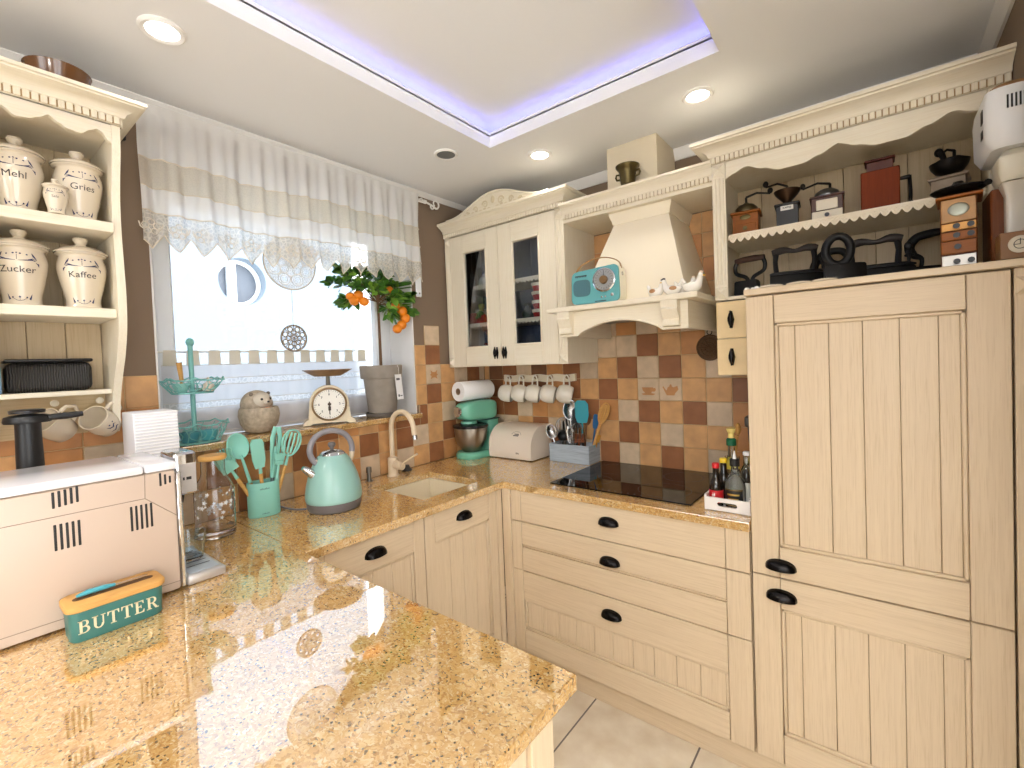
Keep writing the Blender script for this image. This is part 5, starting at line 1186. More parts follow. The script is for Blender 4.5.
# mugs hanging on the pegs
def hang_mug(label, y, x, tilt, roll, zc, deco):
    t = thing('hanging_mug', label, 'mug', (x, y, zc), 0, 'mugs on the hutch pegs')
    Mm = R(roll, 'X') @ R(tilt, 'Y')
    MB().lathe([(0, -.040), (.030, -.040), (.036, -.034), (.041, 0), (.040, .042), (.037, .042), (.037, 0), (.032, -.034), (0, -.036)], 28, M=Mm).build('body', CREAM_CER, t, local=True)
    MB().tube([(0, .038, .026), (0, .060, .026), (0, .072, .008), (0, .064, -.016), (0, .036, -.024)], [.0065, .006, .006, .006, .0065], 10, M=Mm).build('handle', CREAM_CER, t, local=True)
    if deco:
        b = MB()
        for P in stroke([(-.012, .016), (-.006, .006), (.002, .002), (.010, .010), (.014, .004)], [.0005, .0022, .003, .002, .0005])+stroke([(-.014, -.010), (-.002, -.014), (.010, -.006), (.016, -.012)], [.0005, .002, .0022, .0005])+dot((-.001, .018), .003)+dot((.013, .018), .0025):
            b.add([((.0418)*cos(u/.041), (.0418)*sin(u/.041), v) for u, v in P], [list(range(len(P)))], Mm)
        b.build('brush_decoration', BLUE_INK, t, local=True)
    return t
hang_mug('cream mug with blue pattern hanging tilted on the hutch peg', -1.930, .090, 40, 52, 1.318, True)
hang_mug('plain cream mug hanging behind the tall black canister', -2.035, .085, 30, 48, 1.318, False)
# things on top of the hutch
b = MB().lathe([(0, 0), (.040, .001), (.064, .030), (.070, .072), (.073, .078), (.070, .078), (.060, .034), (0, .008)], 30, M=T(Vector((.200, -1.998, 2.2625)))).build('brown_bowl', plain('glossy brown earthenware', lin(112, 74, 44), .2, coat=.5)); tag(b, 'glossy brown bowl on top of the hutch', 'bowl')
t = thing('picture_frame', 'dark picture frame lying on the hutch top behind the brown bowl', 'picture frame', (.05, -1.93, 2.2625))
b = MB(); rectframe(b, -2.05, -1.815, 2.263, 2.330, .012, .026, .040, .002); b.build('frame', BLACK, t); MB().box(.028, -2.038, 2.275, .034, -1.817, 2.318).build('picture', plain('brown picture', lin(60, 50, 42), .5), t)

# ------------------------------------------------------------------ behind and beside the coffee machine
cn = thing('canister', 'tall black canister with wide disc lid and side handle behind the coffee machine', 'canister', (.225, -2.105, CT+.0005))
MB().lathe([(0, 0), (.044, .001), (.046, .01), (.034, .03), (.030, .20), (.026, .42), (.026, .445), (0, .445)], 28).build('body', BLACK, cn, local=True)
MB().lathe([(0, .4455), (.046, .446), (.048, .452), (.045, .464), (.034, .467), (0, .471)], 30).build('disc_lid', BLACK, cn, local=True)
MB().tube([(.02, .035, .457), (.02, .075, .458), (.02, .108, .460)], [.008, .010, .007], 10).build('handle', BLACK, cn, local=True)
MB().lathe([(0, .4715), (.035, .4715), (.036, .480), (.030, .482), (0, .480)], 26).build('top_cap', plain('dark grey metal', lin(60, 60, 62), .3, .7), cn, local=True)
rb = thing('ribbed_box', 'white ribbed paper box standing between hutch and coffee machine', 'box', (.16, -1.83, CT+.0005))
b = MB().box(.085, -1.880, CT+.001, .225, -1.764, 1.345, .003)
b.build('body', plain('white ribbed card', lin(236, 236, 240), .7), rb)
b = MB()
for k in range(44): b.tube([(.2256, -1.879, CT+.02+.0098*k), (.2256, -1.765, CT+.02+.0098*k)], .0026, 6)
b.build('rib_front', PAPER, rb)

cm = thing('coffee_machine', 'peach-white automatic coffee machine with vents on the peninsula', 'coffee machine', (.46, -2.06, CT))
PEACH = plain('peach white plastic', lin(204, 184, 166), .35); SHINY = plain('glossy white lid plastic', lin(240, 238, 240), .15, coat=.5)
x0, x1, y0, y1, zt = .322, .602, -2.34, -1.882, 1.238
MB().box(x0, y0, CT+.006, x1, y1, zt-.022, .006, seg=2).build('body', PEACH, cm, angle=25)
b = MB().box(x0-.002, y0, zt-.021, x1+.0, -1.946, zt, .006, seg=2).box(x0-.002, -1.9445, zt-.021, x1, y1+.004, zt, .006, seg=2); b.build('top_cover', SHINY, cm, angle=25)
b = MB(); e = x1+.0004
def slot(y, z, h): b.box(e-.003, y-.0024, z-h/2, e+.0006, y+.0024, z+h/2, .001)
for grp_ in (lambda: [slot(-2.108+.0098*k, 1.194+.0012*k, .036) for k in range(5)], lambda: [slot(-2.108+.0098*k, 1.111, .058) for k in range(5)], lambda: [slot(-1.975+.0098*k, 1.114, .060) for k in range(5)], lambda: [slot(-1.914+.010*k, 1.197+.002*k-(.033-h)/2, h) for k, h in enumerate((.033, .026, .018))]):
    b = MB(); grp_(); b.build('vent', BLACK, cm)
b = MB(); b.mi = 0
for p in (((-2.335, 1.158), (-1.947, 1.157)), ((-1.947, 1.157), (-1.945, 1.2165)), ((-1.947, 1.157), (-1.884, 1.098)), ((-2.335, .930), (-1.884, .927))):
    (ya, za), (yb, zb_) = p; b.tube([(e-.0004, ya, za), (e-.0004, yb, zb_)], .0009, 6)
b.build('panel_seams', plain('seam shadow grey', lin(150, 134, 118), .8), cm)
b = MB().box(x0+.02, y1+.0005, .905, x1-.002, y1+.014, zt-.03, .004); b.build('front_panel', CHROME, cm)
b = MB().box(x0+.09, y1+.0145, 1.128, x1-.072, y1+.072, 1.247, .010, seg=3); hd_ = b.build('brew_head', CHROME, cm)
MB().box(x1-.0720, y1+.028, 1.135, x1-.0712, y1+.068, 1.215, .001).build('control_panel', plain('pale grey control panel', lin(186, 180, 174), .4), hd_)
MB().box(x1-.0716, y1+.044, 1.170, x1-.0705, y1+.056, 1.178).box(x1-.0716, y1+.036, 1.170, x1-.0705, y1+.040, 1.178).build('display', BLACK, hd_)
MB().tube([(.46, y1+.044, 1.128), (.46, y1+.044, 1.095)], [.016, .010], 12).build('spout', BLACK, hd_)
b = MB().box(x0+.02, y1+.0145, CT+.001, x1-.005, y1+.108, CT+.027, .008, seg=3); tr_ = b.build('drip_tray', plain('light grey metal tray', lin(206, 202, 198), .3, .6), cm)
b = MB().box(x0+.05, y1+.024, CT+.0272, x1-.02, y1+.096, CT+.0290, .0008); g_ = b.build('tray_grid', plain('matt silver grid', lin(196, 204, 212), .5, .3), tr_)
b = MB()
for k in range(5): b.box(x0+.08+.032*k, y1+.030, CT+.0291, x0+.084+.032*k, y1+.088, CT+.0296)
b.build('grid_slots', BLACK, g_)

gl = thing('drinking_glass', 'empty drinking glass on the drip tray of the coffee machine', 'glass', (.470, -1.822, CT+.0300))
MB().lathe([(0, 0), (.028, 0), (.033, .004), (.042, .075), (.0395, .075), (.0305, .010), (0, .008)], 32).build('glass', GLASS2, gl, local=True)
cf = thing('carafe', 'clear carafe with wooden lid and white flower print beside the coffee machine', 'carafe', (.225, -1.672, CT+.0005))
cpz = [(0, 0), (.054, 0), (.060, .004), (.061, .020), (.061, .15), (.058, .172), (.050, .19), (.040, .205), (.0365, .22), (.0365, .262)]
inn = [(.0345, .262), (.0345, .22), (.038, .206), (.048, .189), (.0555, .171), (.0585, .15), (.0585, .03), (.05, .024), (0, .024)]
MB().lathe(cpz+inn, 36).build('glass', GLASS, cf, local=True)
MB().lathe([(0, .2625), (.040, .2625), (.042, .266), (.042, .276), (.040, .279), (0, .279)], 32).build('wooden_lid', BEECH, cf, local=True)
b = MB(); rg = random.Random(4)
for k in range(64):
    a = rg.uniform(0, 2*pi); z = .06+.10*rg.random(); r = rg.choice([.004, .005, .008, .010]); n = 5
    P = []
    for j in range(10): q = r*(1 if j % 2 == 0 else .45); P.append((q*cos(pi*j/5), q*sin(pi*j/5)))
    b.add([(.0616*cos(a+u/.061), .0616*sin(a+u/.061), z+v) for u, v in P], [list(range(10))])
b.build('flower_print', plain('white print', lin(246, 246, 246), .6), cf, local=True)
# ------------------------------------------------------------------ trivet on the tiles
tv = thing('trivet', 'round dark iron trivet hanging on the tiles beside the small drawers', 'trivet', (1.421, -.012, 1.49))
b = MB(); TVC = (1.421, -.016, 1.490); Mt = T(Vector(TVC)) @ R(90, 'X')
b.lathe([(.054, -.004), (.060, -.003), (.061, 0), (.060, .004), (.054, .005), (.053, 0), (.054, -.004)], 36, M=Mt).lathe([(0, -.003), (.054, -.003), (.054, .000), (0, .000)], 30, M=Mt)
for k in range(6):
    a = pi*k/6; b.tube([(.05*cos(a), .05*sin(a), .003), (-.05*cos(a), -.05*sin(a), .003)], .0028, 6, M=Mt)
for r in (.022, .040): b.tube([(r*cos(2*pi*k/24), r*sin(2*pi*k/24), .003) for k in range(24)], .0028, 6, closed=True, M=Mt)
b.build('disc', plain('dark bronze iron', lin(92, 66, 40), .5, .5), tv)
MB().tube([(1.421+.011*cos(2*pi*k/14), -.016, 1.562+.012*sin(2*pi*k/14)) for k in range(14)], .0022, 6, closed=True).build('hanging_ring', BLACK_METAL, tv)
MB().tube([(1.421, -.0085, 1.573), (1.421, -.020, 1.573), (1.421, -.022, 1.578)], .002, 6).build('nail', STEEL, tv)

# ------------------------------------------------------------------ radio and hens on the mantel
ZM = 1.6925
rd = thing('radio', 'turquoise retro radio with round dial and leather carry strap on the mantel', 'radio', (1.088, -.458, ZM), 6)
TQR = plain('turquoise leatherette', lin(96, 168, 170), .5, bump=.25, bscale=300); IVP = plain('ivory radio plastic', lin(238, 230, 204), .4)
hw, hh_, hd_ = .108, .158, .040
def front(w, z0, z1, r=.016, lean=.012): return [(-w+lean*0, z0+r), (-w+r, z0), (w-r, z0), (w, z0+r), (w-lean+.004, z1-r), (w-lean-r, z1), (-w+lean*.2+r, z1-.018), (-w+lean*.2, z1-.018-r)]
def rnd(P, n=5, r=.012):
    out = []
    m = len(P)
    for i in range(m):
        p0, p1, p2 = Vector(P[i-1]), Vector(P[i]), Vector(P[(i+1) % m]); a = p1+(p0-p1).normalized()*min(r, (p0-p1).length*.45); c = p1+(p2-p1).normalized()*min(r, (p2-p1).length*.45)
        for k in range(n+1): t = k/n; q = a*(1-t)**2+p1*2*t*(1-t)+c*t*t; out.append((q.x, q.y))
    return out
Pf = rnd([(-hw, .004), (hw, .004), (hw*.97, hh_), (-hw*.96, hh_-.016)], 6, .026)
b = MB(); b.prism(Pf, -hd_, -hd_+.012, 'xz'); b.build('front', TQR, rd, local=True)
b = MB(); b.prism([(x*1.03, (z-.08)*1.02+.08+.001) for x, z in Pf], -hd_+.0121, hd_, 'xz'); b.build('case', IVP, rd, local=True)
Md = T(Vector((.044, -hd_-.0002, .096))) @ R(90, 'X')
dl_ = MB().lathe([(.0, .0), (.050, .0), (.050, .006), (.045, .009), (.043, .005), (0, .005)], 36, M=Md).build('dial_ring', CHROME, rd, local=True)
MB().lathe([(0, .0052), (.0425, .0052), (.0425, .0062), (0, .0062)], 32, M=Md).build('dial_face', plain('grey dial', lin(150, 152, 150), .35), dl_, local=True)
MB().lathe([(0, .0063), (.018, .0063), (.016, .016), (0, .017)], 24, M=Md).build('tuning_knob', plain('brown gold knob', lin(140, 112, 78), .3, .7), dl_, local=True)
b = MB()
for k in range(20): a = 2*pi*k/20; b.box(-.0006, .032, .0063, .0006, .039, .0066, M=Md @ Matrix.Rotation(a, 4, 'Z'))
b.box(-.001, .018, .0064, .001, .040, .0072, M=Md); b.build('dial_marks', BLACK, dl_, local=True)
b = MB(); b.prism([(-.058+.040*math.copysign(abs(cos(2*pi*k/28))**.55, cos(2*pi*k/28)), .072+.036*math.copysign(abs(sin(2*pi*k/28))**.55, sin(2*pi*k/28))) for k in range(28)], -hd_-.001, -hd_, 'xz')
for r in range(7):
    for c in range(8): b.sphere((-.088+.0085*c, -hd_-.001, .044+.0092*r), (.0024, .0012, .0024), 6, 4)
b.build('speaker_grille', plain('slate grille', lin(70, 112, 120), .6), rd, local=True)
b = MB(); b.box(-.088, -hd_-.0012, .122, -.034, -hd_, .127, .0005)
for k in range(7): b.box(-.086+.0075*k, -hd_-.0012, .1185, -.081+.0075*k, -hd_, .124, .0005)
b.box(.0, -hd_-.001, .008, .05, -hd_, .012); b.build('nameplate', plain('dark nameplate', lin(48, 66, 70), .5), rd, local=True)
b = MB()
for x, r in ((.032, .0038), (.048, .0038), (.078, .007)): b.lathe([(0, 0), (r, 0), (r, .004), (0, .005)], 14, M=T(Vector((x, -hd_-.0002, .026 if r < .006 else .032))) @ R(90, 'X'))
b.build('buttons', STEEL, rd, local=True)
st_pts = [(-.102, 0, .118), (-.098, 0, .150), (-.080, 0, .172), (-.040, 0, .192), (.0, 0, .199), (.045, 0, .196), (.085, 0, .180), (.103, 0, .158), (.106, 0, .120)]
b = MB(); b.tube(smooth(st_pts, 4), .0085, 8, flat=.28, up=(0, 0, 1)); b.build('carry_strap', plain('tan leather strap', lin(176, 136, 88), .6), rd, local=True)
b = MB()
for x in (-.105, .108): b.lathe([(0, -.004), (.008, -.004), (.008, .004), (0, .004)], 14, M=T(Vector((x, 0, .120))) @ R(90, 'Y'))
b.build('strap_button', STEEL, rd, local=True)

HW = plain('white glazed hen', lin(244, 238, 226), .25, coat=.3)
def hen(label, x, y, s, rz, brown, blackt):
    t = thing('hen_figurine', label, 'figurine', (x, y, ZM+.0004), rz, 'hen figurines on the mantel')
    b = MB()
    ch = [(-.030, .034), (-.026, .028), (-.012, .020), (.006, .021), (.018, .026), (.024, .036), (.027, .046), (.029, .053)]
    rr_ = [.003, .010, .0175, .019, .0155, .011, .0095, .0085]
    b.tube([(x_*s, 0, z_*s) for x_, z_ in smooth(ch, 3)], [r_*s for r_ in [a_[0] for a_ in smooth([(r_, 0) for r_ in rr_], 3)]], 14, flat=1.)
    b.sphere((.0295*s, 0, .0545*s), .0095*s, 12, 8).lathe([(0, 0), (.014*s, 0), (.013*s, .006*s), (.008*s, .014*s), (0, .014*s)], 14)
    b.tube([(-.026*s, 0, .034*s), (-.034*s, 0, .048*s), (-.036*s, 0, .054*s)], [.008*s, .006*s, .002*s], 8, flat=1)
    b.build('body', HW, t, local=True)
    MB().tube([(.037*s, 0, .054*s), (.046*s, 0, .052*s)], [.004*s, .0008*s], 8).build('beak', plain('yellow beak', lin(226, 180, 70), .5), t, local=True)
    MB().sphere((.030*s, 0, .0655*s), (.007*s, .002*s, .0045*s), 10, 6).build('comb', plain('painted comb', lin(40, 36, 36) if blackt else lin(216, 190, 160), .5), t, local=True)
    if brown:
        for sg in (-1, 1): MB().sphere((-.004*s, sg*.0185*s, .026*s), (.014*s, .004*s, .008*s), 12, 8).build('wing', plain('brown painted wing', lin(176, 128, 84), .5), t, local=True)
hen('small white hen with brown wing, nearest the radio', 1.340, -.455, 1.0, -12, True, True)
hen('middle white hen with brown wing and black comb', 1.410, -.468, 1.0, 195, True, True)
hen('white hen figurine turned away behind the long-necked one', 1.446, -.424, 1.05, 20, False, False)
hen('plain white hen with stretched neck at the outer end of the mantel', 1.484, -.462, 1.15, -8, False, False)

# ------------------------------------------------------------------ brass mortar on the bridge cornice
mo = thing('mortar', 'dark brass mortar with two handles before the duct box', 'mortar', (1.172, -.303, 2.2090))
BRS = plain('aged brass', lin(96, 84, 52), .35, .85)
MB().lathe([(r_*.86, z_*.9) for r_, z_ in [(0, 0), (.040, .0), (.043, .004), (.042, .012), (.036, .018), (.0375, .03), (.043, .075), (.047, .088), (.054, .096), (.060, .104), (.061, .110), (.056, .112), (.048, .106), (.042, .085), (.034, .03), (0, .024)]], 34).build('cup', BRS, mo, local=True)
for s in (-1, 1): MB().tube([(s*.038, 0, .070), (s*.053, 0, .072), (s*.057, 0, .060), (s*.052, 0, .049), (s*.0355, 0, .047)], .0045, 8).build('handle', BRS, mo, local=True)

# ------------------------------------------------------------------ coffee mills
ZS = 1.9155; GM = 'old coffee mills on the shelf'
def crank(b, base, h, ln, ang, kn=.010):
    c, s = cos(radians(ang)), sin(radians(ang)); x, y, z = base
    b.tube([(x, y, z), (x, y, z+h)], .0045, 8); b.tube([(x, y, z+h), (x+ln*.45*c, y+ln*.45*s, z+h+.012), (x+ln*c, y+ln*s, z+h+.002)], [.0045, .004, .0035], 8)
    b.sphere((x+ln*c, y+ln*s, z+h+.013), (kn, kn, kn*1.2), 12, 8)
def mill_box(label, x, y, w, d, h, mat, rz=0, dome=None, dr=True, z=ZS, lid=True):
    t = thing('coffee_mill', label, 'coffee mill', (x, y, z+.0004), rz, GM)
    b = MB(); b.box(-w*.5, -d*.5, 0, w*.5, d*.5, .008, .002).box(-w*.45, -d*.45, .008, w*.45, d*.45, h-.010, .001).box(-w*.53, -d*.53, h-.010, w*.53, d*.53, h, .003); b.build('box', mat, t, local=True)
    if dr:
        d_ = MB().box(-w*.36, -d*.462, h*.10, w*.36, -d*.44, h*.50, .002).build('drawer', OAKB if mat is OAKB else mat, t, local=True)
        MB().tube([(0, -d*.46, h*.30), (0, -d*.46-.012, h*.30)], [.004, .008], 10).build('knob', BRS, d_, local=True)
    return t
# 1 amber box, brass dome
t = mill_box('amber wooden coffee mill with brass dome, first from the hood', 1.628, -.215, .100, .100, .098, OAKB, 5)
MB().lathe([(.042, .0985), (.043, .101), (.040, .118), (.028, .130), (.012, .136), (.008, .140), (0, .140)], 28).build('dome', plain('aged brass dome', lin(92, 80, 56), .35, .8), t, local=True)
b = MB(); crank(b, (0, 0, .140), .022, .085, 10); b.build('crank', BLACK_METAL, t, local=True)
b = MB(); b.sphere((0, -.0465, .074), (.020, .002, .010), 14, 8); b.build('plaque', BRS, t, local=True)
# 2 black mill with funnel
t = mill_box('black coffee mill with open funnel and small white plate', 1.770, -.215, .078, .080, .098, BLACK, 4, dr=False)
MB().lathe([(.012, .098), (.016, .112), (.040, .140), (.045, .152), (.043, .153), (.036, .140), (0, .118)], 28).build('funnel', plain('dark copper funnel', lin(70, 52, 38), .3, .8), t, local=True)
b = MB(); b.tube([(-.040, 0, .152), (.040, 0, .152)], .003, 6); crank(b, (0, 0, .135), .035, .075, 205); b.build('crank', BLACK_METAL, t, local=True)
pl_ = MB().box(-.021, -.0385, .071, .021, -.0364, .089, .001).build('name_plate', plain('white plate', lin(226, 222, 214), .5), t, local=True)
vs, fs = text2d('KAFFEE', .0085, bold=.0002); b = MB(); b.add([(x_, -.0387, .080+y_) for x_, y_ in vs], fs); b.build('lettering', BLACK, pl_, local=True)
# 3 brown mill with pale plates and half dome
t = thing('coffee_mill', 'brown coffee mill with two pale front plates and steel hood', 'coffee mill', (1.894, -.215, ZS+.0004), 3, GM)
b = MB(); b.box(-.048, -.042, 0, .048, .042, .090, .003).box(-.052, -.046, .088, .052, .046, .096, .002); b.build('box', plain('dark brown mill wood', lin(72, 36, 22), .35), t, local=True)
WPL = plain('pale cream plate', lin(226, 214, 192), .45)
d_ = MB().box(-.046, -.0475, .006, .046, -.0425, .040, .002).build('drawer', WPL, t, local=True); MB().tube([(0, -.047, .022), (0, -.058, .022)], [.004, .0075], 10).build('knob', BLACK, d_, local=True)
MB().box(-.032, -.0465, .043, .032, -.0425, .080, .002).build('front_plate', WPL, t, local=True)
MB().lathe([(.040, .0965), (.041, .100), (.036, .114), (.022, .124), (0, .127)], 28).build('hood', plain('brushed dark steel', lin(120, 122, 122), .3, .9), t, local=True)
b = MB(); crank(b, (.010, 0, .126), .018, .085, 172, .009); b.build('crank', BLACK_METAL, t, local=True)
# 4 tall mahogany wall mill
t = thing('coffee_mill', 'tall red mahogany coffee mill with side crank', 'coffee mill', (2.045, -.205, ZS+.0004), 0, GM)
b = MB(); b.box(-.052, -.045, 0, .052, .045, .145, .003).box(-.056, -.049, .0, .056, .049, .006, .002); b.build('box', MAHOG, t, local=True)
b = MB(); b.box(-.036, -.030, .1455, .036, .030, .178, .002).box(-.041, -.035, .1785, .041, .035, .186, .002); b.build('hopper', plain('dark red wood', lin(86, 34, 20), .35), t, local=True)
b = MB(); b.tube([(.0525, 0, .112), (.078, 0, .112)], [.006, .008], 10).tube([(.078, 0, .116), (.080, 0, .060), (.079, 0, .020)], .005, 8).tube([(.079, 0, .022), (.079, -.030, .022)], .006, 8); b.build('crank', BLACK_METAL, t, local=True)
# 5 grey weathered mill with black bowl
t = mill_box('weathered grey coffee mill with black bowl funnel, nearest the big appliance', 2.222, -.180, .090, .100, .085, plain('weathered grey wood', lin(150, 132, 112), .6, var=.2, vscale=30), -10)
MB().lathe([(.010, .0855), (.014, .094), (.034, .104), (.046, .122), (.050, .136), (.047, .137), (.040, .122), (0, .108)], 28).build('bowl_funnel', BLACK_METAL, t, local=True)
b = MB(); b.tube([(-.048, 0, .136), (-.020, 0, .150), (.020, 0, .150), (.048, 0, .136)], .004, 8); b.tube([(-.005, 0, .125), (-.02, 0, .175)], [.006, .009], 8); crank(b, (.012, 0, .140), .030, .045, 150, .012); b.build('crank', BLACK_METAL, t, local=True)

# ------------------------------------------------------------------ flat irons on the top board
ZT_ = 1.6785; ZB_ = 1.6650; GI = 'old black irons on the fridge top'
def sole(L_, W_, h, taper=.8, n=18):
    # boat-shaped iron body along +x, pointed at +x
    P = []
    for k in range(n+1): t = k/n; P.append((L_*(t-.45), W_*.5*(1-t**2.4)**.8*(1 if t > .0 else 1)))
    return P+[(x, -y) for x, y in P[::-1] if y > 1e-5]
def iron(name, label, x, y, z, rz, L_, W_, h, style):
    t = thing(name, label, 'iron', (x, y, z+.0004), rz, GI)
    P = sole(L_, W_, h); b = MB(); q = [p for p in P]
    loft(b, [(q, 0), ([(a*1.01, c*1.03) for a, c in q], .004), ([(a*.98, c*.95) for a, c in q], h*.92), ([(a*.93, c*.86) for a, c in q], h)]); b.build('body', IRON, t, local=True)
    if style == 'box':      # charcoal iron: lid, posts, wooden grip
        b = MB(); loft(b, [([(a*.99, c*.98) for a, c in q], h+.0004), ([(a*.99, c*.98) for a, c in q], h+.006), ([(a*.80, c*.6) for a, c in q], h+.013)]); b.build('lid', IRON, t, local=True)
        b = MB()
        for xx in (-L_*.33, L_*.30): b.tube([(xx, 0, h+.010), (xx*1.05, 0, h+.055), (xx, 0, h+.088)], [.009, .008, .010], 8)
        b.build('posts', IRON, t, local=True)
        MB().tube(smooth([(-L_*.40, 0, h+.090), (-L_*.2, 0, h+.097), (0, 0, h+.090), (L_*.2, 0, h+.097), (L_*.37, 0, h+.090)], 4), [.011+.003*sin(k*.6) for k in range(17)], 10).build('grip', plain('blackened wood grip', lin(40, 32, 28), .6), t, local=True)
        b = MB(); b.tube([(L_*.44, 0, h+.008), (L_*.45, 0, h+.030), (L_*.44, 0, h+.050)], [.004, .006, .010], 8); b.sphere((L_*.44, 0, h+.062), (.011, .008, .014), 10, 8); b.sphere((L_*.455, 0, h+.032), (.014, .006, .006), 10, 6); b.build('latch', IRON, t, local=True)
    elif style == 'loop':   # arched iron handle
        b = MB(); b.tube(smooth([(-L_*.30, 0, h-.002), (-L_*.40, 0, h+.045), (-L_*.20, 0, h+.092), (L_*.12, 0, h+.096), (L_*.26, 0, h+.072), (L_*.20, 0, h+.045)], 5), [.016-.0002*k for k in range(26)], 10); b.build('handle', IRON, t, local=True)
    elif style == 'twist':  # open yoke with wooden bar
        b = MB()
        for s in (-1, 1): b.tube(smooth([(0, s*.006, h-.002), (0, s*.016, h+.018), (0, s*.050, h+.036), (0, s*.056, h+.062), (0, s*.048, h+.084)], 4), .0075, 8)
        b.build('yoke', IRON, t, local=True)
        MB().tube([(0, -.054, h+.086), (0, -.02, h+.088), (0, .02, h+.088), (0, .054, h+.086)], [.010, .0125, .0125, .010], 10).build('grip', plain('dark brown grip', lin(66, 42, 30), .6), t, local=True)
    elif style == 'ring':
        b = MB(); b.tube([(.034*cos(2*pi*k/24)-.012, 0, h+.048+.046*sin(2*pi*k/24)) for k in range(24)], .0125, 10, closed=True); b.build('handle', IRON, t, local=True)
        b = MB(); b.tube([(-L_*.38, 0, h-.001), (-L_*.40, 0, h+.030), (-L_*.30, 0, h+.045)], [.008, .006, .008], 8); b.build('catch', IRON, t, local=True)
    elif style == 'goose':
        b = MB(); b.tube(smooth([(-L_*.12, 0, h-.002), (-L_*.10, 0, h+.030), (-L_*.28, 0, h+.046), (-L_*.36, 0, h+.074), (-L_*.20, 0, h+.104), (L_*.1, 0, h+.112), (L_*.34, 0, h+.114)], 5), [.006, .006, .006, .006, .006, .007, .008, .009, .010, .011, .0125, .013, .0135, .014, .014, .014, .014, .014, .014, .014, .014, .014, .014, .014, .014, .014, .0135, .013, .012, .011, .010], 10); b.build('handle', IRON, t, local=True)
    return t
iron('flat_iron', 'small black iron with wooden bar across an open yoke, at the shelf end', 1.655, -.235, ZT_-.0, 62, .150, .085, .060, 'twist') if False else iron('flat_iron', 'small black iron with wooden bar across an open yoke, at the shelf end', 1.640, -.240, ZT_, 80, .110, .085, .062, 'twist')
iron('charcoal_iron', 'rounded black charcoal iron beside the yoke-handled one', 1.795, -.240, ZB_, 8, .190, .110, .078, 'box')
iron('flat_iron', 'black iron with thick arched handle in the middle of the row', 1.905, -.110, ZB_, 0, .160, .095, .070, 'loop')
iron('flat_iron', 'black iron with closed ring handle in the middle of the row', 1.945, -.400, ZB_, 6, .115, .085, .070, 'ring')
iron('charcoal_iron', 'long black charcoal iron with latch post at its nose', 2.030, -.268, ZB_, 0, .190, .095, .060, 'box')
iron('flat_iron', 'black iron with goose-neck handle beside the amber mill', 2.165, -.145, ZB_, 0, .120, .095, .062, 'goose')
b = MB().tube([(1.655, -.330, ZB_+.001), (1.655, -.330, ZB_+.07)], [.016, .012], 10) if False else None
for k, (x, y, r) in enumerate(((1.760, -.545, .036), (1.838, -.540, .038), (1.905, -.545, .035))):
    o = MB().lathe([(0, 0), (r*.8, 0), (r, .006), (r*.96, .010), (r*.4, .014), (0, .015)], 26, M=T(Vector((x, y, ZB_+.0003)))).build('ceramic_disc', CREAM_CER)
    tag(o, ['cream ceramic disc nearest the small drawers on the fridge top', 'middle cream ceramic disc on the fridge top edge', 'cream ceramic disc below the ring-handled iron'][k], 'disc', 'ceramic discs on the fridge top')
for k, (x, y) in enumerate(((1.705, -.540), (1.690, -.555), (1.720, -.560))):
    o = MB().sphere((x, y, ZB_+.0068), (.0085, .0085, .0065), 12, 8).build('pebble', WHITE_CER); tag(o, 'tiny white pebble near the small drawers on the fridge top', 'pebble', 'white pebbles on the fridge top')

# ------------------------------------------------------------------ big amber mill, small clock box, white grinder at the right end
tm = thing('drawer_mill', 'tall amber wooden mill with knobbed drawers and cast lid', 'coffee mill', (2.215, -.440, ZB_+.0004), -6)
AMB = wood('amber stained oak', lin(158, 92, 34), lin(104, 56, 18), 'h', .35, fine=1.3, spec=.2)
w, d = .074, .100
b = MB(); b.box(-w*.5, -d*.5, 0, w*.5, d*.5, .198, .002); b.build('case', WALNUT, tm, local=True)
MB().box(-w*.62, -d*.62, .1985, w*.66, d*.62, .206, .002).build('top_board', AMB, tm, local=True)
for k, (z0, z1, m_) in enumerate(((.004, .042, plain('silver front', lin(176, 170, 162), .35, .7)), (.046, .080, AMB), (.083, .106, AMB), (.109, .130, plain('gilded drawer front', lin(196, 140, 66), .35, .3)))):
    d_ = MB().box(-w*.47, -d*.5-.006, z0, w*.47, -d*.5-.0005, z1, .0015).build('drawer', m_, tm, local=True)
    for x in (-.004, .024) if k != 1 else (-.002,): MB().tube([(x, -d*.5-.006, (z0+z1)/2), (x, -d*.5-.017, (z0+z1)/2)], [.0045, .0075], 10).build('knob', BLACK, d_, local=True)
f_ = MB().box(-w*.47, -d*.5-.005, .133, w*.47, -d*.5-.0005, .196, .0015).build('front_plate', plain('worn amber panel', lin(186, 140, 86), .45, var=.15, vscale=40), tm, local=True)
MB().sphere((0, -d*.5-.005, .166), (.022, .0022, .018), 18, 10).build('medallion', plain('tarnished medallion', lin(150, 150, 136), .35, .6), f_, local=True)
b = MB(); b.lathe([(0, .218), (.030, .216), (.052, .224), (.060, .232), (.058, .235), (.040, .240), (.014, .247), (.010, .254), (0, .255)], 30, sy=.8).lathe([(0, .2065), (.018, .2065), (.014, .218), (0, .218)], 16); b.tube([(.04, -.02, .226), (.052, -.035, .222), (.058, -.052, .224)], [.006, .005, .009], 8); b.build('cast_lid', BLACK_METAL, tm, local=True)
cb = thing('clock_box', 'small brown box with pale round clock face under the white appliance', 'clock', (2.302, -.572, ZB_+.0004))
b = MB(); b.box(-.030, -.03, 0, .034, .03, .066, .002); b.build('case', plain('brown clock case', lin(128, 88, 48), .45), cb, local=True)
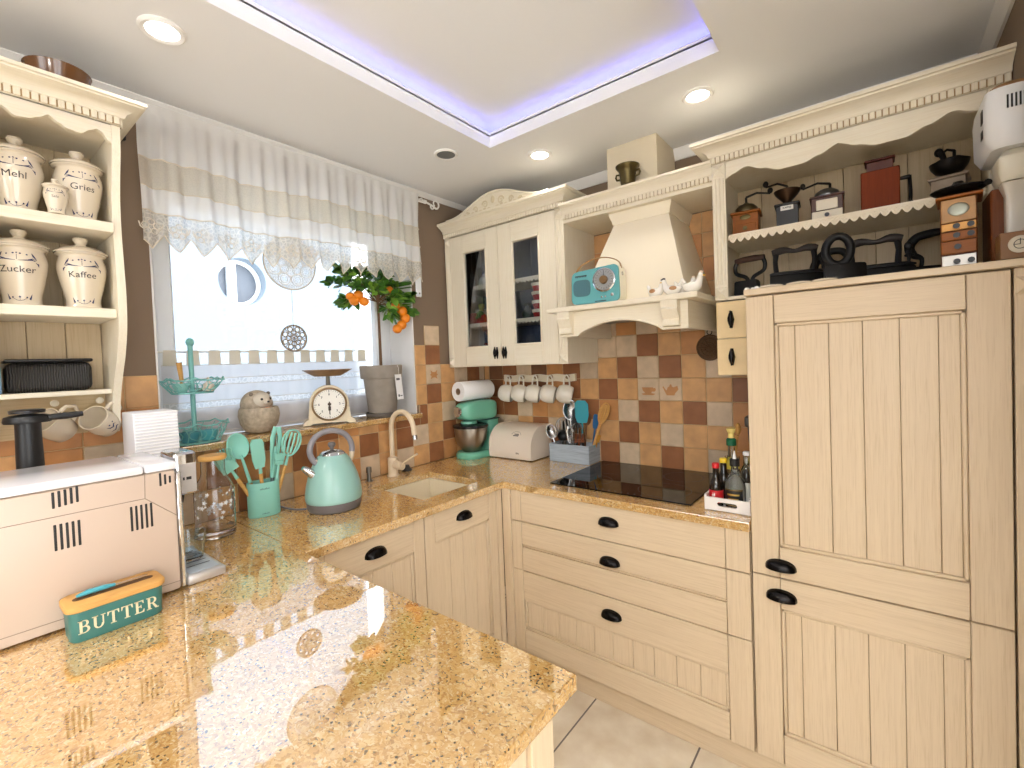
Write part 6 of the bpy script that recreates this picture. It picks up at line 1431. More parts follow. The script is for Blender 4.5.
f_ = MB().lathe([(0, 0), (.021, 0), (.020, .002), (0, .003)], 24, M=T(Vector((.004, -.0305, .034))) @ R(90, 'X')).build('clock_face', plain('pale clock face', lin(206, 196, 176), .5), cb, local=True)
b = MB(); b.box(.0032, -.0345, .033, .0048, -.0336, .048).box(-.006, -.0345, .033, .004, -.0336, .0346); b.tube([(.004+.011*cos(2*pi*k/16), -.0338, .034+.011*sin(2*pi*k/16)) for k in range(16)], .0008, 4, closed=True); b.build('hands', BLACK, f_, local=True)
wg = thing('grain_mill', 'white electric grain mill with brown wooden hopper at the top shelf end', 'grain mill', (2.288, -.478, ZB_+.0004), 0)
gx, gy = 2.296, -.478
b = MB(); b.box(gx-.026, gy-.028, ZB_+.0005, gx+.036, gy+.10, ZB_+.20, .004); b.build('stand', WALNUT, wg)
o = MB().box(gx-.034, gy-.085, ZB_+.0665, gx+.038, gy-.070, ZB_+.1420, .004) if False else None
b = MB(); loft(b, [(rrect(gx-.012, gy-.075, gx+.038, gy+.02, .012), ZB_+.205), (rrect(gx-.018, gy-.085, gx+.039, gy+.03, .016), ZB_+.225), (rrect(gx-.018, gy-.085, gx+.039, gy+.03, .016), ZB_+.265), (rrect(gx-.006, gy-.065, gx+.038, gy+.02, .014), ZB_+.285)]); b.build('grinder_neck', plain('ivory cast plastic', lin(228, 220, 200), .35), wg)
b = MB(); loft(b, [(rrect(gx-.030, gy-.095, gx+.0395, gy+.10, .024), ZB_+.2855), (rrect(gx-.044, gy-.112, gx+.040, gy+.11, .034), ZB_+.310), (rrect(gx-.046, gy-.114, gx+.040, gy+.11, .034), ZB_+.400), (rrect(gx-.042, gy-.108, gx+.040, gy+.11, .030), ZB_+.430)]); hs_ = b.build('motor_housing', WHITE_PL, wg)
b = MB()
for k in range(6): b.box(gx-.008+.0072*k, gy-.1150, ZB_+.372, gx-.0045+.0072*k, gy-.1135, ZB_+.405, .0005)
b.box(gx-.0468, gy-.082, ZB_+.360, gx-.0455, gy-.058, ZB_+.395, .001).box(gx-.0468, gy-.078, ZB_+.322, gx-.0455, gy-.056, ZB_+.344, .001); b.build('vent_slots', BLACK, hs_)
b = MB(); loft(b, [(rrect(gx-.040, gy-.106, gx+.0395, gy+.108, .03), ZB_+.4305), (rrect(gx-.028, gy-.086, gx+.0395, gy+.10, .03), ZB_+.446), (rrect(gx-.012, gy-.06, gx+.039, gy+.08, .02), ZB_+.452)]); b.build('wooden_hopper', plain('tan leather brown wood', lin(176, 128, 78), .5), wg)
b = MB(); loft(b, [(rrect(gx-.004, gy-.070, gx+.036, gy-.034, .006), ZB_+.075), (rrect(gx-.004, gy-.070, gx+.036, gy-.034, .006), ZB_+.17), (rrect(gx-.014, gy-.086, gx+.039, gy-.0285, .008), ZB_+.200)]); b.build('flour_chute', plain('pale clear plastic', lin(206, 200, 188), .2, coat=.4), wg)

# ------------------------------------------------------------------ things behind the cabinet glass
z1, z2, z0 = 1.9054, 1.6904, 1.4600
def cabthing(name, label, cat, loc, group=None): return thing(name, label, cat, loc, 0, group)
REDG = plain('red glaze', lin(176, 42, 46), .3); GRNG = plain('green glaze', lin(96, 130, 70), .35)
t = cabthing('cream_pot', 'white lidded sugar pot on the top shelf behind the first glass door', 'pot', (.168, -.13, z1))
MB().lathe([(0, 0), (.036, .001), (.052, .020), (.055, .05), (.045, .072), (.038, .076), (0, .078)], 26).build('body', WHITE_CER, t, local=True); MB().lathe([(0, .0785), (.036, .0785), (.028, .092), (.010, .100), (.009, .108), (.013, .116), (0, .121)], 22).build('lid', WHITE_CER, t, local=True)
t = cabthing('gravy_boat', 'white low bowl beside the sugar pot behind the first glass door', 'bowl', (.078, -.20, z1))
MB().lathe([(0, 0), (.026, .001), (.038, .015), (.048, .055), (.045, .055), (.034, .018), (0, .008)], 24).build('bowl', WHITE_CER, t, local=True)
t = cabthing('red_mug', 'red mug on the middle shelf behind the first glass door', 'mug', (.105, -.20, z2))
MB().lathe([(0, 0), (.034, 0), (.040, .01), (.042, .07), (.039, .07), (.037, .012), (0, .008)], 24).build('body', REDG, t, local=True); MB().tube([(-.040, 0, .056), (-.064, 0, .050), (-.064, 0, .024), (-.040, 0, .018)], .005, 8).build('handle', REDG, t, local=True)
t = cabthing('figure_jar', 'red and green flower-shaped jar on the middle shelf', 'jar', (.185, -.21, z2))
MB().lathe([(0, 0), (.028, .001), (.034, .02), (.030, .05), (.022, .06), (0, .06)], 22).build('body', REDG, t, local=True); MB().sphere((0, -.012, .060), (.026, .020, .018), 16, 10).sphere((-.010, -.030, .040), (.012, .008, .014), 12, 8).sphere((.012, -.030, .046), (.010, .008, .012), 12, 8).build('petals', GRNG, t, local=True); MB().lathe([(0, .078), (.016, .079), (.014, .092), (.020, .100), (.018, .118), (0, .124)], 18).build('lid', plain('yellow green glaze', lin(170, 160, 90), .4), t, local=True)
t = cabthing('white_mug', 'white mug behind the red mug on the middle shelf', 'mug', (.095, -.11, z2))
MB().lathe([(0, 0), (.036, 0), (.042, .01), (.044, .10), (.041, .10), (.039, .012), (0, .008)], 24).build('body', WHITE_CER, t, local=True)
for k in range(4):
    t = cabthing('cup', ['red and white cup at the bottom of the tall cup stack', 'red and white cup second from the stack bottom', 'red and white cup third from the stack bottom', 'red and white cup topmost of the stack'][k], 'cup', (.600, -.20, z2+.0475*k), 'stacked cups in the glass cabinet')
    MB().lathe([(0, .0003), (.026, .0003), (.030, .004), (.037, .027), (.037, .030), (0, .030)], 24).build('body', REDG, t, local=True); MB().lathe([(0, .0305), (.039, .0305), (.042, .036), (.042, .047), (0, .047)], 24).build('band', plain('cream cup band', lin(232, 220, 196), .35), t, local=True)
t = cabthing('dark_vase', 'dark green little vase beside the cup stack', 'vase', (.540-.05, -.16, z2))
MB().lathe([(0, 0), (.020, 0), (.034, .02), (.036, .04), (.018, .065), (.014, .08), (.024, .092), (0, .09)], 22).build('body', plain('dark green glaze', lin(70, 84, 76), .35), t, local=True)
t = cabthing('teal_box', 'teal tin on the cabinet floor behind the first glass door', 'tin', (.150, -.20, z0))
MB().box(-.05, -.035, 0, .05, .035, .058, .004).build('body', TEAL, t, local=True); MB().box(-.052, -.037, .0585, .052, .037, .070, .004).build('lid', plain('dark teal', lin(58, 100, 104), .4), t, local=True)
t = cabthing('red_tin', 'red patterned flat tin on the cabinet floor', 'tin', (.058, -.20, z0))
MB().box(-.035, -.035, 0, .035, .035, .030, .004).build('body', plain('red patterned tin', lin(178, 74, 56), .4, var=.3, vscale=90), t, local=True)
t = cabthing('red_cup', 'dark red cup standing behind the teal tin', 'cup', (.155, -.105, z0))
MB().lathe([(0, 0), (.030, 0), (.038, .02), (.040, .12), (.036, .12), (.034, .02), (0, .01)], 22).build('body', plain('dark red glaze', lin(120, 50, 40), .4), t, local=True)
t = cabthing('white_teapot', 'pale teapot on the cabinet floor behind the second glass door', 'teapot', (.625, -.19, z0))
MB().lathe([(0, 0), (.034, .001), (.056, .03), (.060, .055), (.048, .085), (.03, .094), (0, .095)], 26).build('body', WHITE_CER, t, local=True); MB().lathe([(0, .0955), (.028, .0955), (.016, .108), (.008, .112), (.010, .120), (0, .124)], 18).build('lid', WHITE_CER, t, local=True); MB().tube([(-.050, 0, .045), (-.075, 0, .060), (-.086, 0, .082)], [.012, .008, .006], 10).build('spout', WHITE_CER, t, local=True)
t = cabthing('glass_bowl', 'pale glass bowl on the cabinet floor beside the teapot', 'bowl', (.515, -.19, z0))
MB().lathe([(0, 0), (.024, .001), (.040, .020), (.048, .045), (.045, .045), (.036, .022), (0, .008)], 24).build('bowl', plain('pale blue glaze', lin(196, 204, 210), .25), t, local=True)
# ------------------------------------------------------------------ curtains and hangings at the window
SHEER = cloth('sheer white voile', lin(250, 248, 244), see=.14, trans=.42)
LACE = cloth('cream lace band', lin(244, 236, 220), see=.10, trans=.6, pattern='rose', pscale=70, holes=.14)
LACEB = cloth('cream lace border', lin(242, 236, 224), see=.16, trans=.6, pattern='net', pscale=70, holes=.36)
HEM = cloth('cream woven hem', lin(232, 216, 190), see=.02, trans=.4)
rod = thing('curtain_rod', 'white wrought curtain rod with scrolled end carrying the lace valance', 'curtain rod', (.06, -1.2, 2.375))
RW = plain('white painted iron', lin(234, 230, 222), .5)
MB().tube([(.050, -1.86, 2.372), (.050, -.515, 2.372)], .0072, 10).build('rod', RW, rod)
b = MB(); b.tube([(.06, -.515, 2.372), (.06, -.500, 2.372)], .011, 10)
P = [(.06, -.50+.012*k, 2.372-.0022*k) for k in range(5)]
P += [(.06, -.432+.024*sin(a), 2.372-.009-.012*0+.024*(1-cos(a))*.5*(1 if a < 3 else 1)) for a in ()]
for j in range(20):
    a = -pi/2+j*.30; r = .026-.0006*j; P.append((.06, -.425+r*cos(a), 2.378+r*sin(a)*1.0))
b.tube(P, [.0055]*5+[.0055-.00012*j for j in range(20)], 8)
b.tube([(.06, -.452+.013*(1-j/40)*cos(2+j*.38), 2.355+.013*(1-j/40)*sin(2+j*.38)) for j in range(14)], .0045, 8)
b.build('scroll_finial', RW, rod)
for y in (-.53, -1.80):
    MB().tube([(.005, y, 2.385), (.06, y, 2.385), (.068, y, 2.376)], .005, 8).lathe([(.018, 0), (.018, .004), (0, .006)], 14, M=T(Vector((.001, y, 2.385))) @ R(90, 'Y')).build('bracket', RW, rod)
# valance
VY0, VY1 = -1.792, -.558
def wob(y, z): return .010*sin(y*62+1.3*sin(z*9))+.006*sin(y*131+2)+.004*sin(y*23+z*6)
def zcol(y, base): return base+.008*sin(y*6.+1)+.004*sin(y*15)
va = thing('lace_valance', 'white lace-banded valance curtain with zigzag hem across the window top', 'curtain', (.06, -1.18, 2.37))
def strip(z0, z1, name, mat, nv=5, nu=220, zig=False):
    def f(u, v):
        y = VY0+(VY1-VY0)*u
        zb = zcol(y, z0) if z0 < 2.3 else z0; zt = zcol(y, z1) if z1 < 2.36 else z1
        if zig:
            q = (u*15+.25) % 1; zb = zcol(y, z0)-.055*(1-abs(2*q-1))
        z = zb+(zt-zb)*v
        k = .25+.75*min(1, (2.38-z)/.12)
        return (.068+wob(y, z)*k, y, z)
    o = MB().grid(f, nu, nv).build(name, mat, va, recalc=False); return o
strip(2.368, 2.402, 'heading_ruffle', SHEER, 2)
strip(2.216, 2.3685, 'upper_voile', SHEER, 6)
strip(2.116, 2.216, 'lace_band', LACE, 5)
strip(2.030, 2.116, 'lower_voile', SHEER, 4)
strip(1.955, 2.030, 'lace_border', LACEB, 6, 300, zig=True)
b = MB()
for zz in (2.216, 2.116, 2.030):
    b.tube([(.070+wob(y, zz), y, zcol(y, zz)) for y in [VY0+(VY1-VY0)*k/160 for k in range(161)]], .0022, 5)
hz = [(.070+wob(y, 1.95), y, zcol(y, 1.955)-.055*(1-abs(2*((u*15+.25) % 1)-1))) for u in [k/300 for k in range(301)] for y in [VY0+(VY1-VY0)*u]]
b.tube(hz, .0022, 5); b.build('braid', plain('cream braid', lin(226, 214, 192), .9), va)
b = MB()                                                    # embroidered flowers on the points
for k in range(15):
    u = (k+.25)/15; y = VY0+(VY1-VY0)*u; zc_ = zcol(y, 1.972); x = .072+wob(y, 1.97)
    for j in range(5):
        a = 2*pi*j/5+.3; b.tube([(x, y+.017*cos(a)+.010*cos(w*2*pi/8), zc_+.017*sin(a)+.010*sin(w*2*pi/8)) for w in range(8)], .0017, 4, closed=True)
    for s in (-1, 1): b.tube([(x, y+s*.018, zc_-.012), (x, y+s*.030, zc_-.002), (x, y+s*.034, zc_+.014)], .0022, 4)
b.build('embroidered_flowers', plain('beige embroidery', lin(222, 212, 194), .9), va)
# lower cafe curtain on its thin rod
ca = thing('cafe_curtain', 'white tabbed cafe curtain over the lower window panes', 'curtain', (-.165, -1.2, 1.55))
CYA, CYB, CX = -1.700, -.770, -.1738
MB().tube([(CX, CYA-.01, 1.551), (CX, CYB+.01, 1.551)], .0035, 8).build('rod', RW, ca)
SH2 = cloth('white cafe voile', lin(240, 238, 240), see=.14, trans=.55); LAC2 = cloth('white eyelet lace', lin(244, 243, 244), see=.10, trans=.5, pattern='net', pscale=55, holes=.3)
TABC = cloth('beige woven tab', lin(238, 230, 214), see=.0, trans=.45)
nt_ = 12
for k in range(nt_):
    y = CYA+.03+(CYB-CYA-.06)*k/(nt_-1); w = .023; b = MB()
    prof_ = [(.0055, 1.497), (.0055, 1.548), (.004, 1.5555), (0, 1.558), (-.004, 1.5555), (-.0055, 1.548), (-.0055, 1.497)]
    b.grid(lambda u, v: (CX+prof_[round(v*6)][0], y+(u-.5)*2*w*(1-.12*(prof_[round(v*6)][1]-1.497)/.06), prof_[round(v*6)][1]), 4, 6)
    b.build('tab', TABC, ca, recalc=False)
def cw(y): return .0025*sin(y*48)+.0018*sin(y*91+1)
def cstrip(z0, z1, nm, mat): MB().grid(lambda u, v: (CX+cw(CYA+(CYB-CYA)*u), CYA+(CYB-CYA)*u, z0+(z1-z0)*v), 140, 3).build(nm, mat, ca, recalc=False)
cstrip(1.440, 1.497, 'upper_cloth', SH2); cstrip(1.412, 1.440, 'upper_lace', LAC2); cstrip(1.345, 1.412, 'middle_cloth', SH2); cstrip(1.318, 1.345, 'lower_lace', LAC2); cstrip(1.215, 1.318, 'lower_cloth', SH2)
b = MB()
for z in (1.497, 1.440, 1.412, 1.345, 1.318, 1.215): b.tube([(CX+.001+cw(CYA+(CYB-CYA)*k/100), CYA+(CYB-CYA)*k/100, z) for k in range(101)], .0016, 4)
b.build('hem', plain('pale hem', lin(226, 220, 214), .9), ca)
# crocheted doily mobile
dl = thing('doily_mobile', 'hoop with white crochet doily and small ring hanging in the window', 'window hanging', (-.06, -1.225, 1.94))
THR = plain('ecru thread', lin(208, 196, 176), .9); WTHR = plain('white thread', lin(236, 234, 228), .9)
def ring(b, cx, cy, cz, r, t, n=40): b.tube([(cx, cy+r*cos(2*pi*k/n), cz+r*sin(2*pi*k/n)) for k in range(n)], t, 6, closed=True)
DX, DY, DZ, DR = -.055, -1.226, 1.945, .118
b = MB(); ring(b, DX, DY, DZ, DR, .0032, 48); b.build('hoop', THR, dl)
b = MB()
for k in range(8):
    a = 2*pi*k/8
    ring(b, DX, DY+.040*cos(a), DZ+.040*sin(a), .020, .0022, 16); ring(b, DX, DY+.078*cos(a+.39), DZ+.078*sin(a+.39), .027, .0024, 18); ring(b, DX, DY+.078*cos(a+.39), DZ+.078*sin(a+.39), .016, .0020, 14)
    b.tube([(DX, DY, DZ), (DX, DY+.117*cos(a), DZ+.117*sin(a))], .0014, 5)
for k in range(24):
    a = 2*pi*k/24; ring(b, DX, DY+.106*cos(a), DZ+.106*sin(a), .0095, .0016, 10)
ring(b, DX, DY, DZ, .055, .0018); ring(b, DX, DY, DZ, .014, .003, 14)
b.build('crochet', WTHR, dl)
LC2 = cloth('doily net', lin(240, 240, 240), see=.22, trans=.6, pattern='net', pscale=90, holes=.5)
MB().lathe([(0, 0), (DR-.002, 0)], 40, M=T(Vector((DX+.001, DY, DZ))) @ R(90, 'Y')).build('net', LC2, dl)
MB().tube([(DX, DY, DZ-DR), (DX, DY-.001, 1.664)], .0013, 5).tube([(DX, DY, DZ+DR), (DX, DY, 2.20)], .0010, 5).build('thread', THR, dl)
b = MB(); ring(b, DX, DY, 1.606, .058, .0042, 40)
for k in range(8):
    a = 2*pi*k/8; ring(b, DX, DY+.024*cos(a), 1.606+.024*sin(a), .011, .003, 12); ring(b, DX, DY+.043*cos(a+.39), 1.606+.043*sin(a+.39), .011, .003, 12); b.tube([(DX, DY, 1.606), (DX, DY+.057*cos(a), 1.606+.057*sin(a))], .002, 5)
b.build('small_ring', plain('grey brown wood ring', lin(150, 136, 118), .8), dl)
# roller shutter belt winder on the wall
sb = thing('shutter_belt', 'white shutter belt and plate on the brown wall directly beside the window', 'shutter belt', (.002, -.53, 1.95))
MB().box(.0005, -.553, 1.845, .012, -.512, 2.03, .006).build('plate', pv, sb); MB().box(.006, -.540, 2.03, .008, -.524, 2.30, .0008).build('belt', plain('grey white webbing', lin(220, 214, 204), .9), sb)
MB().lathe([(.005, 0), (.005, .002), (0, .003)], 10, M=T(Vector((.012, -.532, 1.865))) @ R(90, 'Y')).build('screw', STEEL, sb)

# ------------------------------------------------------------------ citrus tree in a grey pot
def curve_leaf(mb, base, d, ln, wd, droop, roll=0.):
    d = Vector(d).normalized(); side = d.cross(Vector((0, 0, 1)))
    side = side.normalized() if side.length > .1 else Vector((1, 0, 0)); side = Matrix.Rotation(roll, 3, d) @ side; up = side.cross(d)
    vs = []; n = 6
    for i in range(n+1):
        t = i/n; w = wd*sin(pi*min(1, t*.96+.04))**.8*(1-.25*t); c = Vector(base)+d*(ln*t)+Vector((0, 0, -droop*t*t*ln))
        vs += [tuple(c-side*w+up*w*.25), tuple(c), tuple(c+side*w+up*w*.25)]
    fs = []
    for i in range(n):
        for k in range(2): a = i*3+k; fs.append((a, a+1, a+4, a+3))
    mb.add(vs, fs)
ct = thing('citrus_tree', 'small orange tree with fruit in a grey pot on the window sill', 'potted tree', (-.055, -.764, 1.1955))
PX, PY = -.055, -.764
GP = plain('weathered grey clay', lin(148, 138, 126), .8, bump=.3, bscale=60, var=.12, vscale=18)
b = MB().lathe([(0, 1.218), (.070, 1.218), (.074, 1.225), (.093, 1.398), (.104, 1.400), (.107, 1.404), (.110, 1.462), (.108, 1.468), (.100, 1.466), (.097, 1.44), (0, 1.438)], 36, M=T(Vector((PX, PY, 0)))); b.build('pot', GP, ct)
MB().lathe([(0, 1.440), (.0955, 1.441), (.0955, 1.446), (.05, 1.452), (0, 1.45)], 24, M=T(Vector((PX, PY, 0)))).build('soil', plain('dark soil', lin(60, 44, 32), .95, bump=1, bscale=90), ct)
b = MB().lathe([(0, 1.1958), (.080, 1.1958), (.085, 1.200), (.090, 1.217), (.086, 1.219), (.081, 1.212), (0, 1.212)], 30, M=T(Vector((PX, PY, 0)))).build('saucer', plain('dark grey saucer', lin(104, 96, 88), .7), ct)
tr = [(PX, PY, 1.445), (PX-.004, PY+.004, 1.54), (PX+.004, PY-.002, 1.64), (PX-.003, PY+.002, 1.73), (PX, PY-.002, 1.80), (PX+.01, PY-.012, 1.87)]
b = MB().tube(tr, [.0085, .0075, .007, .0065, .006, .004], 8)
rg = random.Random(11); tips = []
SP = [(-.10, -.200, 1.90), (-.07, -.15, 1.80), (-.03, -.09, 1.87), (.0, -.10, 1.95), (-.02, .0, 1.96), (.02, .03, 1.90), (-.02, .07, 1.96), (-.03, .13, 1.90), (.03, .12, 1.84), (.0, .10, 1.78), (.02, .155, 1.76), (-.08, -.16, 1.96), (-.06, .05, 1.86), (.05, -.03, 1.86), (.05, -.13, 1.88), (-.04, .16, 1.84), (.03, -.2, 1.93), (.06, .07, 1.82), (.03, .06, 1.74)]
for x, y, z in SP:
    e = Vector((PX+x, PY+y, z)); s = Vector((PX, PY, 1.79+.03*rg.random())); m_ = (s+e)/2+Vector((0, 0, .025))
    b.tube([tuple(s), tuple(m_), tuple(e)], [.0035, .0028, .0015], 6); tips += [(e, (e-s).normalized()), (m_*.4+e*.6, (e-s).normalized())]
b.build('trunk', plain('brown bark', lin(110, 82, 58), .9, bump=.5, bscale=80), ct)
lf = MB()
for e, d in tips:
    for k in range(15):
        a = Vector((rg.uniform(-1, 1), rg.uniform(-1, 1), rg.uniform(-.5, .9))); dd = (d*.6+a).normalized()
        lf.mi = 1 if rg.random() < .3 else 0
        curve_leaf(lf, e+a*.012, dd, rg.uniform(.040, .058), rg.uniform(.015, .022), rg.uniform(.0, .45), rg.uniform(-1.1, 1.1))
def leafmat(n, c):
    m = plain(n, c, .35, coat=.2, var=.25, vscale=30); p = m.node_tree.nodes['Principled BSDF']; p.inputs['Transmission Weight'].default_value = 0; return m
def clear(v):
    x, y, z = v
    return (.014+.35*max(0, x+.06) if (y > -.598 and x < .02) else x, y, z)
lf.v = [clear(v) for v in lf.v]
lf.mi = 0
lf.build('foliage', [leafmat('deep green citrus leaf', lin(70, 116, 42)), leafmat('fresh green citrus leaf', lin(122, 164, 58))], ct, recalc=False)
OR = plain('orange peel', lin(240, 138, 24), .42, bump=.5, bscale=350)
for x, y, z, r in ((.01, -.150, 1.800, .026), (.03, -.105, 1.797, .025), (.02, -.130, 1.828, .024), (.0, -.165, 1.822, .022), (.04, .125, 1.760, .029), (.05, .135, 1.722, .029), (.05, .110, 1.684, .027), (.05, .080, 1.662, .026), (.03, .090, 1.79, .024), (-.02, -.02, 1.88, .018), (.02, .062, 1.875, .02)):
    o = MB().sphere((0, 0, 0), (r, r, r*.95), 16, 12, M=T(Vector((PX+x, PY+y, z)))).build('orange', OR, ct)
    MB().cyl((PX+x, PY+y, z+r*.9), (PX+x*.97, PY+y*.97, z+r*.9+.012), .0018, n=6).build('stalk', leafmat('green stalk', lin(70, 100, 40)), o)
b = MB().box(-.0006, -.026, -.066, .0006, .026, .066, M=T(Vector((PX+.109, PY+.030, 1.352))) @ R(14, 'Z') @ R(-5, 'Y')); tg = b.build('price_tag', PAPER, ct)
MB().box(.0007, -.016, -.052, .001, -.004, -.040, M=T(Vector((PX+.109, PY+.030, 1.352))) @ R(14, 'Z') @ R(-5, 'Y')).box(.0007, -.018, .035, .001, .010, .046, M=T(Vector((PX+.109, PY+.030, 1.352))) @ R(14, 'Z') @ R(-5, 'Y')).box(.0007, .0, -.050, .001, .018, -.045, M=T(Vector((PX+.109, PY+.030, 1.352))) @ R(14, 'Z') @ R(-5, 'Y')).build('print', plain('grey print', lin(90, 90, 96), .8), tg)
MB().tube([(PX+.110, PY+.030, 1.417), (PX+.116, PY+.025, 1.45), (PX+.112, PY+.02, 1.466)], .001, 5).build('tag_string', WTHR, tg)

# ------------------------------------------------------------------ kitchen scale, hedgehog jar, wire stand on the sill
SZ = 1.1955
sc_ = thing('kitchen_scale', 'vintage cream kitchen scale with round dial on the window sill', 'scale', (-.048, -1.075, SZ))
CRM = plain('chipped cream enamel', lin(226, 210, 178), .45, var=.12, vscale=25); RUST = plain('worn rusty tin', lin(150, 116, 78), .6, var=.3, vscale=22)
Ms = T(Vector((-.048, -1.075, 0))) @ R(-28, 'Z')            # dial looks towards the room
def sp2(pts, x0, x1, mat, nm, par): b = MB(); b.prism(pts, x0, x1, 'yz', M=Ms); return b.build(nm, mat, par)
pr = [(-.118, SZ+.002), (-.112, SZ+.018), (-.094, SZ+.030), (-.088, SZ+.085)]+[(-.088*cos(pi*k/18), SZ+.095+.092*sin(pi*k/18)) for k in range(0, 19)]+[(.088, SZ+.085), (.094, SZ+.030), (.112, SZ+.018), (.118, SZ+.002), (.085, SZ+.002), (.075, SZ+.010), (-.075, SZ+.010), (-.085, SZ+.002)]
sp2(pr, -.05, .045, CRM, 'housing', sc_)
RX = R(90, 'Y')
MB().lathe([(.079, 0), (.079, .012), (.073, .014), (.070, .010), (.070, 0)], 40, M=Ms @ T(Vector((.045, 0, SZ+.098))) @ RX).build('bezel', plain('brass brown bezel', lin(146, 120, 84), .4, .5), sc_)
di = MB().lathe([(0, .004), (.0705, .004), (.0705, .001), (0, .001)], 40, M=Ms @ T(Vector((.045, 0, SZ+.098))) @ RX).build('dial', plain('ivory dial', lin(240, 236, 226), .5), sc_)
b = MB()
for k in range(40):
    a = 2*pi*k/40; r0 = .055 if k % 5 == 0 else .062; w = .0012 if k % 5 == 0 else .0006
    b.box(.0042, -w, r0, .0047, w, .067, M=Ms @ T(Vector((.045, 0, SZ+.098))) @ Matrix.Rotation(a, 4, 'X'))
for k, s_ in enumerate(('0', '1', '2', '3', '4', '5', '6', '7')):
    vs, fs = text2d(s_, .013, bold=.0004); a = -2*pi*k/8
    b.add([(.0045, x+.046*-sin(a)*-1*-1, y+.046*cos(a)) for x, y in vs], fs, M=Ms @ T(Vector((.045, 0, SZ+.098))))
b.build('scale_marks', plain('black dial print', lin(40, 36, 34), .7), di)
b = MB().box(.0050, -.0022, -.045, .0062, .0022, .012).sphere((.0055, 0, 0), (.003, .008, .008), 12, 6); MB_ = MB(); MB_.add(b.v, b.f, M=Ms @ T(Vector((.045, 0, SZ+.098)))); MB_.box(.0050, -.006, -.03, .0062, .006, -.01, M=Ms @ T(Vector((.045, 0, SZ+.098)))); MB_.build('needle', plain('dark needle', lin(70, 52, 40), .5), di)
MB().cyl((0, 0, SZ+.186), (0, 0, SZ+.232), .011, .009, 14, M=Ms).build('post', plain('grey post', lin(120, 112, 98), .5, .5), sc_)
MB().lathe([(0, SZ+.229), (.058, SZ+.230), (.070, SZ+.236), (.107, SZ+.258), (.112, SZ+.259), (.112, SZ+.262), (.106, SZ+.262), (.070, SZ+.241), (0, SZ+.236)], 40, M=Ms).build('weighing_pan', RUST, sc_)

hg = thing('hedgehog_jar', 'egg-shaped stone hedgehog jar holding something orange on the sill', 'ornament', (-.088, -1.380, SZ))
STONE = plain('speckled grey stone', lin(178, 162, 140), .85, bump=.7, bscale=160, var=.22, vscale=70)
Mh = T(Vector((-.088, -1.380, SZ))) @ R(12, 'Z')
MB().lathe([(0, .0), (.040, .001), (.058, .012), (.074, .040), (.081, .075), (.079, .098), (.074, .110), (.070, .108), (.066, .095), (0, .085)], 32, M=Mh).build('bowl', STONE, hg)
MB().sphere((-.014, 0, .122), (.060, .066, .062), 26, 16, M=Mh).build('hood', STONE, hg)
Fm = plain('pale stone face', lin(206, 194, 176), .8, bump=.4, bscale=120)
hh = MB().sphere((.020, 0, .138), (.036, .044, .036), 20, 14, M=Mh); hh.sphere((.052, 0, .132), (.013, .014, .012), 14, 10, M=Mh); fc_ = hh.build('face', Fm, hg)
MB().sphere((.049, -.019, .146), .0058, 12, 8, M=Mh).sphere((.049, .019, .146), .0058, 12, 8, M=Mh).sphere((.064, 0, .134), (.004, .006, .004), 10, 8, M=Mh).build('eyes', BLACK, fc_)
MB().sphere((.010, -.040, .168), (.006, .009, .008), 12, 8, M=Mh).sphere((.010, .040, .168), (.006, .009, .008), 12, 8, M=Mh).build('ears', plain('dark stone ear', lin(120, 106, 92), .8), fc_)
MB().sphere((.046, .012, .096), (.024, .034, .014), 14, 8, M=Mh).sphere((.048, -.022, .094), (.018, .022, .012), 14, 8, M=Mh).build('filling', plain('amber shards', lin(206, 120, 36), .5, var=.3, vscale=60), hg)

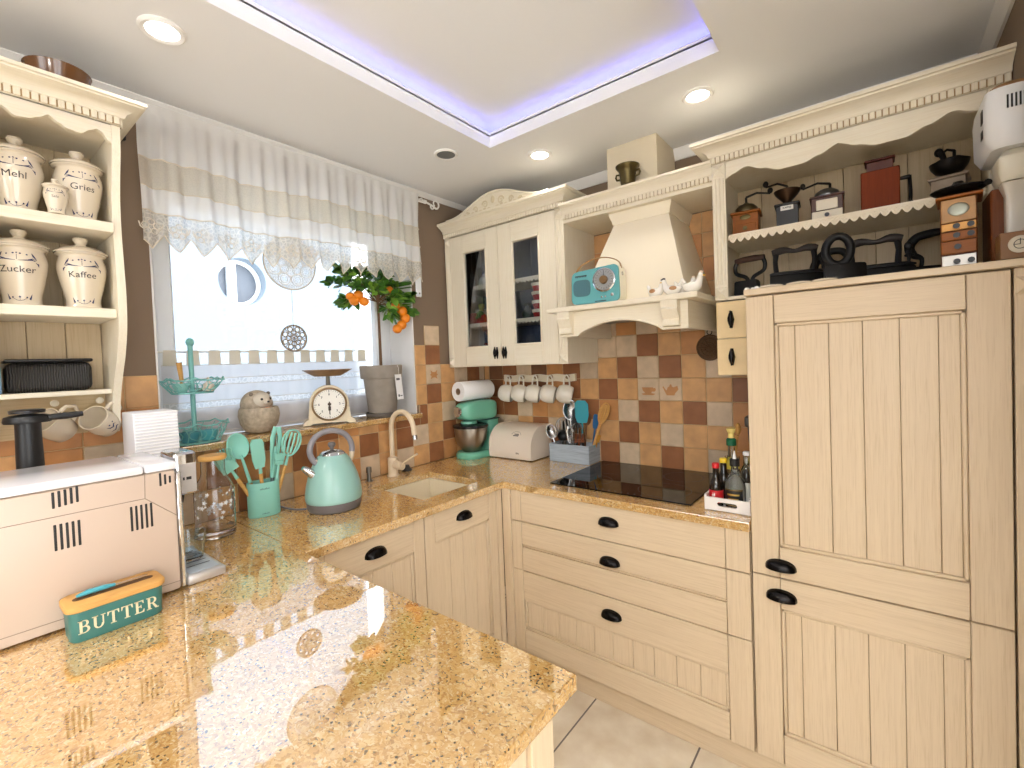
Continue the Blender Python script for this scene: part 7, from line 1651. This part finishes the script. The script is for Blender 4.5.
TW = plain('aqua painted wire', lin(126, 190, 184), .45)
st_ = thing('tiered_basket', 'aqua two-tier wire basket stand with post on the sill', 'basket stand', (-.055, -1.642, SZ))
BX, BY = -.050, -1.636
MB().tube([(BX, BY, SZ+.012), (BX, BY, 1.57)], .0085, 10).build('post', TW, st_)
MB().sphere((BX, BY, 1.583), (.014, .014, .017), 14, 10).build('finial', TW, st_)
def hexpt(r, k, n, z): a = 2*pi*k/n+.2; return (BX+r*cos(a), BY+r*sin(a), z)
def basket(r0, r1, z0, z1, n, nm):
    b = MB(); mm = 8*4
    for rr_, zz in ((r0, z0), (r1, z1)):
        b.tube([hexpt(rr_*(1+.05*(k % 4 == 0)), k, mm, zz+(.010*(k % 4 == 2) if zz == z1 else 0)) for k in range(mm)], .0030, 6, closed=True)
    for k in range(0, mm, 2): b.tube([hexpt(r0, k, mm, z0), hexpt((r0+r1)/2*1.02, k+.6, mm, (z0+z1)/2), hexpt(r1, k, mm, z1)], .0018, 5)
    for k in range(0, mm, 4):
        b.tube([hexpt(r0+(r1-r0)*(.5+.3*sin(w)), k+2+1.5*cos(w), mm, z0+(z1-z0)*(.5+.3*sin(w))) for w in [2*pi*j/10 for j in range(10)]], .0016, 5, closed=True)
    b.lathe([(0, z0), (r0, z0), (r0, z0+.002), (0, z0+.002)], 24, M=T(Vector((BX, BY, 0))))
    return b.build(nm, TW, st_)
basket(.082, .112, SZ+.004, SZ+.070, 8, 'lower_basket'); basket(.066, .104, 1.388, 1.436, 8, 'upper_basket')
def sit(nm, label, cat, mb, mat, group=None): return tag(mb.build(nm, mat), label, cat, group)
o = thing('pestle_bowl', 'small aqua bowl with wooden pestle in the upper wire tier', 'bowl', (BX+.022, BY-.042, 1.3905))
MB().lathe([(0, .0005), (.014, .001), (.026, .018), (.031, .036), (.028, .036), (.023, .020), (0, .006)], 22).build('bowl', plain('aqua glaze', lin(150, 206, 196), .3), o, local=True)
MB().tube([(0, .005, .012), (.006, 0, .05), (.008, -.006, .115)], [.008, .007, .0095], 10).build('pestle', BEECH, o, local=True)
gar = thing('garlic', 'pale garlic bulb in the upper wire tier', 'garlic', (BX+.03, BY+.045, 1.3905))
MB().lathe([(0, .0005), (.016, .002), (.023, .014), (.018, .028), (.006, .038), (.004, .055), (0, .056)], 16).build('bulb', plain('papery garlic', lin(226, 212, 192), .7, var=.1, vscale=60), gar, local=True)
lid = MB().lathe([(0, 0), (.03, .001), (.034, .012), (.030, .012), (0, .006)], 18, M=T(Vector((BX-.02, BY+.05, 1.392)))); sit('small_dish', 'small grey-green dish in the upper wire tier beside the garlic', 'dish', lid, plain('grey green ceramic', lin(130, 140, 124), .4))
for k, (dx, dy, cl, nmx) in enumerate(((.04, -.03, (70, 140, 150), 'blue'), (.035, .035, (84, 170, 176), 'turquoise'), (-.03, 0, (150, 200, 190), 'pale aqua'))):
    b = MB().lathe([(0, 0), (.022, .001), (.030, .022), (.032, .040), (.029, .040), (.027, .024), (0, .008)], 18, M=T(Vector((BX+dx, BY+dy, SZ+.0065)))); sit('egg_cup', '%s little cup standing in the lower wire basket' % nmx, 'cup', b, plain(nmx+' cup glaze', lin(*cl), .3), 'cups in the wire basket')
